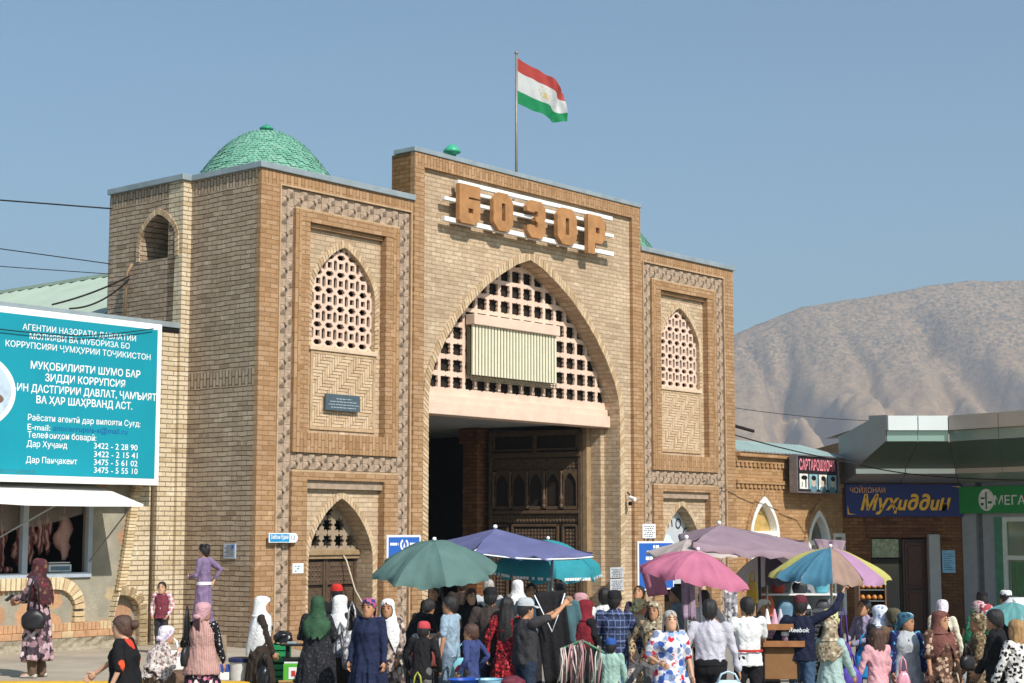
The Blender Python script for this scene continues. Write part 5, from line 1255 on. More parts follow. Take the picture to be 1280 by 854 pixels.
def hand(mb, W, E, side, curl=.6, s=1.0):
    d = (W-E).normalized(); ref = Vector((0, 1, 0)) if abs(d.y) < .8 else Vector((0, 0, 1))
    q = (ref-d*ref.dot(d)).normalized()          # across the palm, thumb side forward
    n_ = d.cross(q)*side                          # out of the palm
    c = W+d*.05*s
    rings = []
    for t, w, th in ((0, .026, .02), (.03, .036, .017), (.06, .042, .016), (.095, .04, .013)):
        p = W+d*t*s; rings.append([p+q*w*s*math.cos(a)+n_*th*s*math.sin(a) for a in [2*math.pi*k/8 for k in range(8)]])
    mb.loft(rings)
    for i, L in enumerate((.062, .074, .07, .055)):
        b0 = W+d*.09*s+q*(.030-.020*i)*s; a1, a2 = curl*.7, curl*1.5
        p1 = b0+(d*math.cos(a1)-n_*math.sin(a1))*L*.5*s; p2 = p1+(d*math.cos(a2)-n_*math.sin(a2))*L*.5*s
        mb.tube([b0, p1, p2], [.0095*s, .009*s, .007*s], 6)
    b0 = W+d*.03*s+q*.03*s; p1 = b0+(d*.7+q*.7-n_*.2)*.035*s; p2 = p1+(d*.9+q*.2-n_*.5)*.03*s
    mb.tube([b0, p1, p2], [.012*s, .011*s, .008*s], 6)
def person(px, yt, h, yaw, label, top, bottom=None, head=('hair', 'black'), arms=(None, None), lean=0, sit=False, Y=None, base=None, fat=1.0, skin=0, sex='m', turn=0, tilt=0,
           shoes=None, hand_curl=.7, group=None, vox=.0165, zlift=None):
    k = h/1.70; child = h < 1.42
    r = ray(px, yt)
    def ztop(Yv): return (base if base is not None else gz(r.x/r.y*Yv))
    if Y is None:
        Y = 22.0
        for _ in range(8):
            htop = (h if not sit else h-.46*k)*math.cos(rad(lean*.75))
            Y = (ztop(Y)+htop-EYE)/(r.z/r.y)
    X = r.x/r.y*Y; Z = ztop(Y)
    if zlift is not None: Z = zlift
    A = rad(lean); dzs = -.47 if sit == True else -.70 if sit == 'low' else 0
    def up(p):
        y, z = p[1], p[2]-.95; return Vector((p[0], y*math.cos(A)+z*math.sin(A), .95+z*math.cos(A)-y*math.sin(A)+dzs))
    prng = random.Random(int(px*131+yt*17)); jit = lambda q: prng.uniform(-q, q)
    lean = lean+prng.uniform(0, 4); turn = turn+jit(16); tilt = tilt+jit(5); stp = jit(.09) if not sit else 0
    hs = 1.24 if child else 1.09
    HC = up((0, .02, 1.568 if not child else 1.553))
    HM = Matrix.Translation(HC) @ Matrix.Rotation(-A*.6-rad(tilt), 4, 'X') @ Matrix.Rotation(rad(turn), 4, 'Z') @ Matrix.Diagonal((hs, hs, hs, 1))
    sw_ = {'m': .185, 'f': .165}[sex]*(.97 if child else 1)
    S = {s: up((s*sw_, 0, 1.395)) for s in (-1, 1)}
    arm = {}
    for s, tgt in zip((-1, 1), arms):
        W = Vector(tgt) if tgt is not None else Vector((s*(.25+abs(jit(.05)))*fat**.5, .07+jit(.10)+math.sin(A)*.35, .87+abs(jit(.12))-.25*math.sin(A)+dzs))
        arm[s] = (S[s],)+ik(S[s], W, .285, .255, Vector((s*.55, -.6, -.55)))
    hipz = .92+dzs
    legs = {}
    for s in (-1, 1):
        hp = Vector((s*.09, 0, hipz))
        if sit == True: legs[s] = (hp, Vector((s*.13, .40, .46)), Vector((s*.12, .42, .09)))
        elif sit: legs[s] = (hp, Vector((s*.15, .30, .50)), Vector((s*.12, .42, .09)))
        else: legs[s] = (hp, Vector((s*.095, .03+stp*s*.8, .49)), Vector((s*.10, -.01+stp*s*2, .085)))
    # ---- body
    b = MB()
    for s in (-1, 1):
        S_, E_, W_ = arm[s]; limb(b, [S_, E_, W_], [.036, .034, .026]); limb(b, list(legs[s]), [.06, .046, .036])
        f0 = legs[s][2]; limb(b, [f0+Vector((0, -.02, -.04)), f0+Vector((s*.02, .15, -.055))], [.038, .03], 8)
    F = fat
    b.loft([[up(p) for p in ell(0, cy_, z, rx*F**.5, ry*F**.5)] for z, rx, ry, cy_ in ((.86, .11, .08, 0), (1.0, .11, .075, 0), (1.15, .11, .08, 0), (1.3, .12, .08, 0), (1.39, .10, .06, 0), (1.45, .056, .052, 0), (1.52, .05, .052, .005), (1.58, .048, .05, .01))])
    hd = [[HM @ p for p in ell(0, cy_, z, rx, ry, 18)] for z, rx, ry, cy_ in ((-.116, .028, .03, .048), (-.100, .045, .05, .036), (-.07, .060, .072, .020), (-.03, .069, .088, .006), (.02, .074, .094, 0), (.06, .072, .092, -.004), (.09, .058, .075, -.008), (.108, .036, .048, -.01), (.116, .012, .016, -.01))]
    b.loft(hd)
    b.loft([[HM @ Vector((x, y, z)) for x, y, z in q] for q in ([(-.008, .09, .03), (.008, .09, .03), (0, .08, .035)], [(-.014, .088, -.02), (.014, .088, -.02), (0, .116, -.018)], [(-.012, .082, -.03), (.012, .082, -.03), (0, .10, -.03)])])
    for s in (-1, 1): b.ball(HM @ Vector((s*.076, -.008, -.005)), .026*hs, 8, 6, 0, (.35, .7, 1.1))
    ex = MB()
    for s in (-1, 1):
        hand(ex, arm[s][2], arm[s][1], s, hand_curl)
        ex.ball(HM @ Vector((s*.030, .0865, .016)), .010*hs, 8, 5, 1, (1.45, .7, .75))
        q = [HM @ Vector((s*x, .0945-.25*abs(x-.028), z)) for x, z in ((.010, .034), (.030, .040), (.052, .034), (.050, .042), (.030, .049), (.011, .043))]; ex.add(q, [(0, 1, 2, 3, 4, 5), (5, 4, 3, 2, 1, 0)], 1)
    q = [HM @ Vector((x, y, z)) for x, y, z in ((-.026, .074, -.060), (-.01, .0885, -.055), (.01, .0885, -.055), (.026, .074, -.060), (.01, .086, -.071), (-.01, .086, -.071))]; ex.add(q, [(0, 1, 2, 3, 4, 5), (5, 4, 3, 2, 1, 0)], 2)
    root = bpy.data.objects.new("person", bpy.data.meshes.new("person")); COL.objects.link(root)
    root.location = (X, Y, Z); root.rotation_euler = (0, 0, rad(yaw)); tag(root, label, "person", group)
    JOBS.append(dict(mb=b, vox=.014, obj=root, mats=[SKIN[skin], M_eye, M_lip], extra=ex, k=k, fold=None))
    def part(name, mb, mat, vox_=vox, fold=None, raw=False):
        o = bpy.data.objects.new(name, bpy.data.meshes.new(name)); COL.objects.link(o); o.parent = root
        JOBS.append(dict(mb=mb, vox=None if raw else vox_, obj=o, mats=[mat], extra=None, k=k, fold=fold)); return o
    # ---- clothes
    def torso(mb, hem, ease=1.0, flare=1.0, neck=1.455):
        fm = sex == 'f'
        prof = [(1.455, .068, .064, 0), (1.425, .115*sw_/.185, .082, 0), (1.37, .172*sw_/.18, .104, 0), (1.26, .172 if not fm else .160, .122 if not fm else .135, .0 if not fm else .012), (1.12, .160 if not fm else .148, .118 if not fm else .118, .006), (.98, .168 if not fm else .176, .122 if not fm else .132, 0), (.88, .176 if not fm else .196, .126 if not fm else .145, -.004)]
        rings = []
        for z, rx, ry, cy_ in prof:
            if z < hem: break
            fz = F**.5 if z > 1.36 else F; rings.append([up(p) for p in ell(0, cy_+(.02*(F-1) if z < 1.3 else 0), z, rx*.94*ease*fz, ry*.94*ease*F**(1.3 if z < 1.36 else .5), 20)])
        if hem < .88:
            base_r = (.196 if fm else .178)*F, (.148 if fm else .128)*F**1.2
            n_ = max(2, int((.88-hem)/.1))
            for i in range(1, n_+1):
                t = i/n_; z = .88+(hem-.88)*t; g = 1+.34*flare*t*(.88-hem)/.76
                if sit: rings.append([Vector((p.x*1.0, p.y, p.z)) for p in ell(0, .05, max(.02, z+dzs*(1-t*.6)), base_r[0]*g, base_r[1]*g, 20)])
                else: rings.append(ell(0, 0, z, base_r[0]*g*ease, base_r[1]*g*ease, 20))
        mb.loft(rings)
    def sleeves(mb, frac, w=1.0):
        for s in (-1, 1):
            S_, E_, W_ = arm[s]
            if frac <= 1: limb(mb, [S_, S_.lerp(E_, frac)], [.068*w, .060*w])
            else: limb(mb, [S_, E_, E_.lerp(W_, min(1, frac-1))], [.064*w, .050*w, .040*w])
    kind = top['k']; mt = top['m']; mb = MB()
    hem = top.get('hem', {'shirt': .84, 'tee': .86, 'jacket': .78, 'coat': .5, 'dress': .28, 'abaya': .1}[kind])
    if kind == 'shirt': mb.loft([[up(p_) for p_ in ell(0, .004, z_, r_, r_*.92, 14)] for z_, r_ in ((1.44, .070), (1.475, .066), (1.48, .058))])
    torso(mb, hem, (.93 if 'vest' in top else 1)*top.get('ease', {'shirt': 1.02, 'tee': 1.02, 'jacket': 1.07, 'coat': 1.07, 'dress': 1.02, 'abaya': 1.06}[kind]), top.get('flare', 1))
    sleeves(mb, top.get('sl', {'shirt': 1.97, 'tee': .72, 'jacket': 1.97, 'coat': 1.97, 'dress': 1.9, 'abaya': 1.97}[kind]), top.get('sw', 1.0 if kind in ('shirt', 'tee') else 1.08))
    nm_ = {'shirt': 'shirt', 'tee': 'tee_shirt', 'jacket': 'jacket', 'coat': 'coat', 'dress': 'dress', 'abaya': 'gown'}[kind]
    part(nm_, mb, mt, fold=(hem, .013 if kind in ('dress', 'abaya', 'coat') else .012, .04 if hem < .6 else .003))
    if 'slm' in top:                                           # sleeves of another cloth
        mb = MB(); sleeves(mb, top.get('sl2', 1.9), 1.08); part('sleeves', mb, top['slm'], fold=(.9, .006, 0))
    if 'belt' in top:
        mb = MB(); z_, m_, h_ = top['belt']; mb.loft([[up(p_) for p_ in ell(0, 0, z_+q_, .170*F*(1.08 if kind == 'jacket' else 1.05), .130*F**1.3*1.05, 24)] for q_ in (-h_, -h_*.5, h_*.5, h_)], 0, False, False); part('belt', mb, m_, raw=True)
    if 'vest' in top:
        mb = MB(); torso(mb, top.get('vhem', .7), 1.1); part('waistcoat', mb, top['vest'], fold=(.7, .008, .01))
    if bottom is None: bottom = ('trousers', fabric("charcoal_trousers", '#2e2d30'))
    if bottom[0] in ('trousers', 'jeans'):
        mb = MB()
        for s in (-1, 1):
            hp, kn, an = legs[s]; limb(mb, [hp, kn, an+Vector((0, 0, -.02))], [.098*F**.7, .075, .062 if bottom[0] == 'jeans' else .07], 12)
        mb.loft([ell(0, -.005 if not sit else -.02, z+dzs, rx*F, ry*F, 18) for z, rx, ry in (((.83, .14, .10), (.9, .150, .104), (.97, .146, .100), (1.0, .138, .096)) if hem < .9 else ((.83, .15, .11), (.9, .172, .126), (.97, .172, .126), (1.02, .166, .122)))]); part('trousers', mb, bottom[1], fold=(.05, .008, .0))
    elif bottom[0] == 'skirt':
        hem2 = bottom[2] if len(bottom) > 2 else .25; mb = MB()
        if sit:
            for s in (-1, 1): limb(mb, [legs[s][0], legs[s][1], legs[s][2]+Vector((0, 0, .06))], [.13, .12, .12], 12)
            mb.loft([ell(0, y, z, rx, ry, 18) for y, z, rx, ry in ((.22, .12, .26, .3), (.2, .4, .25, .3), (.12, .52, .22, .22), (0, .6, .18, .14))])
        else: mb.loft([ell(0, 0, z, rx*F, ry*F, 20) for z, rx, ry in ([(1.02, .155, .115), (.9, .19, .138)] if hem > .8 else [(hem+.1, .15, .11)])+[(.9+(hem2-.9)*t, .19+.06*t, .138+.055*t) for t in (.25, .5, .75, 1) if .9+(hem2-.9)*t < hem+.06]])
        part('skirt', mb, bottom[1], fold=(hem2, .008, .028))
    mb = MB()
    for s in (-1, 1):
        f0 = legs[s][2]; rings = []
        for y, w, hh in ((-.075, .026, .05), (-.04, .038, .07), (.03, .041, .062), (.10, .045, .045), (.16, .04, .034), (.185, .018, .02)):
            c_ = Vector((f0.x+s*.015, f0.y+y, .0)); rings.append([c_+Vector((w*math.cos(a), 0, max(.0, hh*.5+hh*.55*math.sin(a)))) for a in [2*math.pi*i/10 for i in range(10)]])
        mb.loft(rings)
    part('shoes', mb, shoes or M_shoe, raw=True)
    # ---- head gear
    sd_ = int(px*7+yt); hk = head[0]
    capR = lambda e, g0=180: [(.121*e+.004, .012, .016, -.01, 0), (.112*e+.004, .040*e, .052*e, -.01, 0), (.094*e, .062*e, .080*e, -.009, 0)]
    def add_hair(col, length='short'):
        m_ = MB(); e = 1.075; rows_ = capR(e)+[(.066, .075*e, .094*e, -.006, 12 if length != 'short' else 26), (.035, .078*e, .097*e, -.006, 58), (.0, .078*e, .097*e, -.006, 72)]
        if length == 'short': rows_ += [(-.035, .074*e, .092*e, -.008, 98), (-.065, .066, .078, -.014, 120), (-.085, .055, .066, -.02, 135)]
        elif length == 'tied': rows_ += [(-.035, .076*e, .094*e, -.008, 84), (-.07, .066, .085, -.014, 105), (-.1, .05, .066, -.02, 130)]
        elif length == 'bob': rows_ += [(-.05, .084*e, .10*e, -.008, 74), (-.10, .088*e, .10*e, -.012, 78), (-.14, .085*e, .095*e, -.016, 84)]
        else: rows_ += [(-.06, .09*e, .104*e, -.012, 76), (-.14, .10*e, .105*e, -.02, 80), (-.24, .115*e, .10*e, -.035, 96), (-.36, .10*e, .08*e, -.06, 118), (-.46, .06, .05, -.08, 130)]
        shell(m_, HM, rows_, 30, .06 if length in ('bob', 'long') else .035, sd_, .012)
        if length == 'tied': m_.ball(HM @ Vector((0, -.125, .02)), .055, 12, 8)
        part('hair', m_, col, raw=True)
    if hk == 'hair': add_hair(HAIR.get(head[1], head[1]), head[2] if len(head) > 2 else 'short')
    elif hk in ('cap', 'skullcap', 'hat'):
        add_hair(HAIR[head[2] if len(head) > 2 else 'black']); m_ = MB(); e = 1.14
        rows_ = [(.138, .01, .014, -.012, 0), (.134, .045, .058, -.012, 0), (.116, .068, .088, -.012, 0), (.085, .081, .103, -.008, 0), (.052, .085, .108, -.006, 0), (.04, .086, .109, -.006, 0)]
        if hk == 'skullcap': rows_ = [(.132, .01, .012, -.012, 0), (.130, .056, .070, -.012, 0), (.118, .072, .090, -.010, 0), (.06, .080, .102, -.008, 0)]
        shell(m_, HM, rows_, 24, 0, sd_)
        if hk == 'cap':
            n0 = []
            for j, (r0, zz) in enumerate(((.0, .046), (.05, .040), (.085, .028))):
                for i in range(11):
                    a = rad(-62+12.4*i); n0.append(HM @ Vector((math.sin(a)*(.083+r0*.25), .0+math.cos(a)*(.100+r0), zz-.012*abs(math.sin(a)))))
            m_.add(n0, [(j*11+i, j*11+i+1, (j+1)*11+i+1, (j+1)*11+i) for j in range(2) for i in range(10)])
        part('cap', m_, head[1], raw=True)
        if len(head) > 3:
            b_ = MB(); b_.add([HM @ Vector(p) for p in ((-.016, .103, .065), (.016, .103, .065), (.014, .098, .097), (-.014, .098, .097))], [(0, 1, 2, 3)]); part('badge', b_, M_wht, raw=True)
    elif hk == 'kerchief':                                      # tied behind the neck
        m_ = MB(); e = 1.13; rows_ = [(.13, .014, .018, -.012, 0), (.122, .046*e, .06*e, -.012, 0), (.1, .068*e, .088*e, -.01, 0), (.068, .079*e, .099*e, -.008, 8), (.04, .080*e, .100*e, -.008, 56), (.0, .080*e, .10*e, -.01, 80), (-.04, .076*e, .096*e, -.014, 96), (-.075, .066*e, .088*e, -.02, 112), (-.11, .056, .076, -.026, 128)]
        shell(m_, HM, rows_, 24, .02, sd_); m_.ball(HM @ Vector((0, -.125, -.045)), .042, 10, 7, 0, (1.3, .9, .9))
        m_.add([HM @ Vector(p) for p in ((-.05, -.12, -.06), (.05, -.12, -.06), (.075, -.145, -.22), (0, -.16, -.26), (-.07, -.14, -.2))], [(0, 1, 2, 3, 4), (4, 3, 2, 1, 0)]); part('headscarf', m_, head[1], raw=True)
        if len(head) > 2: m2 = MB(); m2.ball(HM @ Vector((0, -.13, .0)), .062, 12, 8); part('hair_bun', m2, head[2], raw=True)
    elif hk == 'hijab':
        L = head[2] if len(head) > 2 else .36                   # length of the drape behind
        m_ = MB(); e = 1.12; rows_ = [(.137, .014, .018, -.012, 0), (.128, .048*e, .062*e, -.012, 0), (.104, .070*e, .090*e, -.010, 0), (.074, .080*e, .099*e, -.010, 10), (.050, .082*e, .101*e, -.012, 46), (.0, .083*e, .101*e, -.014, 60), (-.05, .087*e, .101*e, -.014, 56), (-.085, .100*e, .107*e, -.012, 40), (-.11, .122, .122, -.008, 14), (-.14, .150, .136, -.010, 0)]
        shell(m_, HM, rows_, 26, .012, sd_)
        rows2 = []; M2 = Matrix.Translation(HC) @ Matrix.Rotation(-A, 4, 'X')
        for t, rx, ry, cy_ in ((0, .150, .136, -.010), (.12, .188, .148, -.014), (.26, .208, .158*F**.3, -.02), (.5, .206*F**.3, .170*F**.4, -.026), (.75, .185*F**.3, .180*F**.5, -.035), (1, .13*F**.3, .175*F**.5, -.05)): rows2.append((-.14-L*t*.9, rx, ry, cy_, 0 if t < .3 else (t-.3)*105))
        shell(m_, M2, rows2, 34, .045, sd_+3, .02); part('headscarf', m_, head[1], raw=True)
    return root
def finish_people():
    tmp = []
    for j in JOBS:
        if j['vox']:
            me = bpy.data.meshes.new("wrap"); me.from_pydata([tuple(v) for v in j['mb'].v], [], j['mb'].f); me.update()
            o = bpy.data.objects.new("wrap", me); COL.objects.link(o); md = o.modifiers.new("wrap", 'REMESH'); md.mode = 'VOXEL'; md.voxel_size = j['vox']; md.use_smooth_shade = True
            s2 = o.modifiers.new("soft", 'SMOOTH'); s2.factor = .5; s2.iterations = 2; tmp.append((o, me)); j['tmp'] = o
    dg = bpy.context.evaluated_depsgraph_get(); dg.update()
    for j in JOBS:
        k = j['k']
        if j['vox']:
            ev = j['tmp'].evaluated_get(dg).to_mesh(); n = len(ev.vertices); co = np.empty(n*3, np.float32); ev.vertices.foreach_get("co", co); co = co.reshape(-1, 3).astype(float)
            nf = len(ev.polygons); lv = np.empty(len(ev.loops), np.int32); ev.loops.foreach_get("vertex_index", lv)
            lt = np.empty(nf, np.int32); ev.polygons.foreach_get("loop_total", lt)
            if j['fold']:
                hem, amp, sway = j['fold']; nr = np.empty(n*3, np.float32); ev.vertices.foreach_get("normal", nr); nr = nr.reshape(-1, 3)
                rng = np.random.RandomState(abs(hash((round(hem, 2), n))) % 9999); p = rng.rand(12)*6.28
                x, y, z = co.T; a = np.arctan2(y, x)
                w = .0045*np.sin(a*5+2*np.sin(z*6+p[0])+p[1])+.0035*np.sin(a*9+z*13+1.5*np.sin(z*9+p[2])+p[3])
                crease = np.sin(z*34+3.2*np.sin(a*1.5+p[4])+x*14+p[5]); w += .0065*np.sign(crease)*np.abs(crease)**2.2*np.clip(np.sin(a*1.7+z*8+p[9])+.15, 0, 1)
                w += .003*np.sin(x*61+z*27+p[10])*np.sin(y*53-z*31+p[11])
                w *= amp/.011
                below = np.clip((.95-z)/max(.2, .95-hem), 0, 1)
                w += sway*below*(np.sin(a*7+p[5]+1.4*np.sin(z*3+p[8]))*.5+.35*np.sin(a*13+p[6]+z*2)+.25*np.sin(a*19+p[7]))
                co = co+nr*w[:, None]
            co *= k; st = np.concatenate([[0], np.cumsum(lt)[:-1]])
            faces = [tuple(lv[s:s+t]) for s, t in zip(st.tolist(), lt.tolist())]; V = [tuple(c) for c in co.tolist()]; MI = [0]*len(faces)
            j['tmp'].evaluated_get(dg).to_mesh_clear()
        else:
            V = [tuple(Vector(v)*k) for v in j['mb'].v]; faces = list(j['mb'].f); MI = list(j['mb'].mi)
        if j['extra']:
            o0 = len(V); V += [tuple(Vector(v)*k) for v in j['extra'].v]; faces += [tuple(i+o0 for i in f) for f in j['extra'].f]; MI += j['extra'].mi
        me = j['obj'].data; me.from_pydata(V, [], [tuple(int(i) for i in f) for f in faces]); me.update()
        for m in j['mats']: me.materials.append(m)
        me.polygons.foreach_set("use_smooth", [True]*len(faces))
        if len(j['mats']) > 1: me.polygons.foreach_set("material_index", MI)
    for o, me in tmp: bpy.data.objects.remove(o); bpy.data.meshes.remove(me)
# cloths
f_ = fabric
C = dict(black=f_("black_cloth", '#232224'), dkbrown=f_("dark_brown_cloth", '#3b312a'), navy=f_("navy_cloth", '#262d48'), white=f_("white_cloth", '#e6e6e4', .06), grey=f_("grey_cloth", '#6b6a6a'), charcoal=f_("charcoal_cloth", '#3a383a'),
    jeans=f_("blue_denim", '#4d6784', .3, 5), dkjeans=f_("dark_denim", '#2b3647', .3, 5), palejeans=f_("washed_denim", '#7f93a6', .3, 5), ltblue=f_("pale_blue_cotton", '#98adbd'), mint=f_("mint_cotton", '#9fc0b3'), pink=f_("pink_fleece", '#e2aab0'), rose=f_("dusty_rose_knit", '#bd9389', .12, 40),
    green=f_("bottle_green_cloth", '#38573f', .3), maroon=f_("dark_red_cloth", '#7d2731'), purple=f_("lilac_satin", '#84708f', .15), beige=f_("beige_cloth", '#bcae95'), cream=f_("cream_cloth", '#ddd5bf', .1), teal=f_("teal_cloth", '#6d99a0'), red=f_("red_cotton", '#c8372f', .1), coral=f_("coral_red_cotton", '#c04a50', .1),
    blue=f_("royal_blue_cotton", '#33589f', .12), indigo=f_("indigo_cotton", '#3f4a78', .15), lilac=f_("pale_lilac_cotton", '#c3c0ca', .08), olive=f_("olive_cloth", '#5d5743'), brown=f_("brown_cloth", '#6d5746'), pinkmauve=f_("pink_satin_scarf", '#c79aa0', .15), sea=f_("seafoam_cloth", '#a6bdb7', .12), greyw=f_("pale_grey_cloth", '#b4b8bb', .1), emerald=f_("emerald_cloth", '#2a6a4c'))
P = dict(mauvefl=floral("mauve_black_flowers", '#3a3238', ['#c3a5ab', '#b8979c', '#4a3d45', '#d1bcbb', '#8f7179'], 12, .6), darkscarf=floral("maroon_print_scarf", '#4b2b30', ['#5c4238', '#6d3038', '#7a5a45'], 16), lightfl=floral("pale_speckled_print", '#cdbfb6', ['#7d6a68', '#e2d9d2', '#9f8a88'], 30, .5),
    whitescarf=floral("white_mauve_scarf", '#d9cfd6', ['#b9a3c0', '#e8e2e6'], 20), redfl=floral("black_red_flowers", '#1b1a1c', ['#d8412f', '#1b1a1c', '#e0532f'], 6.5, .30), skirtfl=floral("black_pink_flowers", '#241f25', ['#d2879b', '#241f25', '#e2d5d2', '#a04a63'], 17, .5), dotsl=floral("black_white_dots", '#1e1d20', ['#d9d3d0', '#1e1d20'], 30, .3),
    pinkblue=floral("pink_blue_scarf", '#b35a78', ['#38427e', '#cf8298', '#2d3566'], 16, .55), robe=floral("taupe_print_robe", '#8c7a70', ['#5d4b46', '#b9a89c', '#473b3a', '#cfc4b8'], 17, .6), redblk=floral("red_black_print", '#7c1822', ['#c23038', '#2a1518', '#d24a4c'], 30, .5), pinkdots=floral("pale_pink_flowers", '#d5b7b3', ['#b07884', '#e5d8d3', '#8b5a66'], 24, .5),
    colour=floral("white_red_blue_flowers", '#d9d6d8', ['#c4283a', '#3c5aa2', '#d9d6d8', '#8fa7cf', '#c4283a', '#7a86a6'], 13, .55), leopard=floral("leopard_print", '#b39a78', ['#3a2d22', '#4b3a2a', '#b39a78'], 30, .45), brownfl=floral("brown_cream_flowers", '#5c4234', ['#a98a74', '#7b5947', '#c7ad95', '#3f2c24'], 19, .55), bluegreen=floral("blue_green_scarf", '#3f6a7c', ['#86b0b4', '#2b4358', '#a9c9c5'], 16),
    navyfl=floral("navy_cyan_pattern", '#20264f', ['#5aa9c9', '#20264f', '#3d65a0'], 20), olivefl=floral("olive_leopard_scarf", '#83755b', ['#3e3427', '#b7a587', '#57492f'], 22, .5), zebra=floral("zebra_print", '#d9d5cf', ['#1c1b1d', '#1c1b1d', '#d9d5cf'], 26, .5), beigefl=floral("beige_floral_scarf", '#a3937a', ['#d0c3a8', '#6f6150', '#8a7a62'], 24, .5), yellowfl=floral("yellow_black_scarf", '#c4bd88', ['#54523c', '#e3dfb8', '#8d8a5e'], 24),
    plaid=checks("navy_plaid", '#2b3556', '#6f7fa6', 11, .86, '#1a2036'), pinkcheck=checks("pink_check", '#c98995', '#e8d6d6', 14, .72), stripe=checks("grey_stripe", '#8b8685', '#d2cdca', 20, .6, stripes=True), ribs=checks("rose_rib_knit", '#bd9389', '#a67d74', 26, .62, stripes=True), greyfl=floral("grey_white_print", '#9a9aa0', ['#d6d5d7', '#6d6b72'], 20, .5), blackprint=floral("black_faint_print", '#26262a', ['#3a3a3f', '#26262a', '#47474a'], 34, .4), capprint=floral("black_cap_print", '#1f1d1f', ['#8d8782', '#1f1d1f'], 30, .3),
    whiteblue=floral("white_blue_stripe_scarf", '#e3e6ee', ['#7f93c4', '#e3e6ee', '#e3e6ee'], 18, .4), greenfl=floral("green_pink_print", '#2f7a58', ['#cf8a96', '#2f7a58'], 24, .4))
T = lambda k, m, **kw: dict(k=k, m=m, **kw)
J, TR, SK = (lambda m: ('jeans', m)), (lambda m: ('trousers', m)), (lambda m, h=.25: ('skirt', m, h))
FR, DN = (lambda s, x=.12, y=.28, z=1.06: (s*x, y, z)), None
p = person
# -- left pavement
WL = p(50, 699, 1.66, 78, "woman in long mauve flowered dress and dark red scarf looking at a phone", T('dress', P['mauvefl'], hem=.26, flare=.8), TR(C['brown']), ('hijab', P['darkscarf'], .42), ((-.05, .36, 1.12), (.07, .33, 1.08)), sex='f', fat=1.12, Y=23.95, zlift=TZ+.005, tilt=-14, shoes=M_shoew)
WB = p(160, 764, 1.62, 82, "woman in black dress with red flowers and a brown hair bun, striding left", T('dress', P['redfl'], hem=.3, sl=.95), TR(C['black']), ('hair', 'brown', 'tied'), (None, (.22, .52, .98)), sex='f', fat=1.3, skin=1, Y=17.8, lean=4)
SW_ = p(195, 765, 1.58, -62, "old woman seated in pale speckled blouse and white mauve headscarf behind a white bucket", T('shirt', P['lightfl'], ease=1.12), SK(C['brown'], .2), ('kerchief', P['whitescarf']), ((-.02, .34, .80), (.10, .32, .82)), sit=True, sex='f', fat=1.3, Y=22.6, skin=1, lean=14, tilt=-8, zlift=.12)
p(203, 727, 1.2, 170, "small boy in pink checked shirt over a maroon top, by the cream brick pier", T('shirt', P['pinkcheck'], vest=f_("maroon_top", '#7e3b47'), vhem=.84), TR(C['charcoal']), ('hair', 'black', 'short'), ((-.2, .1, .92), (.2, .1, .92)), Y=28.6, zlift=TZ, skin=1)
p(256, 690, 1.44, 72, "youth in long lilac tunic with a white waistband and black patterned cap, hand on hip", T('dress', C['purple'], hem=.14, flare=.5, sl=1.8, belt=(.97, C['white'], .03)), TR(C['purple']), ('skullcap', P['capprint']), ((-.1, .26, 1.08), (.26, -.06, 1.0)), Y=27.0, zlift=.86, skin=1)
p(254, 754, 1.60, -14, "woman seen from behind in dusty pink knitted waistcoat and pink satin scarf", T('shirt', P['dotsl'], vest=P['ribs'], vhem=.74), SK(P['skirtfl'], .2), ('kerchief', C['pinkmauve']), ((-.2, .12, .95), (.27, .16, .80)), sex='f', fat=1.18, Y=21.6, turn=-30)
p(327, 748, 1.60, -82, "woman in a long white headscarf and dark brown gown holding a black bag", T('abaya', C['dkbrown'], hem=.06), None, ('hijab', C['white'], .62), ((-.24, .14, .80), (.1, .2, .85)), sex='f', fat=1.12, Y=23.4)
# -- left doorway group
p(397, 754, 1.62, -8, "woman from behind in bottle green headscarf and long black patterned coat", T('abaya', P['blackprint'], hem=.05), None, ('hijab', C['green'], .34), ((-.16, .24, 1.05), (.16, .24, 1.05)), sex='f', fat=1.25, Y=23.0)
p(421, 732, 1.70, 20, "man in a plain red cap facing the left doorway", T('jacket', C['black']), None, ('cap', C['red'], 'black'), Y=25.6)
p(425, 753, 1.60, -35, "woman in white headscarf and brown coat with a pale patterned shawl at her side", T('abaya', C['dkbrown'], hem=.08, vest=P['greyfl'], vhem=.8), None, ('hijab', C['white'], .3), ((-.1, .25, 1.02), (.16, .22, 1.0)), sex='f', fat=1.1, Y=23.8)
p(462, 741, 1.64, 160, "woman in navy zipped coat and pink blue headscarf over a rose skirt", T('coat', C['navy'], hem=.56), SK(C['pinkmauve'], .12), ('kerchief', P['pinkblue']), ((-.26, .08, .84), (.27, .05, .84)), sex='f', fat=1.08, Y=21.9, turn=20)
p(485, 749, 1.60, 172, "woman in white hijab and long taupe printed robe facing the street", T('abaya', P['robe'], hem=.06), None, ('hijab', C['white'], .7), ((-.2, .16, .9), (.2, .14, .88)), sex='f', Y=22.5)
p(512, 752, 1.62, -52, "dark haired person in black jacket bending over the goods near the grey green umbrella", T('jacket', C['black']), TR(P['greyfl']), ('hair', 'black', 'short'), ((-.14, .55, .7), (.14, .55, .68)), lean=34, Y=24.6)
p(527, 769, 1.34, -20, "child in a coral red cap with white badge and black jacket seen from behind", T('jacket', C['black']), TR(C['grey']), ('cap', C['coral'], 'black', 1), Y=21.8, lean=8)
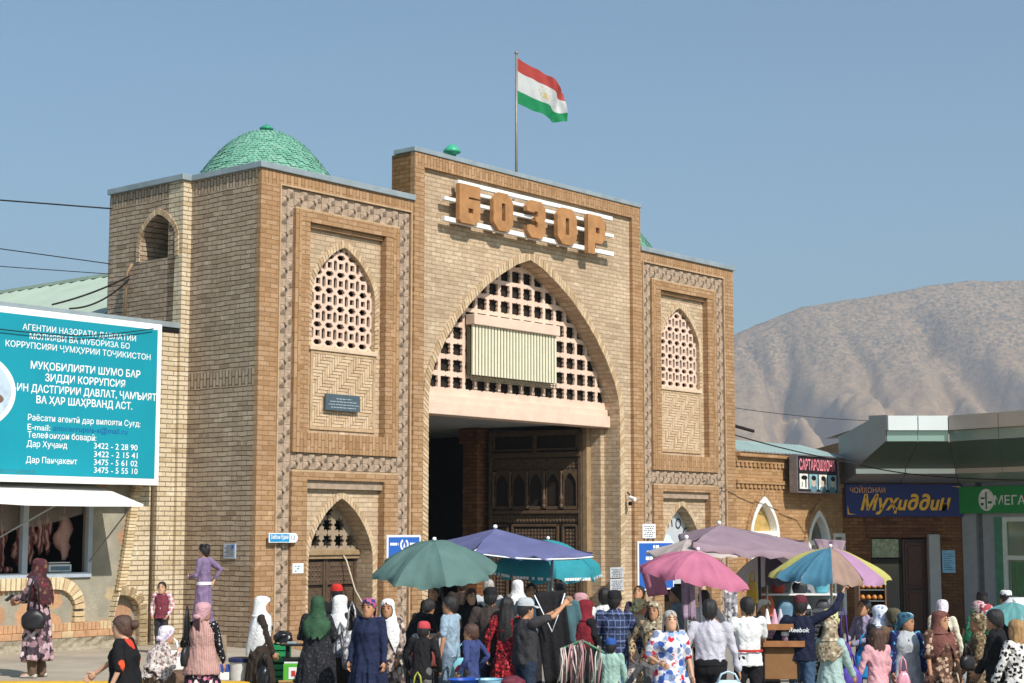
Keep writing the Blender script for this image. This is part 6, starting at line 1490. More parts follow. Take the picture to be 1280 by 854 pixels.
# -- under the grey green and blue umbrellas
p(564, 742, 1.64, 68, "youth in pale blue tee shirt and jeans reaching to his left", T('tee', C['ltblue']), J(C['palejeans']), ('hair', 'black', 'short'), ((-.25, .06, .86), (.16, .5, 1.0)), Y=22.6)
p(588, 734, 1.62, 200, "woman in black top with a lit face standing under the blue umbrella", T('shirt', C['black']), SK(C['black']), ('hair', 'brown', 'long'), sex='f', Y=26.2, skin=1)
p(611, 727, 1.70, 14, "man with grey cropped hair and white collar in the umbrella's shade", T('shirt', C['greyw']), None, ('hair', 'grey', 'short'), Y=28.2)
p(613, 737, 1.74, -6, "heavy man from behind in dark brown shirt, black cap and dark jeans", T('shirt', f_("dark_umber_shirt", '#463d3a'), hem=.86), J(C['dkjeans']), ('cap', C['black'], 'black'), ((-.24, .22, 1.0), (.24, .2, .98)), fat=1.2, Y=22.9, turn=0)
p(590, 770, 1.32, 62, "small boy in an indigo jacket beside the blue basins", T('jacket', C['indigo']), TR(C['charcoal']), ('hair', 'brown', 'short'), Y=21.6)
p(634, 749, 1.62, -14, "woman with long loose black hair and red print dress seen from behind", T('dress', P['redblk'], hem=.2), None, ('hair', 'black', 'long'), sex='f', Y=22.6)
p(656, 748, 1.68, -58, "man in pale grey cap and dark tee shirt lifting a black garment with raised arms", T('tee', C['charcoal'], hem=.88), J(C['dkjeans']), ('cap', C['greyw'], 'black'), ((-.06, .48, 1.52), (.2, .46, 1.62)), fat=1.15, Y=20.9)
p(664, 736, 1.70, 178, "man with cropped hair in pale blue shirt behind the raised black garment", T('shirt', C['ltblue']), None, ('hair', 'black', 'short'), Y=26.2, tilt=-10)
p(725, 735, 1.60, -78, "woman in lilac pink kerchief and pale pink flowered blouse facing right", T('shirt', P['pinkdots']), SK(C['dkbrown']), ('kerchief', C['pinkmauve']), sex='f', fat=1.1, Y=25.6)
p(731, 755, 1.60, -60, "woman in dark red hijab and black coat by the hank of cords", T('coat', C['black'], hem=.3), None, ('hijab', C['maroon'], .5), ((-.05, .25, .9), (.2, .2, .88)), sex='f', Y=22.8)
p(755, 733, 1.70, -8, "young man from behind in white shirt with a dark square print", T('shirt', C['white']), J(C['dkjeans']), ('hair', 'black', 'short'), Y=24.9)
p(768, 739, 1.74, -14, "man from behind in navy plaid shirt, dark cap and blue jeans holding a child's hand", T('shirt', P['plaid'], hem=.84), J(C['jeans']), ('cap', C['black'], 'black'), ((-.26, .04, .86), (.36, .1, .86)), fat=1.1, Y=22.7)
p(763, 790, 1.18, -10, "small child in royal blue cap and mint sweatshirt seen from behind", T('jacket', C['mint'], hem=.86, ease=1.14), TR(C['grey']), ('cap', C['blue'], 'black'), ((-.36, .1, .9), (.3, .02, .8)), Y=21.4)
p(786, 741, 1.60, -70, "woman in patterned kerchief and beige cardigan leaning over a stall", T('jacket', C['beige']), SK(P['lightfl']), ('kerchief', P['yellowfl']), ((-.1, .52, 1.0), (.16, .5, .98)), lean=16, sex='f', Y=24.4)
p(799, 728, 1.68, 150, "young man in dark top looking down at the stall by the right blue plaque", T('shirt', f_("dark_plum_cloth", '#4a3f4d')), None, ('hair', 'black', 'short'), ((-.14, .38, 1.0), (.14, .38, 1.0)), Y=27.2, tilt=-22)
# -- centre right
p(837, 752, 1.60, 196, "old woman in white dress splashed with red and blue flowers walking towards the street", T('dress', P['colour'], hem=.22, sl=.95), None, ('hair', 'grey', 'bob'), ((-.27, .08, .88), (.22, .2, 1.06)), sex='f', fat=1.22, Y=20.3, skin=1, tilt=-10)
p(818, 752, 1.62, 170, "woman in leopard print dress and beige scarf behind the red and blue dress", T('dress', P['leopard'], hem=.2), None, ('hijab', P['beigefl'], .3), sex='f', fat=1.15, Y=22.4)
p(815, 803, 1.1, 178, "child in a dark grey top stretching an arm to the left", T('jacket', C['grey']), TR(C['charcoal']), ('hair', 'brown', 'short'), ((-.12, .2, .9), (.5, .02, .98)), Y=21.0)
p(846, 730, 1.70, 86, "man in grey shirt under the pink umbrella turned to the left", T('shirt', f_("slate_blue_shirt", '#7d8a98')), None, ('hair', 'black', 'short'), ((-.2, .4, 1.05), (.2, .4, 1.05)), Y=26.4)
p(887, 738, 1.74, -10, "man from behind in long sleeved lilac white shirt and black trousers", T('shirt', C['lilac'], hem=.92, ease=1.03, belt=(.965, C['black'], .02)), TR(C['black']), ('hair', 'black', 'short'), ((-.34, .06, .90), (.34, .08, .82)), fat=1.12, Y=20.4)
p(880, 733, 1.68, 10, "person in loose white shirt in the shade of the pink umbrella", T('shirt', C['white'], ease=1.15), None, ('hair', 'black', 'short'), Y=25.8)
p(934, 736, 1.72, 12, "stallholder from behind in white tee shirt, black trousers and red apron strings", T('tee', C['white'], ease=1.0, hem=.82, belt=(1.02, C['red'], .014)), TR(C['black']), ('hair', 'black', 'short'), ((-.3, .26, 1.0), (.2, .34, 1.05)), fat=1.1, Y=22.2)
p(955, 743, 1.60, 188, "woman stallholder in cream cap and plum checked blouse behind the wooden cart", T('shirt', checks("plum_check", '#7d5a66', '#a98a92', 18, .7)), SK(C['dkbrown']), ('kerchief', C['cream']), ((-.2, .25, 1.02), (.2, .25, 1.02)), sex='f', Y=24.8)
RB = p(1000, 737, 1.74, -16, "man in navy sweatshirt and dark red cap raising his right arm to the striped umbrella", T('jacket', f_("dark_navy_fleece", '#20253a'), hem=.86), J(C['jeans']), ('cap', f_("wine_cap", '#5e2a33'), 'black'), ((-.3, .12, .95), (.52, .18, 1.72)), fat=1.08, Y=22.6)
p(1038, 752, 1.58, 118, "woman in yellow patterned kerchief and dark top carrying a purple shoulder bag", T('jacket', C['charcoal'], slm=C['black']), SK(C['brown']), ('kerchief', P['yellowfl']), sex='f', fat=1.15, Y=22.6, skin=1)
p(1037, 769, 1.50, -46, "woman in pale seafoam dress and beige headscarf turned towards the bags", T('dress', C['sea'], hem=.06, flare=1.3), None, ('hijab', P['beigefl'], .3), ((-.1, .3, .9), (.2, .3, .86)), sex='f', fat=1.1, Y=21.0)
p(1081, 757, 1.64, 120, "man with thinning dark hair and lilac grey shirt looking down beside the bread case", T('shirt', f_("lilac_grey_shirt", '#9a93ad')), None, ('hair', 'black', 'short'), ((-.05, .3, 1.05), (.15, .3, 1.08)), Y=24.6, tilt=-18)
p(1100, 747, 1.62, 30, "woman in white and blue striped headscarf with a black gown", T('abaya', C['black'], hem=.08), None, ('hijab', P['whiteblue'], .5), sex='f', Y=23.0)
p(1117, 751, 1.60, 16, "woman with dark olive kerchief and brown long coat seen from behind", T('abaya', C['brown'], hem=.1), None, ('kerchief', C['olive']), sex='f', Y=22.8)
p(1096, 780, 1.38, 24, "little girl in pink hooded fleece and pink trousers seen from behind", T('jacket', C['pink'], hem=.72), TR(C['pink']), ('hair', 'brown', 'bob'), ((-.36, .12, .8), (.22, .1, .84)), Y=21.6)
p(1132, 763, 1.58, -172, "woman in blue green headscarf, pale grey waistcoat and navy patterned sleeves", T('dress', P['navyfl'], hem=.3, vest=C['greyw'], vhem=.5), None, ('kerchief', P['bluegreen']), ((-.22, .15, .84), (.25, .1, .82)), sex='f', fat=1.15, Y=22.0, turn=40)
p(1174, 741, 1.62, -160, "woman in brown flowered dress with long reddish veil looking right behind the blue bucket", T('dress', P['brownfl'], hem=.3, sl=1.0), None, ('hijab', f_("rust_veil", '#7d5048', .3), .5), ((-.2, .14, .86), (.24, .1, .82)), sex='f', fat=1.12, Y=21.6, turn=20)
p(1177, 732, 1.62, -20, "woman in cream blouse and white printed kerchief walking towards the teahouse", T('shirt', C['cream'], ease=1.1), SK(C['beige']), ('kerchief', P['whitescarf']), ((-.2, .1, .86), (.28, .05, .86)), sex='f', Y=26.0)
p(1211, 752, 1.55, 70, "person in dark clothes sitting low by the grey pilaster", T('jacket', C['dkbrown']), None, ('hair', 'black', 'short'), sit=True, Y=28.0, zlift=-.15)
p(1223, 736, 1.60, 20, "woman in pink kerchief and green printed dress near the phone shop", T('dress', P['greenfl'], hem=.2), None, ('kerchief', P['pinkdots']), sex='f', Y=26.5)
p(1232, 743, 1.60, -40, "woman with red white kerchief and green sleeves behind the olive scarf", T('dress', C['emerald'], hem=.2), None, ('kerchief', floral("red_white_scarf", '#a84a52', ['#e3d4d2', '#c86a70'], 20)), sex='f', Y=25.2)
p(1228, 729, 1.70, 30, "man in emerald shirt and black cap close to the phone shop's window", T('tee', C['emerald']), None, ('skullcap', C['black']), Y=27.8)
p(1223, 751, 1.60, 74, "woman in olive leopard kerchief and brown print dress holding a dark bag", T('dress', floral("brown_leaf_print", '#6b5a44', ['#8e7a5c', '#4f4130', '#a08d6d'], 34, .5), hem=.12), None, ('kerchief', P['olivefl']), ((-.1, .2, .95), (.05, .34, .92)), sex='f', fat=1.2, Y=21.8)
p(1245, 763, 1.70, 60, "man in black sweater and grey trousers with cropped black hair at the right edge", T('shirt', C['black'], ease=1.08), TR(C['grey']), ('hair', 'black', 'short'), ((-.05, .25, .95), (.15, .26, .92)), fat=1.1, Y=20.6)
p(1271, 769, 1.60, 30, "woman with curly blond hair and zebra print dress at the right edge", T('dress', P['zebra'], hem=.2), None, ('hair', 'blond', 'bob'), sex='f', fat=1.15, Y=20.2)
p(1257, 722, 1.72, 20, "man in white skullcap and black tee shirt carrying a white bundle", T('tee', C['black']), None, ('skullcap', C['white']), ((-.2, .2, 1.0), (.25, .15, 1.0)), Y=28.4)
# -- further back in the shade
p(543, 738, 1.66, 150, "man in dark jacket standing in shade behind the pale blue tee shirt", T('jacket', C['black']), None, ('hair', 'black', 'short'), Y=26.6)
p(577, 732, 1.66, 10, "man in dark clothes walking into the gate passage left of the umbrella pole", T('jacket', C['dkbrown']), None, ('hair', 'black', 'short'), Y=30.5)
p(647, 731, 1.64, 20, "woman in white headscarf walking deep into the passage", T('coat', C['grey']), None, ('hijab', C['white'], .3), sex='f', Y=30.0)
p(700, 738, 1.68, -30, "man in dark shirt standing in the shade under the teal umbrella", T('shirt', C['charcoal']), None, ('hair', 'black', 'short'), Y=28.0)
finish_people()
# ================================================================== umbrellas
M_pole = plain("umbrella_steel", '#b9bab8', .4, .5); M_poled = plain("umbrella_dark_pole", '#3a3a3c', .5, .3)
def umbrella(label, apex, R, n, drop, cols, tilt=(0, 0), val=.10, pole_dx=0.0, pole=None, rot=0.0, sag=.05, curve=1.7, wob=.012, fringe=None):
    A = Vector(apex); e = empty("parasol", (A.x+pole_dx, A.y, gz(A.x)), 0, label, "parasol", "market parasols")
    H = A.z-gz(A.x); Mx = Matrix.Translation((-pole_dx, 0, H)) @ Matrix.Rotation(rad(tilt[0]), 4, 'X') @ Matrix.Rotation(rad(tilt[1]), 4, 'Y') @ Matrix.Rotation(rad(rot), 4, 'Z')
    m = MB(); NR, NA = 10, 14; rng = random.Random(int(A.x*100))
    ph = [rng.random()*6 for _ in range(8)]
    for k in range(n):
        base = len(m.v)
        for i in range(NR+1):
            t = i/NR
            for j in range(NA+1):
                s = j/NA; a = 2*math.pi*(k+s)/n; chord = math.cos(math.pi/n)/math.cos(math.pi/n*(2*s-1)); bow = 4*s*(1-s)
                r = R*t*(1-(1-chord)*1.0)*(1-sag*bow*t); z = -drop*t**curve-sag*.5*R*bow*t*(1-t)+.010*math.sin(s*19+ph[4]+k*2.1)*t*t+.007*math.sin(s*31-k+ph[5])*t*math.sin(t*9+k)+wob*math.sin(a*5+t*7+ph[0])*t+wob*.7*math.sin(a*11-t*9+ph[1])*t
                m.v.append(Mx @ Vector((r*math.cos(a), r*math.sin(a), z)))
        for i in range(NR):
            for j in range(NA): q = base+i*(NA+1)+j; m.f.append((q, q+NA+1, q+NA+2, q+1)); m.mi.append(k % len(cols))
        if val:
            b2 = len(m.v)
            for j in range(NA+1):
                s = j/NA; a = 2*math.pi*(k+s)/n; p0 = m.v[base+NR*(NA+1)+j]; d = val*(.75+.25*math.sin(s*math.pi))*(1+.15*math.sin(a*9+ph[2])); out = .03*math.sin(a*14+ph[3])+.015
                m.v.append(Mx @ Vector((0, 0, 0)) if False else Vector(p0)+Vector((math.cos(a)*out, math.sin(a)*out, -d)))
            for j in range(NA): m.f.append((base+NR*(NA+1)+j, b2+j, b2+j+1, base+NR*(NA+1)+j+1)); m.mi.append(k % len(cols))
    if fringe:
        q = MB()
        for f in m.f[-n*NA:] if False else [f for f in m.f if len(set(f)) == 4][:0]: pass
        for k in range(n):
            for j in range(NA):
                a0, a1 = [2*math.pi*(k+(j+d)/NA)/n for d in (.08, .92)]
                pts = []
                for a in (a0, a1):
                    sx = (a*n/(2*math.pi)) % 1; rr_ = R*math.cos(math.pi/n)/math.cos(math.pi/n*(2*sx-1))*(1-sag*4*sx*(1-sx))+.05
                    for dz in (.62, .84): pts.append(Mx @ Vector((rr_*math.cos(a), rr_*math.sin(a), -drop-val*dz)))
                if rng.random() < .72: q.add([pts[0], pts[2], pts[3], pts[1]], [(0, 1, 2, 3)])
        q.build("printed_border", fringe, e)
    m.build("canopy", cols, e, True)
    m = MB(); m.tube([(0, 0, 0), (-pole_dx*.5, 0, H*.5), (-pole_dx, 0, H+.03)], .018, 8); m.build("pole", pole or M_pole, e, True)
    m = MB(); m.ball(Mx @ Vector((0, 0, .03)), .03, 8, 6); m.build("finial", M_wht, e, True)
    for k in range(n):
        a = 2*math.pi*k/n; m = MB()
        m.tube([Mx @ Vector((R*t*math.cos(a)*.985, R*t*math.sin(a)*.985, -drop*t**curve-.016)) for t in (.02, .25, .5, .75, 1)], .007, 5); m.build("rib", M_pole, e, True)
    return e
def tent(label, apex, corners, col, val=.08, sag=.06, pole=None, pole_at=None, cuts=18, seed=1, hem=None):
    A = Vector(apex); c0 = sum((Vector(c) for c in corners), Vector())/len(corners); gx = pole_at[0] if pole_at else A.x; gy = pole_at[1] if pole_at else A.y
    e = empty("parasol", (gx, gy, gz(gx)), 0, label, "parasol", "market parasols"); O = Vector((gx, gy, gz(gx)))
    m = MB(); n = len(corners); rng = random.Random(seed); ph = [rng.random()*6 for _ in range(6)]
    for k in range(n):
        P, Q = Vector(corners[k]), Vector(corners[(k+1) % n]); base = len(m.v); N = cuts
        for i in range(N+1):
            t = i/N
            for j in range(N+1):
                s = j/N; p = A.lerp(P.lerp(Q, s), t); p.z -= sag*4*s*(1-s)*t*t+.012*math.sin(s*17+k*2+ph[3])*t*t+.008*math.sin(s*29+t*8+k)*t+.012*math.sin(p.x*9+ph[0]+p.y*7)*t; p += (c0-A)*0
                m.v.append(p-O)
        for i in range(N):
            for j in range(N): q = base+i*(N+1)+j; m.f.append((q, q+1, q+N+2, q+N+1)); m.mi.append(0)
        if val:
            b2 = len(m.v)
            for j in range(N+1):
                p = Vector(m.v[base+N*(N+1)+j]); o_ = (p+O-c0); o_.z = 0; m.v.append(p+Vector((0, 0, -val*(1+.25*math.sin(j*1.9+ph[1]+k))))+o_.normalized()*(.02*math.sin(j*1.3+ph[2])))
            for j in range(N): m.f.append((base+N*(N+1)+j, base+N*(N+1)+j+1, b2+j+1, b2+j)); m.mi.append(0)
    if hem:
        for k in range(n):
            P, Q = Vector(corners[k])-O, Vector(corners[(k+1) % n])-O; q = MB(); pts = []
            for j in range(13): s = j/12; p_ = P.lerp(Q, s); p_.z -= sag*4*s*(1-s)+val; pts.append(p_)
            q.tube(pts, .012, 5); q.build("hem", hem, e, True)
    m.build("canopy", col, e, True)
    top = A-O; m = MB(); m.tube([(0, 0, 0), (0, 0, top.z-(.34 if pole_at else .04))], .022, 8); m.build("pole", pole or M_pole, e, True)
    for c in corners:
        m = MB(); cc = Vector(c)-O; m.tube([top+Vector((0, 0, -.04)), top.lerp(cc, .5)+Vector((0, 0, -.075)), cc+Vector((0, 0, -.02))], .011, 5); m.build("rib", M_pole if pole is None else pole, e, True)
    m = MB(); m.ball(top+Vector((0, 0, .03)), .035, 8, 6); m.build("finial", M_wht, e, True)
    return e
umbrella("grey green round parasol with drooping panels, left of the blue one", at(543, 676.5, 23.2), .88, 8, .40, [cloth("greygreen_canopy", '#64817b', .2)], tilt=(12, -1), val=.07, pole_dx=.36, pole=M_poled, rot=12, sag=.07, curve=1.9)
tent("big square slate blue parasol with a pale hem in front of the big arch", at(619, 661, 25.3), [at(497, 690, 26.0), at(593, 687, 24.2), at(741, 692, 25.0), at(646, 690, 27.2)], cloth("slateblue_canopy", '#6b6f98', .2), val=.05, pole_at=(at(690, 700, 25.6).x, 25.6), seed=2, hem=M_wht)
te = umbrella("turquoise parasol with white printed fringe partly under the blue one", at(685, 675, 26.9), .86, 8, .40, [cloth("turquoise_canopy", '#3fa3ae', .3)], val=.20, rot=8, tilt=(4, 2), sag=.03, fringe=M_wht)
umbrella("bright pink parasol with shaded hanging edge", at(872, 689, 23.8), .80, 8, .34, [cloth("pink_canopy", '#d3809b', .3)], tilt=(3, 10), val=.10, rot=20, pole_dx=.1, sag=.06)
tent("wide mauve square parasol, the highest right of the gate, on a dark pole", at(899, 656, 26.2), [at(848, 669, 27.2), at(866, 678, 24.6), at(1024, 690, 24.8), at(1008, 678, 28.0)], cloth("mauve_canopy", '#a58e98', .22), val=.09, pole=M_poled, pole_at=(at(949, 700, 25.4).x, 25.4), seed=5)
tent("beige square parasol tucked just above the pink one", at(858, 674, 25.4), [at(808, 691, 25.6), at(850, 692, 24.2), at(938, 689, 24.8), at(905, 684, 27.0)], cloth("beige_canopy", '#c7b9b2', .2), val=.03, seed=8)
umbrella("striped beach parasol in yellow, blue, cream and magenta, one cream panel painted as shaded", at(1038, 685, 24.4), .86, 12, .38, [cloth("yellow_panel", '#cfca78', .3), cloth("magenta_panel", '#c297b9', .3), cloth("cream_panel", '#dcc9a3', .3), cloth("blue_panel", '#5489a2', .3), cloth("cream_panel", '#dcc9a3', .3), cloth("yellow_panel", '#cfca78', .3), cloth("yellow_panel", '#cfca78', .3), cloth("blue_panel", '#5489a2', .3), cloth("blue_panel", '#5489a2', .3), cloth("shaded_cream_panel", '#a5897a', .15), cloth("magenta_panel", '#c297b9', .3), cloth("yellow_panel", '#cfca78', .3)], val=.08, rot=-8, tilt=(5, 2), sag=.06)  # one cream panel's colour is browned to paint it as shaded
umbrella("pale grey parasol with a dark panel behind the mauve one's pole", at(958, 692, 27.0), .62, 8, .36, [cloth("palegrey_canopy", '#d6d6d2', .2), cloth("palegrey_canopy", '#d6d6d2', .2), cloth("darkgrey_panel", '#55505a', .15)], val=.09, rot=30, tilt=(6, -8))
umbrella("small teal parasol low at the right edge", at(1268, 753, 24.0), .46, 8, .24, [cloth("teal_canopy", '#6fa9a8', .3)], val=.06, tilt=(0, 6))
# drooping loose end of the mauve cloth
def sheet_mesh(P, nu=14, nv=10, wav=.03, seed=0, thick=.012):
    """hanging cloth between four corners (tl, tr, br, bl) with folds and a little thickness"""
    tl, tr, br, bl = [Vector(p) for p in P]; m = MB(); nrm = (tr-tl).cross(bl-tl).normalized(); rng = random.Random(seed); a = [rng.random()*6 for _ in range(4)]
    for sd in (0, 1):
        for i in range(nu+1):
            for j in range(nv+1):
                s, t = i/nu, j/nv; p = tl.lerp(tr, s).lerp(bl.lerp(br, s), t); w = wav*(math.sin(s*13+a[0]+t*1.5)+.6*math.sin(s*23+a[1]-t*2))*(.3+.7*t); m.v.append(p+nrm*(w-thick*sd))
    k = (nu+1)*(nv+1)
    for i in range(nu):
        for j in range(nv):
            q = i*(nv+1)+j; m.f.append((q, q+1, q+nv+2, q+nv+1)); m.f.append((k+q, k+q+nv+1, k+q+nv+2, k+q+1)); m.mi += [0, 0]
    ring = [i*(nv+1) for i in range(nu+1)]+[nu*(nv+1)+j for j in range(1, nv+1)]+[i*(nv+1)+nv for i in range(nu-1, -1, -1)]+[j for j in range(nv-1, 0, -1)]
    for a_, b_ in zip(ring, ring[1:]+ring[:1]): m.f.append((a_, b_, b_+k, a_+k)); m.mi.append(0)
    return m
o = sheet_mesh([at(1016, 674, 24.6), at(1057, 676, 24.4), at(1050, 699, 24.3), at(1024, 694, 24.5)], wav=.05, seed=3).build("loose_cloth", MATS["mauve_canopy"], None, True); tag(o, "loose mauve cloth drooping over the striped parasol from the mauve one", "cloth")
o = sheet_mesh([at(799, 706, 24.9), at(826, 712, 24.6), at(836, 743, 24.5), at(811, 746, 24.8)], wav=.012, seed=4).build("pink_cloth", cloth("pink_panel", '#d3899c', .15), None, True); tag(o, "pale pink cloth panel hanging slanted beneath the pink parasol", "cloth")

# ================================================================== goods and things carried
def tub(name, c, r0, r1, h, mats, label, cat, lid=None, wall=.012, handle=False, group=None):
    e = empty(name, c, 0, label, cat, group) if (lid or handle) else None
    m = MB(); m.lathe([(r0*.3, .0), (r0, 0), (r1, h), (r1+.008, h+.004), (r1-wall, h), (r0-wall, .02), (.01, .02)], 24, (0, 0, 0), 0)
    if e is None: o = m.build(name, mats, None, True, c); return tag(smooth_angle(o), label, cat, group)
    smooth_angle(m.build("body", mats, e, True))
    if lid: l = MB(); l.lathe([(.01, h+.04), (r1-.02, h+.04), (r1+.012, h+.03), (r1+.014, h-.02), (r1, h-.02)], 24); smooth_angle(l.build("lid", lid, e, True))
    if handle: l = MB(); l.tube([(r1*math.cos(a), -.02-.10*abs(math.sin(a)), h-.02-.06*math.sin(a)) for a in [math.pi*i/10 for i in range(11)]], .008, 6); l.build("handle", M_wht, e, True)
    return e
def bag(name, c, w, d, h, mat, label, cat, yaw=0, handle=True, lump=.04, hlen=.18, group=None, hm=None):
    e = empty(name, c, rad(yaw), label, cat, group); m = MB(); rng = random.Random(int(c[0]*97+c[2]*31)); ph = rng.random()*6; rings = []
    for i in range(10):
        t = i/9; s = .72+.32*math.sin(math.pi*min(1, t*.9+.12))**.8-(.28*max(0, t-.7)/.3); rings.append([Vector((w/2*s*math.copysign(abs(math.cos(a))**.7, math.cos(a))*(1+lump*math.sin(a*5+t*6+ph)), d/2*s*math.copysign(abs(math.sin(a))**.8, math.sin(a))*(1+lump*2*math.sin(a*4-t*8+ph)), h*t+lump*.2*math.sin(a*3+ph)*h)) for a in [2*math.pi*k/20 for k in range(20)]])
    m.loft(rings); m.build("body", mat, e, True)
    if handle:
        for s_ in (-1, 1):
            l = MB(); l.tube([(-w*.25, s_*d*.15, h*.95), (-w*.16, s_*d*.1, h+hlen*.7), (0, 0, h+hlen), (w*.16, s_*d*.1, h+hlen*.7), (w*.25, s_*d*.15, h*.95)], .011, 6); l.build("handle", hm or mat, e, True)
    return e
def pt(x, y, Y): return tuple(at(x, y, Y))
M_plw = plain("white_plastic", '#e4e5e2', .35, vary=.06); M_blk = plain("black_plastic_bag", '#1f1f22', .3, vary=.2, spec=.5); M_blub = plain("blue_plastic", '#2a52a8', .35, vary=.08)
def film(name, col): return plain(name, col, .3, vary=.12, spec=.5)
# old woman's corner
tub("bucket", (at(199, 850, 23.5).x, 23.5, TZ), .125, .155, .25, M_plw, "plain white plastic bucket in front of the seated old woman", "bucket")
tub("bucket", (at(301, 850, 23.6).x, 23.6, TZ), .14, .165, .27, plain("printed_white_tub", '#d5d6d3', .4, vary=.12, scale=14), "large white tub with a dark blue lid beside the pink waistcoat", "bucket", lid=plain("navy_lid", '#252d55', .4))
bag("plastic_bag", (at(215, 850, 23.6).x, 23.6, TZ), .34, .26, .40, film("milky_film", '#dfe2e3'), "full white carrier bag leaning by the old woman's knees", "bag", lump=.09)
bag("plastic_bag", (at(223, 850, 23.8).x, 23.95, TZ), .2, .2, .30, film("slate_film", '#77828e'), "slate grey carrier bag behind the white one", "bag", lump=.08)
m = MB(); m.bbox(-.09, .09, -.07, .07, 0, .11, .012, 0); m.bbox(-.085, .085, -.065, .065, .112, .21, .012, 1); o = m.build("food_packet", [M_plw, M_blub]); o.location = (at(279, 850, 23.6).x, 23.6, TZ); tag(o, "blue and white packet standing by the big lidded tub", "packet")
m = MB(); m.bbox(-.27, .25, -.25, .25, 0, .41, .02); o = m.build("concrete_block", plain("block_grey_brown", '#8d7c68', .95, vary=.25, scale=7, bump=.4)); o.location = (at(256, 800, 27).x, 27.0, TZ); o.rotation_euler = (0, 0, ANG); tag(o, "rough concrete block the youth in lilac stands on", "block")
# crates by the left doorway
def crate(c, w, d, h, mat, label, group=None, yaw=0):
    m = MB(); t_ = .018
    for zz in (0, h*.34, h*.68):
        hh = h*.26
        for a in ((-w/2, w/2, -d/2, -d/2+t_), (-w/2, w/2, d/2-t_, d/2), (-w/2, -w/2+t_, -d/2, d/2), (w/2-t_, w/2, -d/2, d/2)): m.box(a[0], a[1], a[2], a[3], zz, zz+hh)
    for sx in (-1, 1):
        for sy in (-1, 1): m.box(sx*w/2-(.04 if sx > 0 else -.0), sx*w/2+(.0 if sx > 0 else .04), sy*d/2-(.04 if sy > 0 else 0), sy*d/2+(0 if sy > 0 else .04), 0, h)
    m.box(-w/2, w/2, -d/2, d/2, 0, .015); o = m.build("plastic_crate", mat); o.location = c; o.rotation_euler = (0, 0, rad(yaw)); return tag(o, label, "crate", group)
M_gcr = plain("green_crate_plastic", '#2c8a54', .4, vary=.12); M_lime = plain("lime_box_plastic", '#5fb83f', .4, vary=.1); M_card = plain("cardboard", '#b98d5c', .85, vary=.15, scale=5); M_card2 = plain("brown_carton", '#8c6642', .85, vary=.15, scale=5)
X = at(349, 810, 25).x
for i in range(3): crate((X, 25.2, .0+i*.285), .26, .34, .28, M_gcr, ("lowest", "middle", "topmost")[i]+" green crate of the stack by the left doorway", "green crates stacked by the left doorway")
bag("plastic_bag", (X+.03, 25.2, .86), .26, .22, .17, M_blk, "knotted black plastic bag lying on top of the green crates", "bag", handle=False, lump=.12)
X = at(366, 850, 24.6).x
m = MB(); m.bbox(-.2, .2, -.15, .15, 0, .34, .008); m.bbox(-.2, .0, -.16, -.15, .33, .36, .004); o = m.build("cardboard_box", M_card); o.location = (X, 24.7, 0); tag(o, "open cardboard carton under the lime green box", "box")
m = MB(); m.bbox(-.14, .14, -.12, .12, 0, .25, .012, 0); m.box(-.06, .07, -.126, -.12, .03, .2, 1); m.box(-.02, .04, -.13, -.126, .07, .15, 2); m.bbox(-.13, .13, -.11, .11, .252, .275, .006, 3); o = m.build("juice_box", [M_lime, M_wht, plain("label_red", '#c3423c', .5), M_wht]); o.location = (X, 24.7, .345); tag(o, "lime green box with a white label and red mark", "box")
m = MB(); m.bbox(-.13, .13, -.12, .12, 0, .05, .01, 0); m.bbox(-.1, -.05, -.05, .05, .05, .22, .01, 0); m.bbox(-.17, .17, -.13, .13, .22, .245, .01, 0); m.bbox(-.08, .06, -.08, .03, .247, .28, .01, 1); o = m.build("weighing_scale", [M_black, plain("scale_tray", '#aebfc6', .3, .4)]); o.location = (X-.02, 24.72, .625); tag(o, "black weighing scale standing on the lime green box", "scale")
# carried by the people
wl = WL.location
hb_ = bag("handbag", (wl.x+.02, wl.y-.30, TZ+.70), .31, .14, .27, plain("black_leather", '#262527', .4, vary=.2), "slouchy black handbag hanging at the mauve dress of the leftmost woman", "handbag", yaw=8, lump=.06, hlen=.48)
m = MB(); m.bbox(-.038, .038, -.006, .006, -.07, .07, .006, 0); o = m.build("phone", plain("dark_blue_phone", '#1d2b4a', .25, spec=.6)); o.location = (wl.x-.40, wl.y-.05, TZ+1.12); o.rotation_euler = (rad(50), rad(15), rad(70)); tag(o, "dark blue mobile phone in the leftmost woman's hands", "phone")
bag("handbag", (at(232, 815, 21.5).x, 21.55, .80), .2, .1, .26, plain("black_shoulder_leather", '#2a2829', .4, vary=.2), "flat black shoulder bag on the pink waistcoat's left side", "handbag", yaw=70, hlen=.5)
bag("plastic_bag", (at(329, 843, 23.1).x, 23.12, .42), .18, .14, .26, M_blk, "black carrier bag held by the woman in the long white headscarf", "bag", lump=.08)
bag("handbag", (at(440, 815, 23.4).x, 23.35, .62), .26, .2, .52, P['greyfl'], "grey printed shoulder bag beside the navy zipped coat", "handbag", lump=.06, hlen=.4)
bag("handbag", (at(474, 826, 22.8).x, 22.7, .52), .24, .11, .2, plain("grey_tweed", '#77736d', .8, vary=.2, scale=40), "grey tweed handbag held low by the navy coat", "handbag")
bag("plastic_bag", (at(522, 850, 21.6).x, 21.6, .28), .22, .16, .26, film("olive_film", '#a9ad45'), "yellow green carrier bag beside the child in the coral cap", "bag", lump=.09)
e = bag("shopping_bag", (at(577, 838, 22.2).x, 22.15, .52), .26, .12, .34, plain("turquoise_print", '#7fc0cb', .5), "turquoise and white paper bag with a red letter C in the youth's hand", "bag", lump=.02)
m = MB(); add_text(m, "С", 0, -.082, .06, h=.2, bold=.04); m.build("lettering", plain("letter_red", '#c2303c', .5), e)
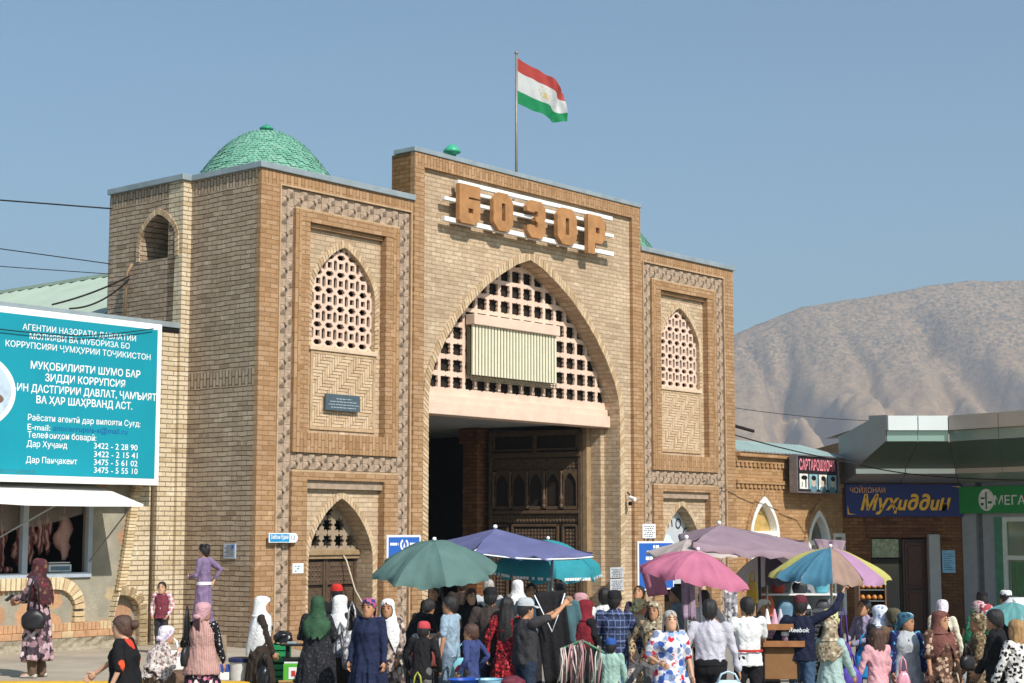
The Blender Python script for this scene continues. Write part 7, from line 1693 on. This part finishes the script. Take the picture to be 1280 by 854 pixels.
bag("shopping_bag", (at(909, 850, 20.1).x, 20.0, .36), .50, .16, .40, film("ice_blue_film", '#bcd6e2'), "broad ice blue carrier bag in the lilac white shirt's hand", "bag", lump=.05, hlen=.1)
bag("handbag", (at(1053, 800, 22.4).x, 22.3, .78), .2, .12, .28, plain("purple_velvet", '#55388c', .6, vary=.2), "purple shoulder bag of the woman with the yellow kerchief", "handbag", hlen=.45)
bag("shopping_bag", (at(1063, 838, 21.4).x, 21.4, .5), .26, .18, .32, plain("violet_blue_print", '#5a4aa8', .5, vary=.3, scale=12), "violet and blue carrier bag by the seafoam dress", "bag", lump=.08)
bag("shopping_bag", (at(1080, 833, 23.0).x, 22.95, .52), .28, .16, .42, plain("azure_tote", '#2c8fd0', .5), "azure blue tote bag next to the little girl in pink", "bag", lump=.05)
bag("plastic_bag", (at(1127, 850, 21.6).x, 21.5, .38), .17, .14, .36, film("rose_film", '#df9aa8'), "pink carrier bag held by the woman with navy patterned sleeves", "bag", lump=.1)
bag("handbag", (at(1206, 815, 21.5).x, 21.4, .78), .2, .1, .17, plain("black_bag_leather", '#232224', .4, vary=.2), "dark handbag held out by the woman in the olive kerchief", "handbag", yaw=20, hlen=.12)
bag("sack", (at(1200, 795, 27.5).x, 27.4, -.15), .5, .4, .5, film("grey_sack_film", '#8f9196'), "grey sack slumped beside the person sitting low", "sack", handle=False, lump=.1)
bag("bundle", (at(1268, 752, 28.0).x, 27.9, 1.0), .5, .4, .42, film("white_bundle_film", '#d9d9d9'), "white bundle on the shoulder of the man in the white skullcap", "bundle", handle=False, lump=.08)
# stall of basins
def stand(c, w, d, h, mat, label, cat="stand", shelf=None, yaw=0, rail=True):
    e = empty("market_stand", c, rad(yaw), label, cat)
    for sx in (-1, 1):
        for sy in (-1, 1): m = MB(); m.tube([(sx*w/2, sy*d/2, 0), (sx*w/2, sy*d/2, h)], .014, 6); m.build("leg", mat, e)
    m = MB()
    for zz in (h-.01, h*.4):
        m.tube([(-w/2, -d/2, zz), (w/2, -d/2, zz), (w/2, d/2, zz), (-w/2, d/2, zz), (-w/2, -d/2, zz)], .012, 6)
    m.build("frame", mat, e); m = MB(); m.bbox(-w/2, w/2, -d/2, d/2, h, h+.02, .004); m.build("top", shelf or mat, e); return e
cx = at(606, 850, 20.6).x
stand((cx, 20.6, 0), 1.0, .5, .58, plain("green_pipe", '#5f9d83', .5), "low green pipe stand holding the plastic basins", "stand", shelf=M_black)
for px, r, col, lab in ((580, .2, M_blub, "royal blue basin on the green stand, nearest the youth"), (612, .17, plain("light_blue_plastic", '#8fc0d8', .35), "light blue basin in the middle of the green stand")):
    tub("basin", (at(px, 846, 20.5).x, 20.5, .605), r*.7, r, .12, col, lab, "basin")
bag("cloth_bundle", (at(641, 850, 20.5).x, 20.5, .605), .28, .3, .16, plain("wine_velvet", '#6a2b38', .7, vary=.25), "wine red cloth bundle at the right end of the green stand", "bundle", handle=False, lump=.1)
# garments: black ones held up, hank of cords, striped cloth
o = sheet_mesh([at(668, 741, 21.9), at(704, 738, 22.1), at(716, 853, 22.2), at(680, 855, 22.0)], 18, 18, .04, 9, .03).build("hanging_garment", C['black'], None, True); tag(o, "long black garment held up under the turquoise parasol", "garment")
o = sheet_mesh([at(692, 738, 22.5), at(722, 752, 22.7), at(730, 812, 22.8), at(704, 800, 22.6)], 12, 12, .05, 10, .03).build("hanging_garment", plain("dusty_teal_cloth", '#4a6a70', .9, vary=.2), None, True); tag(o, "dusty teal garment hanging behind the long black one", "garment")
m = MB(); m.tube([at(668, 744, 21.85), at(690, 790, 21.8), at(700, 762, 21.9), at(706, 742, 22.0)], .009, 6); o = m.build("white_cord", M_wht, None, True); tag(o, "thin white cord looped across the long black garment", "cord")
e = empty("cord_stand", (at(728, 850, 21.4).x, 21.4, 0), 0, "green stand draped with a hank of pink and white cords", "stand")
m = MB(); m.tube([(0, 0, 0), (0, 0, 1.12)], .02, 8); m.tube([(-.28, 0, 1.02), (.0, 0, 1.13), (.28, 0, .98)], .016, 8); m.build("post", plain("green_post", '#3f7d5c', .5), e)
rng = random.Random(4)
for i in range(26):
    x = rng.uniform(-.28, .26); y = rng.uniform(-.09, .06); L = rng.uniform(.3, .72); z = 1.12-.4*abs(x)
    m = MB(); m.tube([(x, y+.05, z-L*.8), (x*1.02, y+.03, z-.1), (x, y, z+.02), (x+rng.uniform(-.04, .04), y-.06, z-.12), (x+rng.uniform(-.08, .08), y-.06, z-L)], .009, 5)
    m.build("cord", (plain("pink_cord", '#c59c98', .8, vary=.25), plain("pale_cord_cloth", '#d8cfc6', .8), plain("mauve_cord", '#8f6c70', .8))[i % 3], e, True)
for i, (c, lab) in enumerate(((P['stripe'], "folded grey striped cloth, upper of the pile by the umbrella pole"), (f_("brick_red_blanket", '#8a4a44'), "folded brick red blanket under the grey striped cloth"))):
    m = MB(); m.bbox(-.26, .26, -.2, .2, 0, .22, .04); o = m.build("folded_cloth", c, None, True); o.location = (at(538, 815, 23.6).x, 23.6, .86-.225*i); tag(o, lab, "cloth")
stand((at(538, 815, 23.6).x, 23.6, 0), .62, .5, .60, M_black, "dark low stand carrying the folded cloths", "stand")
# book and trinket stall with green cloth
tx = at(800, 775, 25.2).x
e = empty("stall_table", (tx, 25.3, gz(tx)), 0, "stall table draped with dark green cloth beneath the right blue plaque", "table")
m = MB(); m.bbox(-.62, .62, -.35, .35, 1.0, 1.04, .008); m.build("top", M_woodd, e)
o = sheet_mesh([(-.66, -.37, 1.045), (.66, -.37, 1.045), (.66, -.40, .12), (-.66, -.40, .12)], 18, 6, .02, 2).build("cloth", f_("dark_green_drape", '#1f4a3a'), e, True)
for sx in (-.55, .55):
    for sy in (-.3, .3): m = MB(); m.box(sx-.02, sx+.02, sy-.02, sy+.02, 0, 1.0); m.build("leg", M_woodd, e)
for i, (dx, dy, w, h, col, lab) in enumerate(((-.42, -.1, .24, .05, '#d8d2c2', "white packet at the left end of the green draped stall"), (-.14, -.12, .22, .07, '#7b9aa8', "blue grey packet second on the green draped stall"), (.12, -.1, .24, .05, '#c9a86a', "ochre packet in the middle of the green draped stall"), (.4, -.12, .22, .09, '#8c3c3f', "dark red packet at the right end of the green draped stall"), (-.05, .16, .5, .12, '#b9c2bd', "long pale box at the back of the green draped stall"))):
    m = MB(); m.bbox(-w/2, w/2, -.1, .1, 0, h, .006); o = m.build("packet", plain("packet_%s" % lab.split()[0], col, .5)); o.location = (tx+dx, 25.3+dy, gz(tx)+1.047); o.rotation_euler = (0, 0, rad(-8+5*i)); tag(o, lab, "packet")
# wooden cart
cx = at(974, 800, 22.7).x; g0 = gz(cx)
e = empty("wooden_cart", (cx, 22.7, g0), 0, "wooden stall cart with two plank trays on thin steel legs", "cart")
M_plank = plain("orange_plank", '#9a6840', .7, vary=.25, scale=5); M_plankd = plain("dark_plank", '#6d4a30', .7, vary=.25, scale=5)
for nm_, x0, x1, z, d in (("top_tray", -.30, .14, 1.30, .22), ("lower_tray", -.26, .28, 1.08, .26)):
    m = MB(); m.bbox(x0, x1, -d, d, z, z+.02, .005, 1)
    for a in ((x0, x1, -d-.02, -d), (x0, x1, d, d+.02), (x0-.02, x0, -d, d), (x1, x1+.02, -d, d)): m.bbox(a[0], a[1], a[2], a[3], z-.01, z+.07, .004, 0)
    m.build(nm_, [M_plank, M_plankd], e)
for sx in (-.24, .22):
    for sy in (-.2, .2): m = MB(); m.tube([(sx, sy, 0), (sx, sy, 1.30 if sx < 0 else 1.08)], .012, 6); m.build("leg", M_black, e)
m = MB(); m.tube([(.06, -.1, 1.1), (.06, -.1, 1.3)], .012, 6); m.build("post", M_steel, e)
m = MB()
for z in (.25, .62): m.tube([(-.24, -.2, z), (.22, -.2, z), (.22, .2, z), (-.24, .2, z), (-.24, -.2, z)], .009, 6)
m.build("brace", M_black, e)
m = MB(); m.bbox(-.23, .21, -.19, .19, .64, 1.06, .01); o = m.build("cardboard_box", M_card2); o.location = (cx, 22.7, g0); tag(o, "brown carton shelved inside the wooden cart", "box")
m = MB(); m.bbox(-.12, .12, -.1, .1, 0, .45, .01); o = m.build("cardboard_box", M_card); o.location = (cx+.33, 22.6, g0); tag(o, "upright tan carton on the ground right of the wooden cart", "box")
tub("jar", (cx+.07, 22.62, g0+1.10), .045, .05, .13, plain("mauve_glass_jar", '#b08a98', .25, spec=.6), "mauve jar on the cart's lower tray", "jar", lid=M_wht)
for i, (dx, col) in enumerate(((-.16, '#e6e3e0'), (-.06, '#d9a7b6'), (.02, '#c9c6cc'))):
    m = MB(); m.lathe([(.01, .24), (.02, .2), (.055, .02), (.06, 0)], 12); o = m.build("paper_cone", plain("paper_%d" % i, col, .7), None, True); o.location = (cx+dx, 22.68, g0+1.32); tag(o, ("white", "pink", "grey")[i]+" paper cone on the cart's top tray", "paper cone")
# sunglasses rack, shelves with bags
rx = at(1015, 790, 23.9).x
e = empty("sunglasses_rack", (rx, 23.9, gz(rx)), 0, "tall dark wire rack of sunglasses behind the navy sweatshirt", "rack")
m = MB()
for x in (-.2, 0, .2): m.tube([(x, 0, .2), (x, 0, 1.52)], .009, 6)
for i in range(11): m.tube([(-.2, 0, .24+i*.125), (.2, 0, .24+i*.125)], .006, 5)
m.build("grid", M_steel, e)
m = MB(); m.bbox(-.22, .22, .03, .05, .2, 1.52, .004); m.build("back_panel", plain("rack_grey", '#4b4c50', .6), e)
for sx in (-.2, .2): m = MB(); m.tube([(sx, .05, .2), (sx, .2, 0)], .012, 6); m.build("leg", M_steel, e)
M_lens = plain("dark_lens", '#121214', .12, spec=.7)
pr_ = MB()
for s_ in (-1, 1): pr_.ball((s_*.034, -.03, 0), .03, 10, 6, 0, (1, .3, .75))
pr_.tube([(-.01, -.03, .008), (.01, -.03, .008)], .004, 5); pr_.tube([(-.065, -.03, .01), (-.068, .02, .01)], .003, 4); pr_.tube([(.065, -.03, .01), (.068, .02, .01)], .003, 4)
pro = pr_.build("sunglasses", M_lens, None, True); k_ = 0
for i in range(10):
    for j in range(2):
        o = pro if k_ == 0 else pro.copy()
        if k_: COL.objects.link(o)
        o.location = (rx-.1+j*.2, 23.9, gz(rx)+.32+i*.125); tag(o, "dark sunglasses hooked on the tall wire rack", "sunglasses", "sunglasses on the wire rack"); k_ += 1
sx0 = at(998, 745, 27.0).x; gg = gz(sx0)
e = empty("display_shelf", (sx0, 27.2, gg), 0, "white display shelf of bags in the shade of the striped parasol", "shelf")
m = MB(); m.box(-.62, .62, .22, .25, .6, 2.0); m.build("back_panel", plain("shelf_grey", '#8b8f92', .6), e)
for z in (.8, 1.22, 1.6): m = MB(); m.bbox(-.62, .62, -.2, .22, z, z+.03, .004); m.build("board", M_plw, e)
for x in (-.6, .6): m = MB(); m.tube([(x, -.18, 0), (x, -.18, 1.95)], .014, 6); m.build("post", M_steel, e)
for i, (dx, z, w, h, col, lab) in enumerate(((-.48, 1.255, .22, .36, '#d1602e', "orange bag at the left end of the display shelf"), (-.2, 1.255, .26, .27, '#5c7f96', "steel blue bag second on the display shelf"), (.1, 1.255, .24, .24, '#cfd3d3', "white printed bag in the middle of the display shelf"), (.42, 1.255, .24, .28, '#3e3f45', "charcoal bag at the right end of the display shelf"), (-.3, 1.635, .2, .2, '#b3422f', "small red bag on the display shelf's top board"), (.05, 1.635, .24, .2, '#2b2c30', "small black bag on the display shelf's top board"), (.4, 1.635, .22, .25, '#5aa7b6', "small turquoise bag on the display shelf's top board"))):
    bag("shop_bag", (sx0+dx, 27.15, gg+z), w, .14, h, plain("shopbag_%d" % i, col, .5, vary=.2, scale=9), lab, "bag", handle=(i % 2 == 0), hlen=.08, lump=.03)
yb = bag("shop_bag", (at(941, 748, 25.6).x, 25.6, 1.42), .16, .1, .34, film("yellow_film", '#dcb437'), "yellow bag hanging on the dark parasol pole", "bag", handle=True, lump=.06, hlen=.16)
o = sheet_mesh([at(851, 722, 25.2), at(868, 722, 25.2), at(870, 775, 25.2), at(853, 775, 25.2)], 10, 8, .03, 21, .03).build("hanging_garment", f_("mauve_blouse_cloth", '#a893a8'), None, True); tag(o, "pale mauve blouse hanging beneath the pink parasol", "garment")
o = sheet_mesh([at(905, 735, 25.0), at(921, 735, 25.0), at(923, 800, 25.0), at(906, 800, 25.0)], 10, 8, .03, 22, .03).build("hanging_garment", P['greyfl'], None, True); tag(o, "grey printed garment hanging left of the stallholder's white tee shirt", "garment")
m = MB(); m.bbox(-.24, .24, -.2, .2, 0, .28, .02, 0); o = m.build("plastic_basket", M_blub); o.location = (at(852, 845, 22.6).x, 22.6, .18); tag(o, "royal blue plastic basket behind the lilac white shirt", "basket")
# bread case by the barber's window
bx, by = at(1088, 745, 31.0).x, 31.0; gb = gz(bx)
e = empty("bread_case", (bx, by, gb), 0, "narrow glass fronted case with four rows of golden loaves", "case")
m = MB(); m.box(-.25, .25, .2, .22, .0, 1.85, 0); m.box(-.25, -.23, -.2, .2, 0, 1.85, 0); m.box(.23, .25, -.2, .2, 0, 1.85, 0); m.box(-.25, .25, -.2, .2, 1.85, 1.88, 0); m.box(-.25, .25, -.2, .2, 0, .98, 1); m.build("cabinet", [plain("case_wood", '#7d5a40', .6), M_grey], e)
for i in range(4): m = MB(); m.box(-.23, .23, -.18, .2, 1.0+i*.2, 1.015+i*.2); m.build("shelf", M_steel, e)
lf = MB(); lf.ball((0, 0, .05), .055, 12, 8, 0, (.95, 2.0, .9)); 
for q in (-.06, 0, .06): lf.ball((0, q, .07), .035, 10, 6, 0, (1, .6, 1))
lo = lf.build("loaf", plain("bread_crust", '#c0813f', .6, vary=.3, scale=20), None, True); k_ = 0
for i in range(4):
    for j in range(4):
        o = lo if k_ == 0 else lo.copy()
        if k_: COL.objects.link(o)
        o.location = (bx-.165+j*.11, by-.05, gb+1.016+i*.2); tag(o, "golden brown loaf lying in the narrow bread case", "bread", "loaves in the bread case"); k_ += 1
# buckets at the right front on crates
for px, py, Y, kind, lab in ((1178, 843, 20.9, 'b', "grey crate under the royal blue bucket"), (1222, 850, 20.6, 'w', "grey crate under the white plastic tub")):
    x = at(px, py, Y).x; crate((x, Y, gz(x)), .5, .36, .46, plain("grey_crate_plastic", '#6f7274', .5), lab)
x = at(1178, 845, 20.8).x; tub("bucket", (x, 20.8, gz(x)+.46), .11, .15, .26, plain("blue_bucket_plastic", '#24489c', .35, vary=.1), "royal blue bucket with white handle in front of the brown flowered dress", "bucket", handle=True)
x = at(1222, 850, 20.6).x; tub("bucket", (x, 20.6, gz(x)+.46), .15, .17, .2, M_plw, "low white plastic tub at the foot of the olive kerchief", "bucket")
x = at(1203, 850, 21.3).x; tub("bucket", (x, 21.3, gz(x)+.40), .12, .14, .2, plain("grey_bucket_plastic", '#84878a', .45), "dull grey bucket between the blue bucket and the white tub", "bucket")
x = at(1203, 850, 21.3).x; crate((x, 21.3, gz(x)), .4, .36, .40, plain("black_crate_plastic", '#35363a', .5), "black crate under the dull grey bucket")
# printed back on the navy sweatshirt
m = MB(); add_text(m, "Reebok", 0, 0, 0, h=.06, w=.27, bold=.02, shear=.2)
for i, v in enumerate(m.v): m.v[i] = (-v[0], -.178-.0*v[0], 1.27+v[2])
m.f = [f[::-1] for f in m.f]
m.v = [(-v[0], v[1], v[2]) for v in m.v]; m.f = [f[::-1] for f in m.f]
m.build("back_print", M_wht, RB)
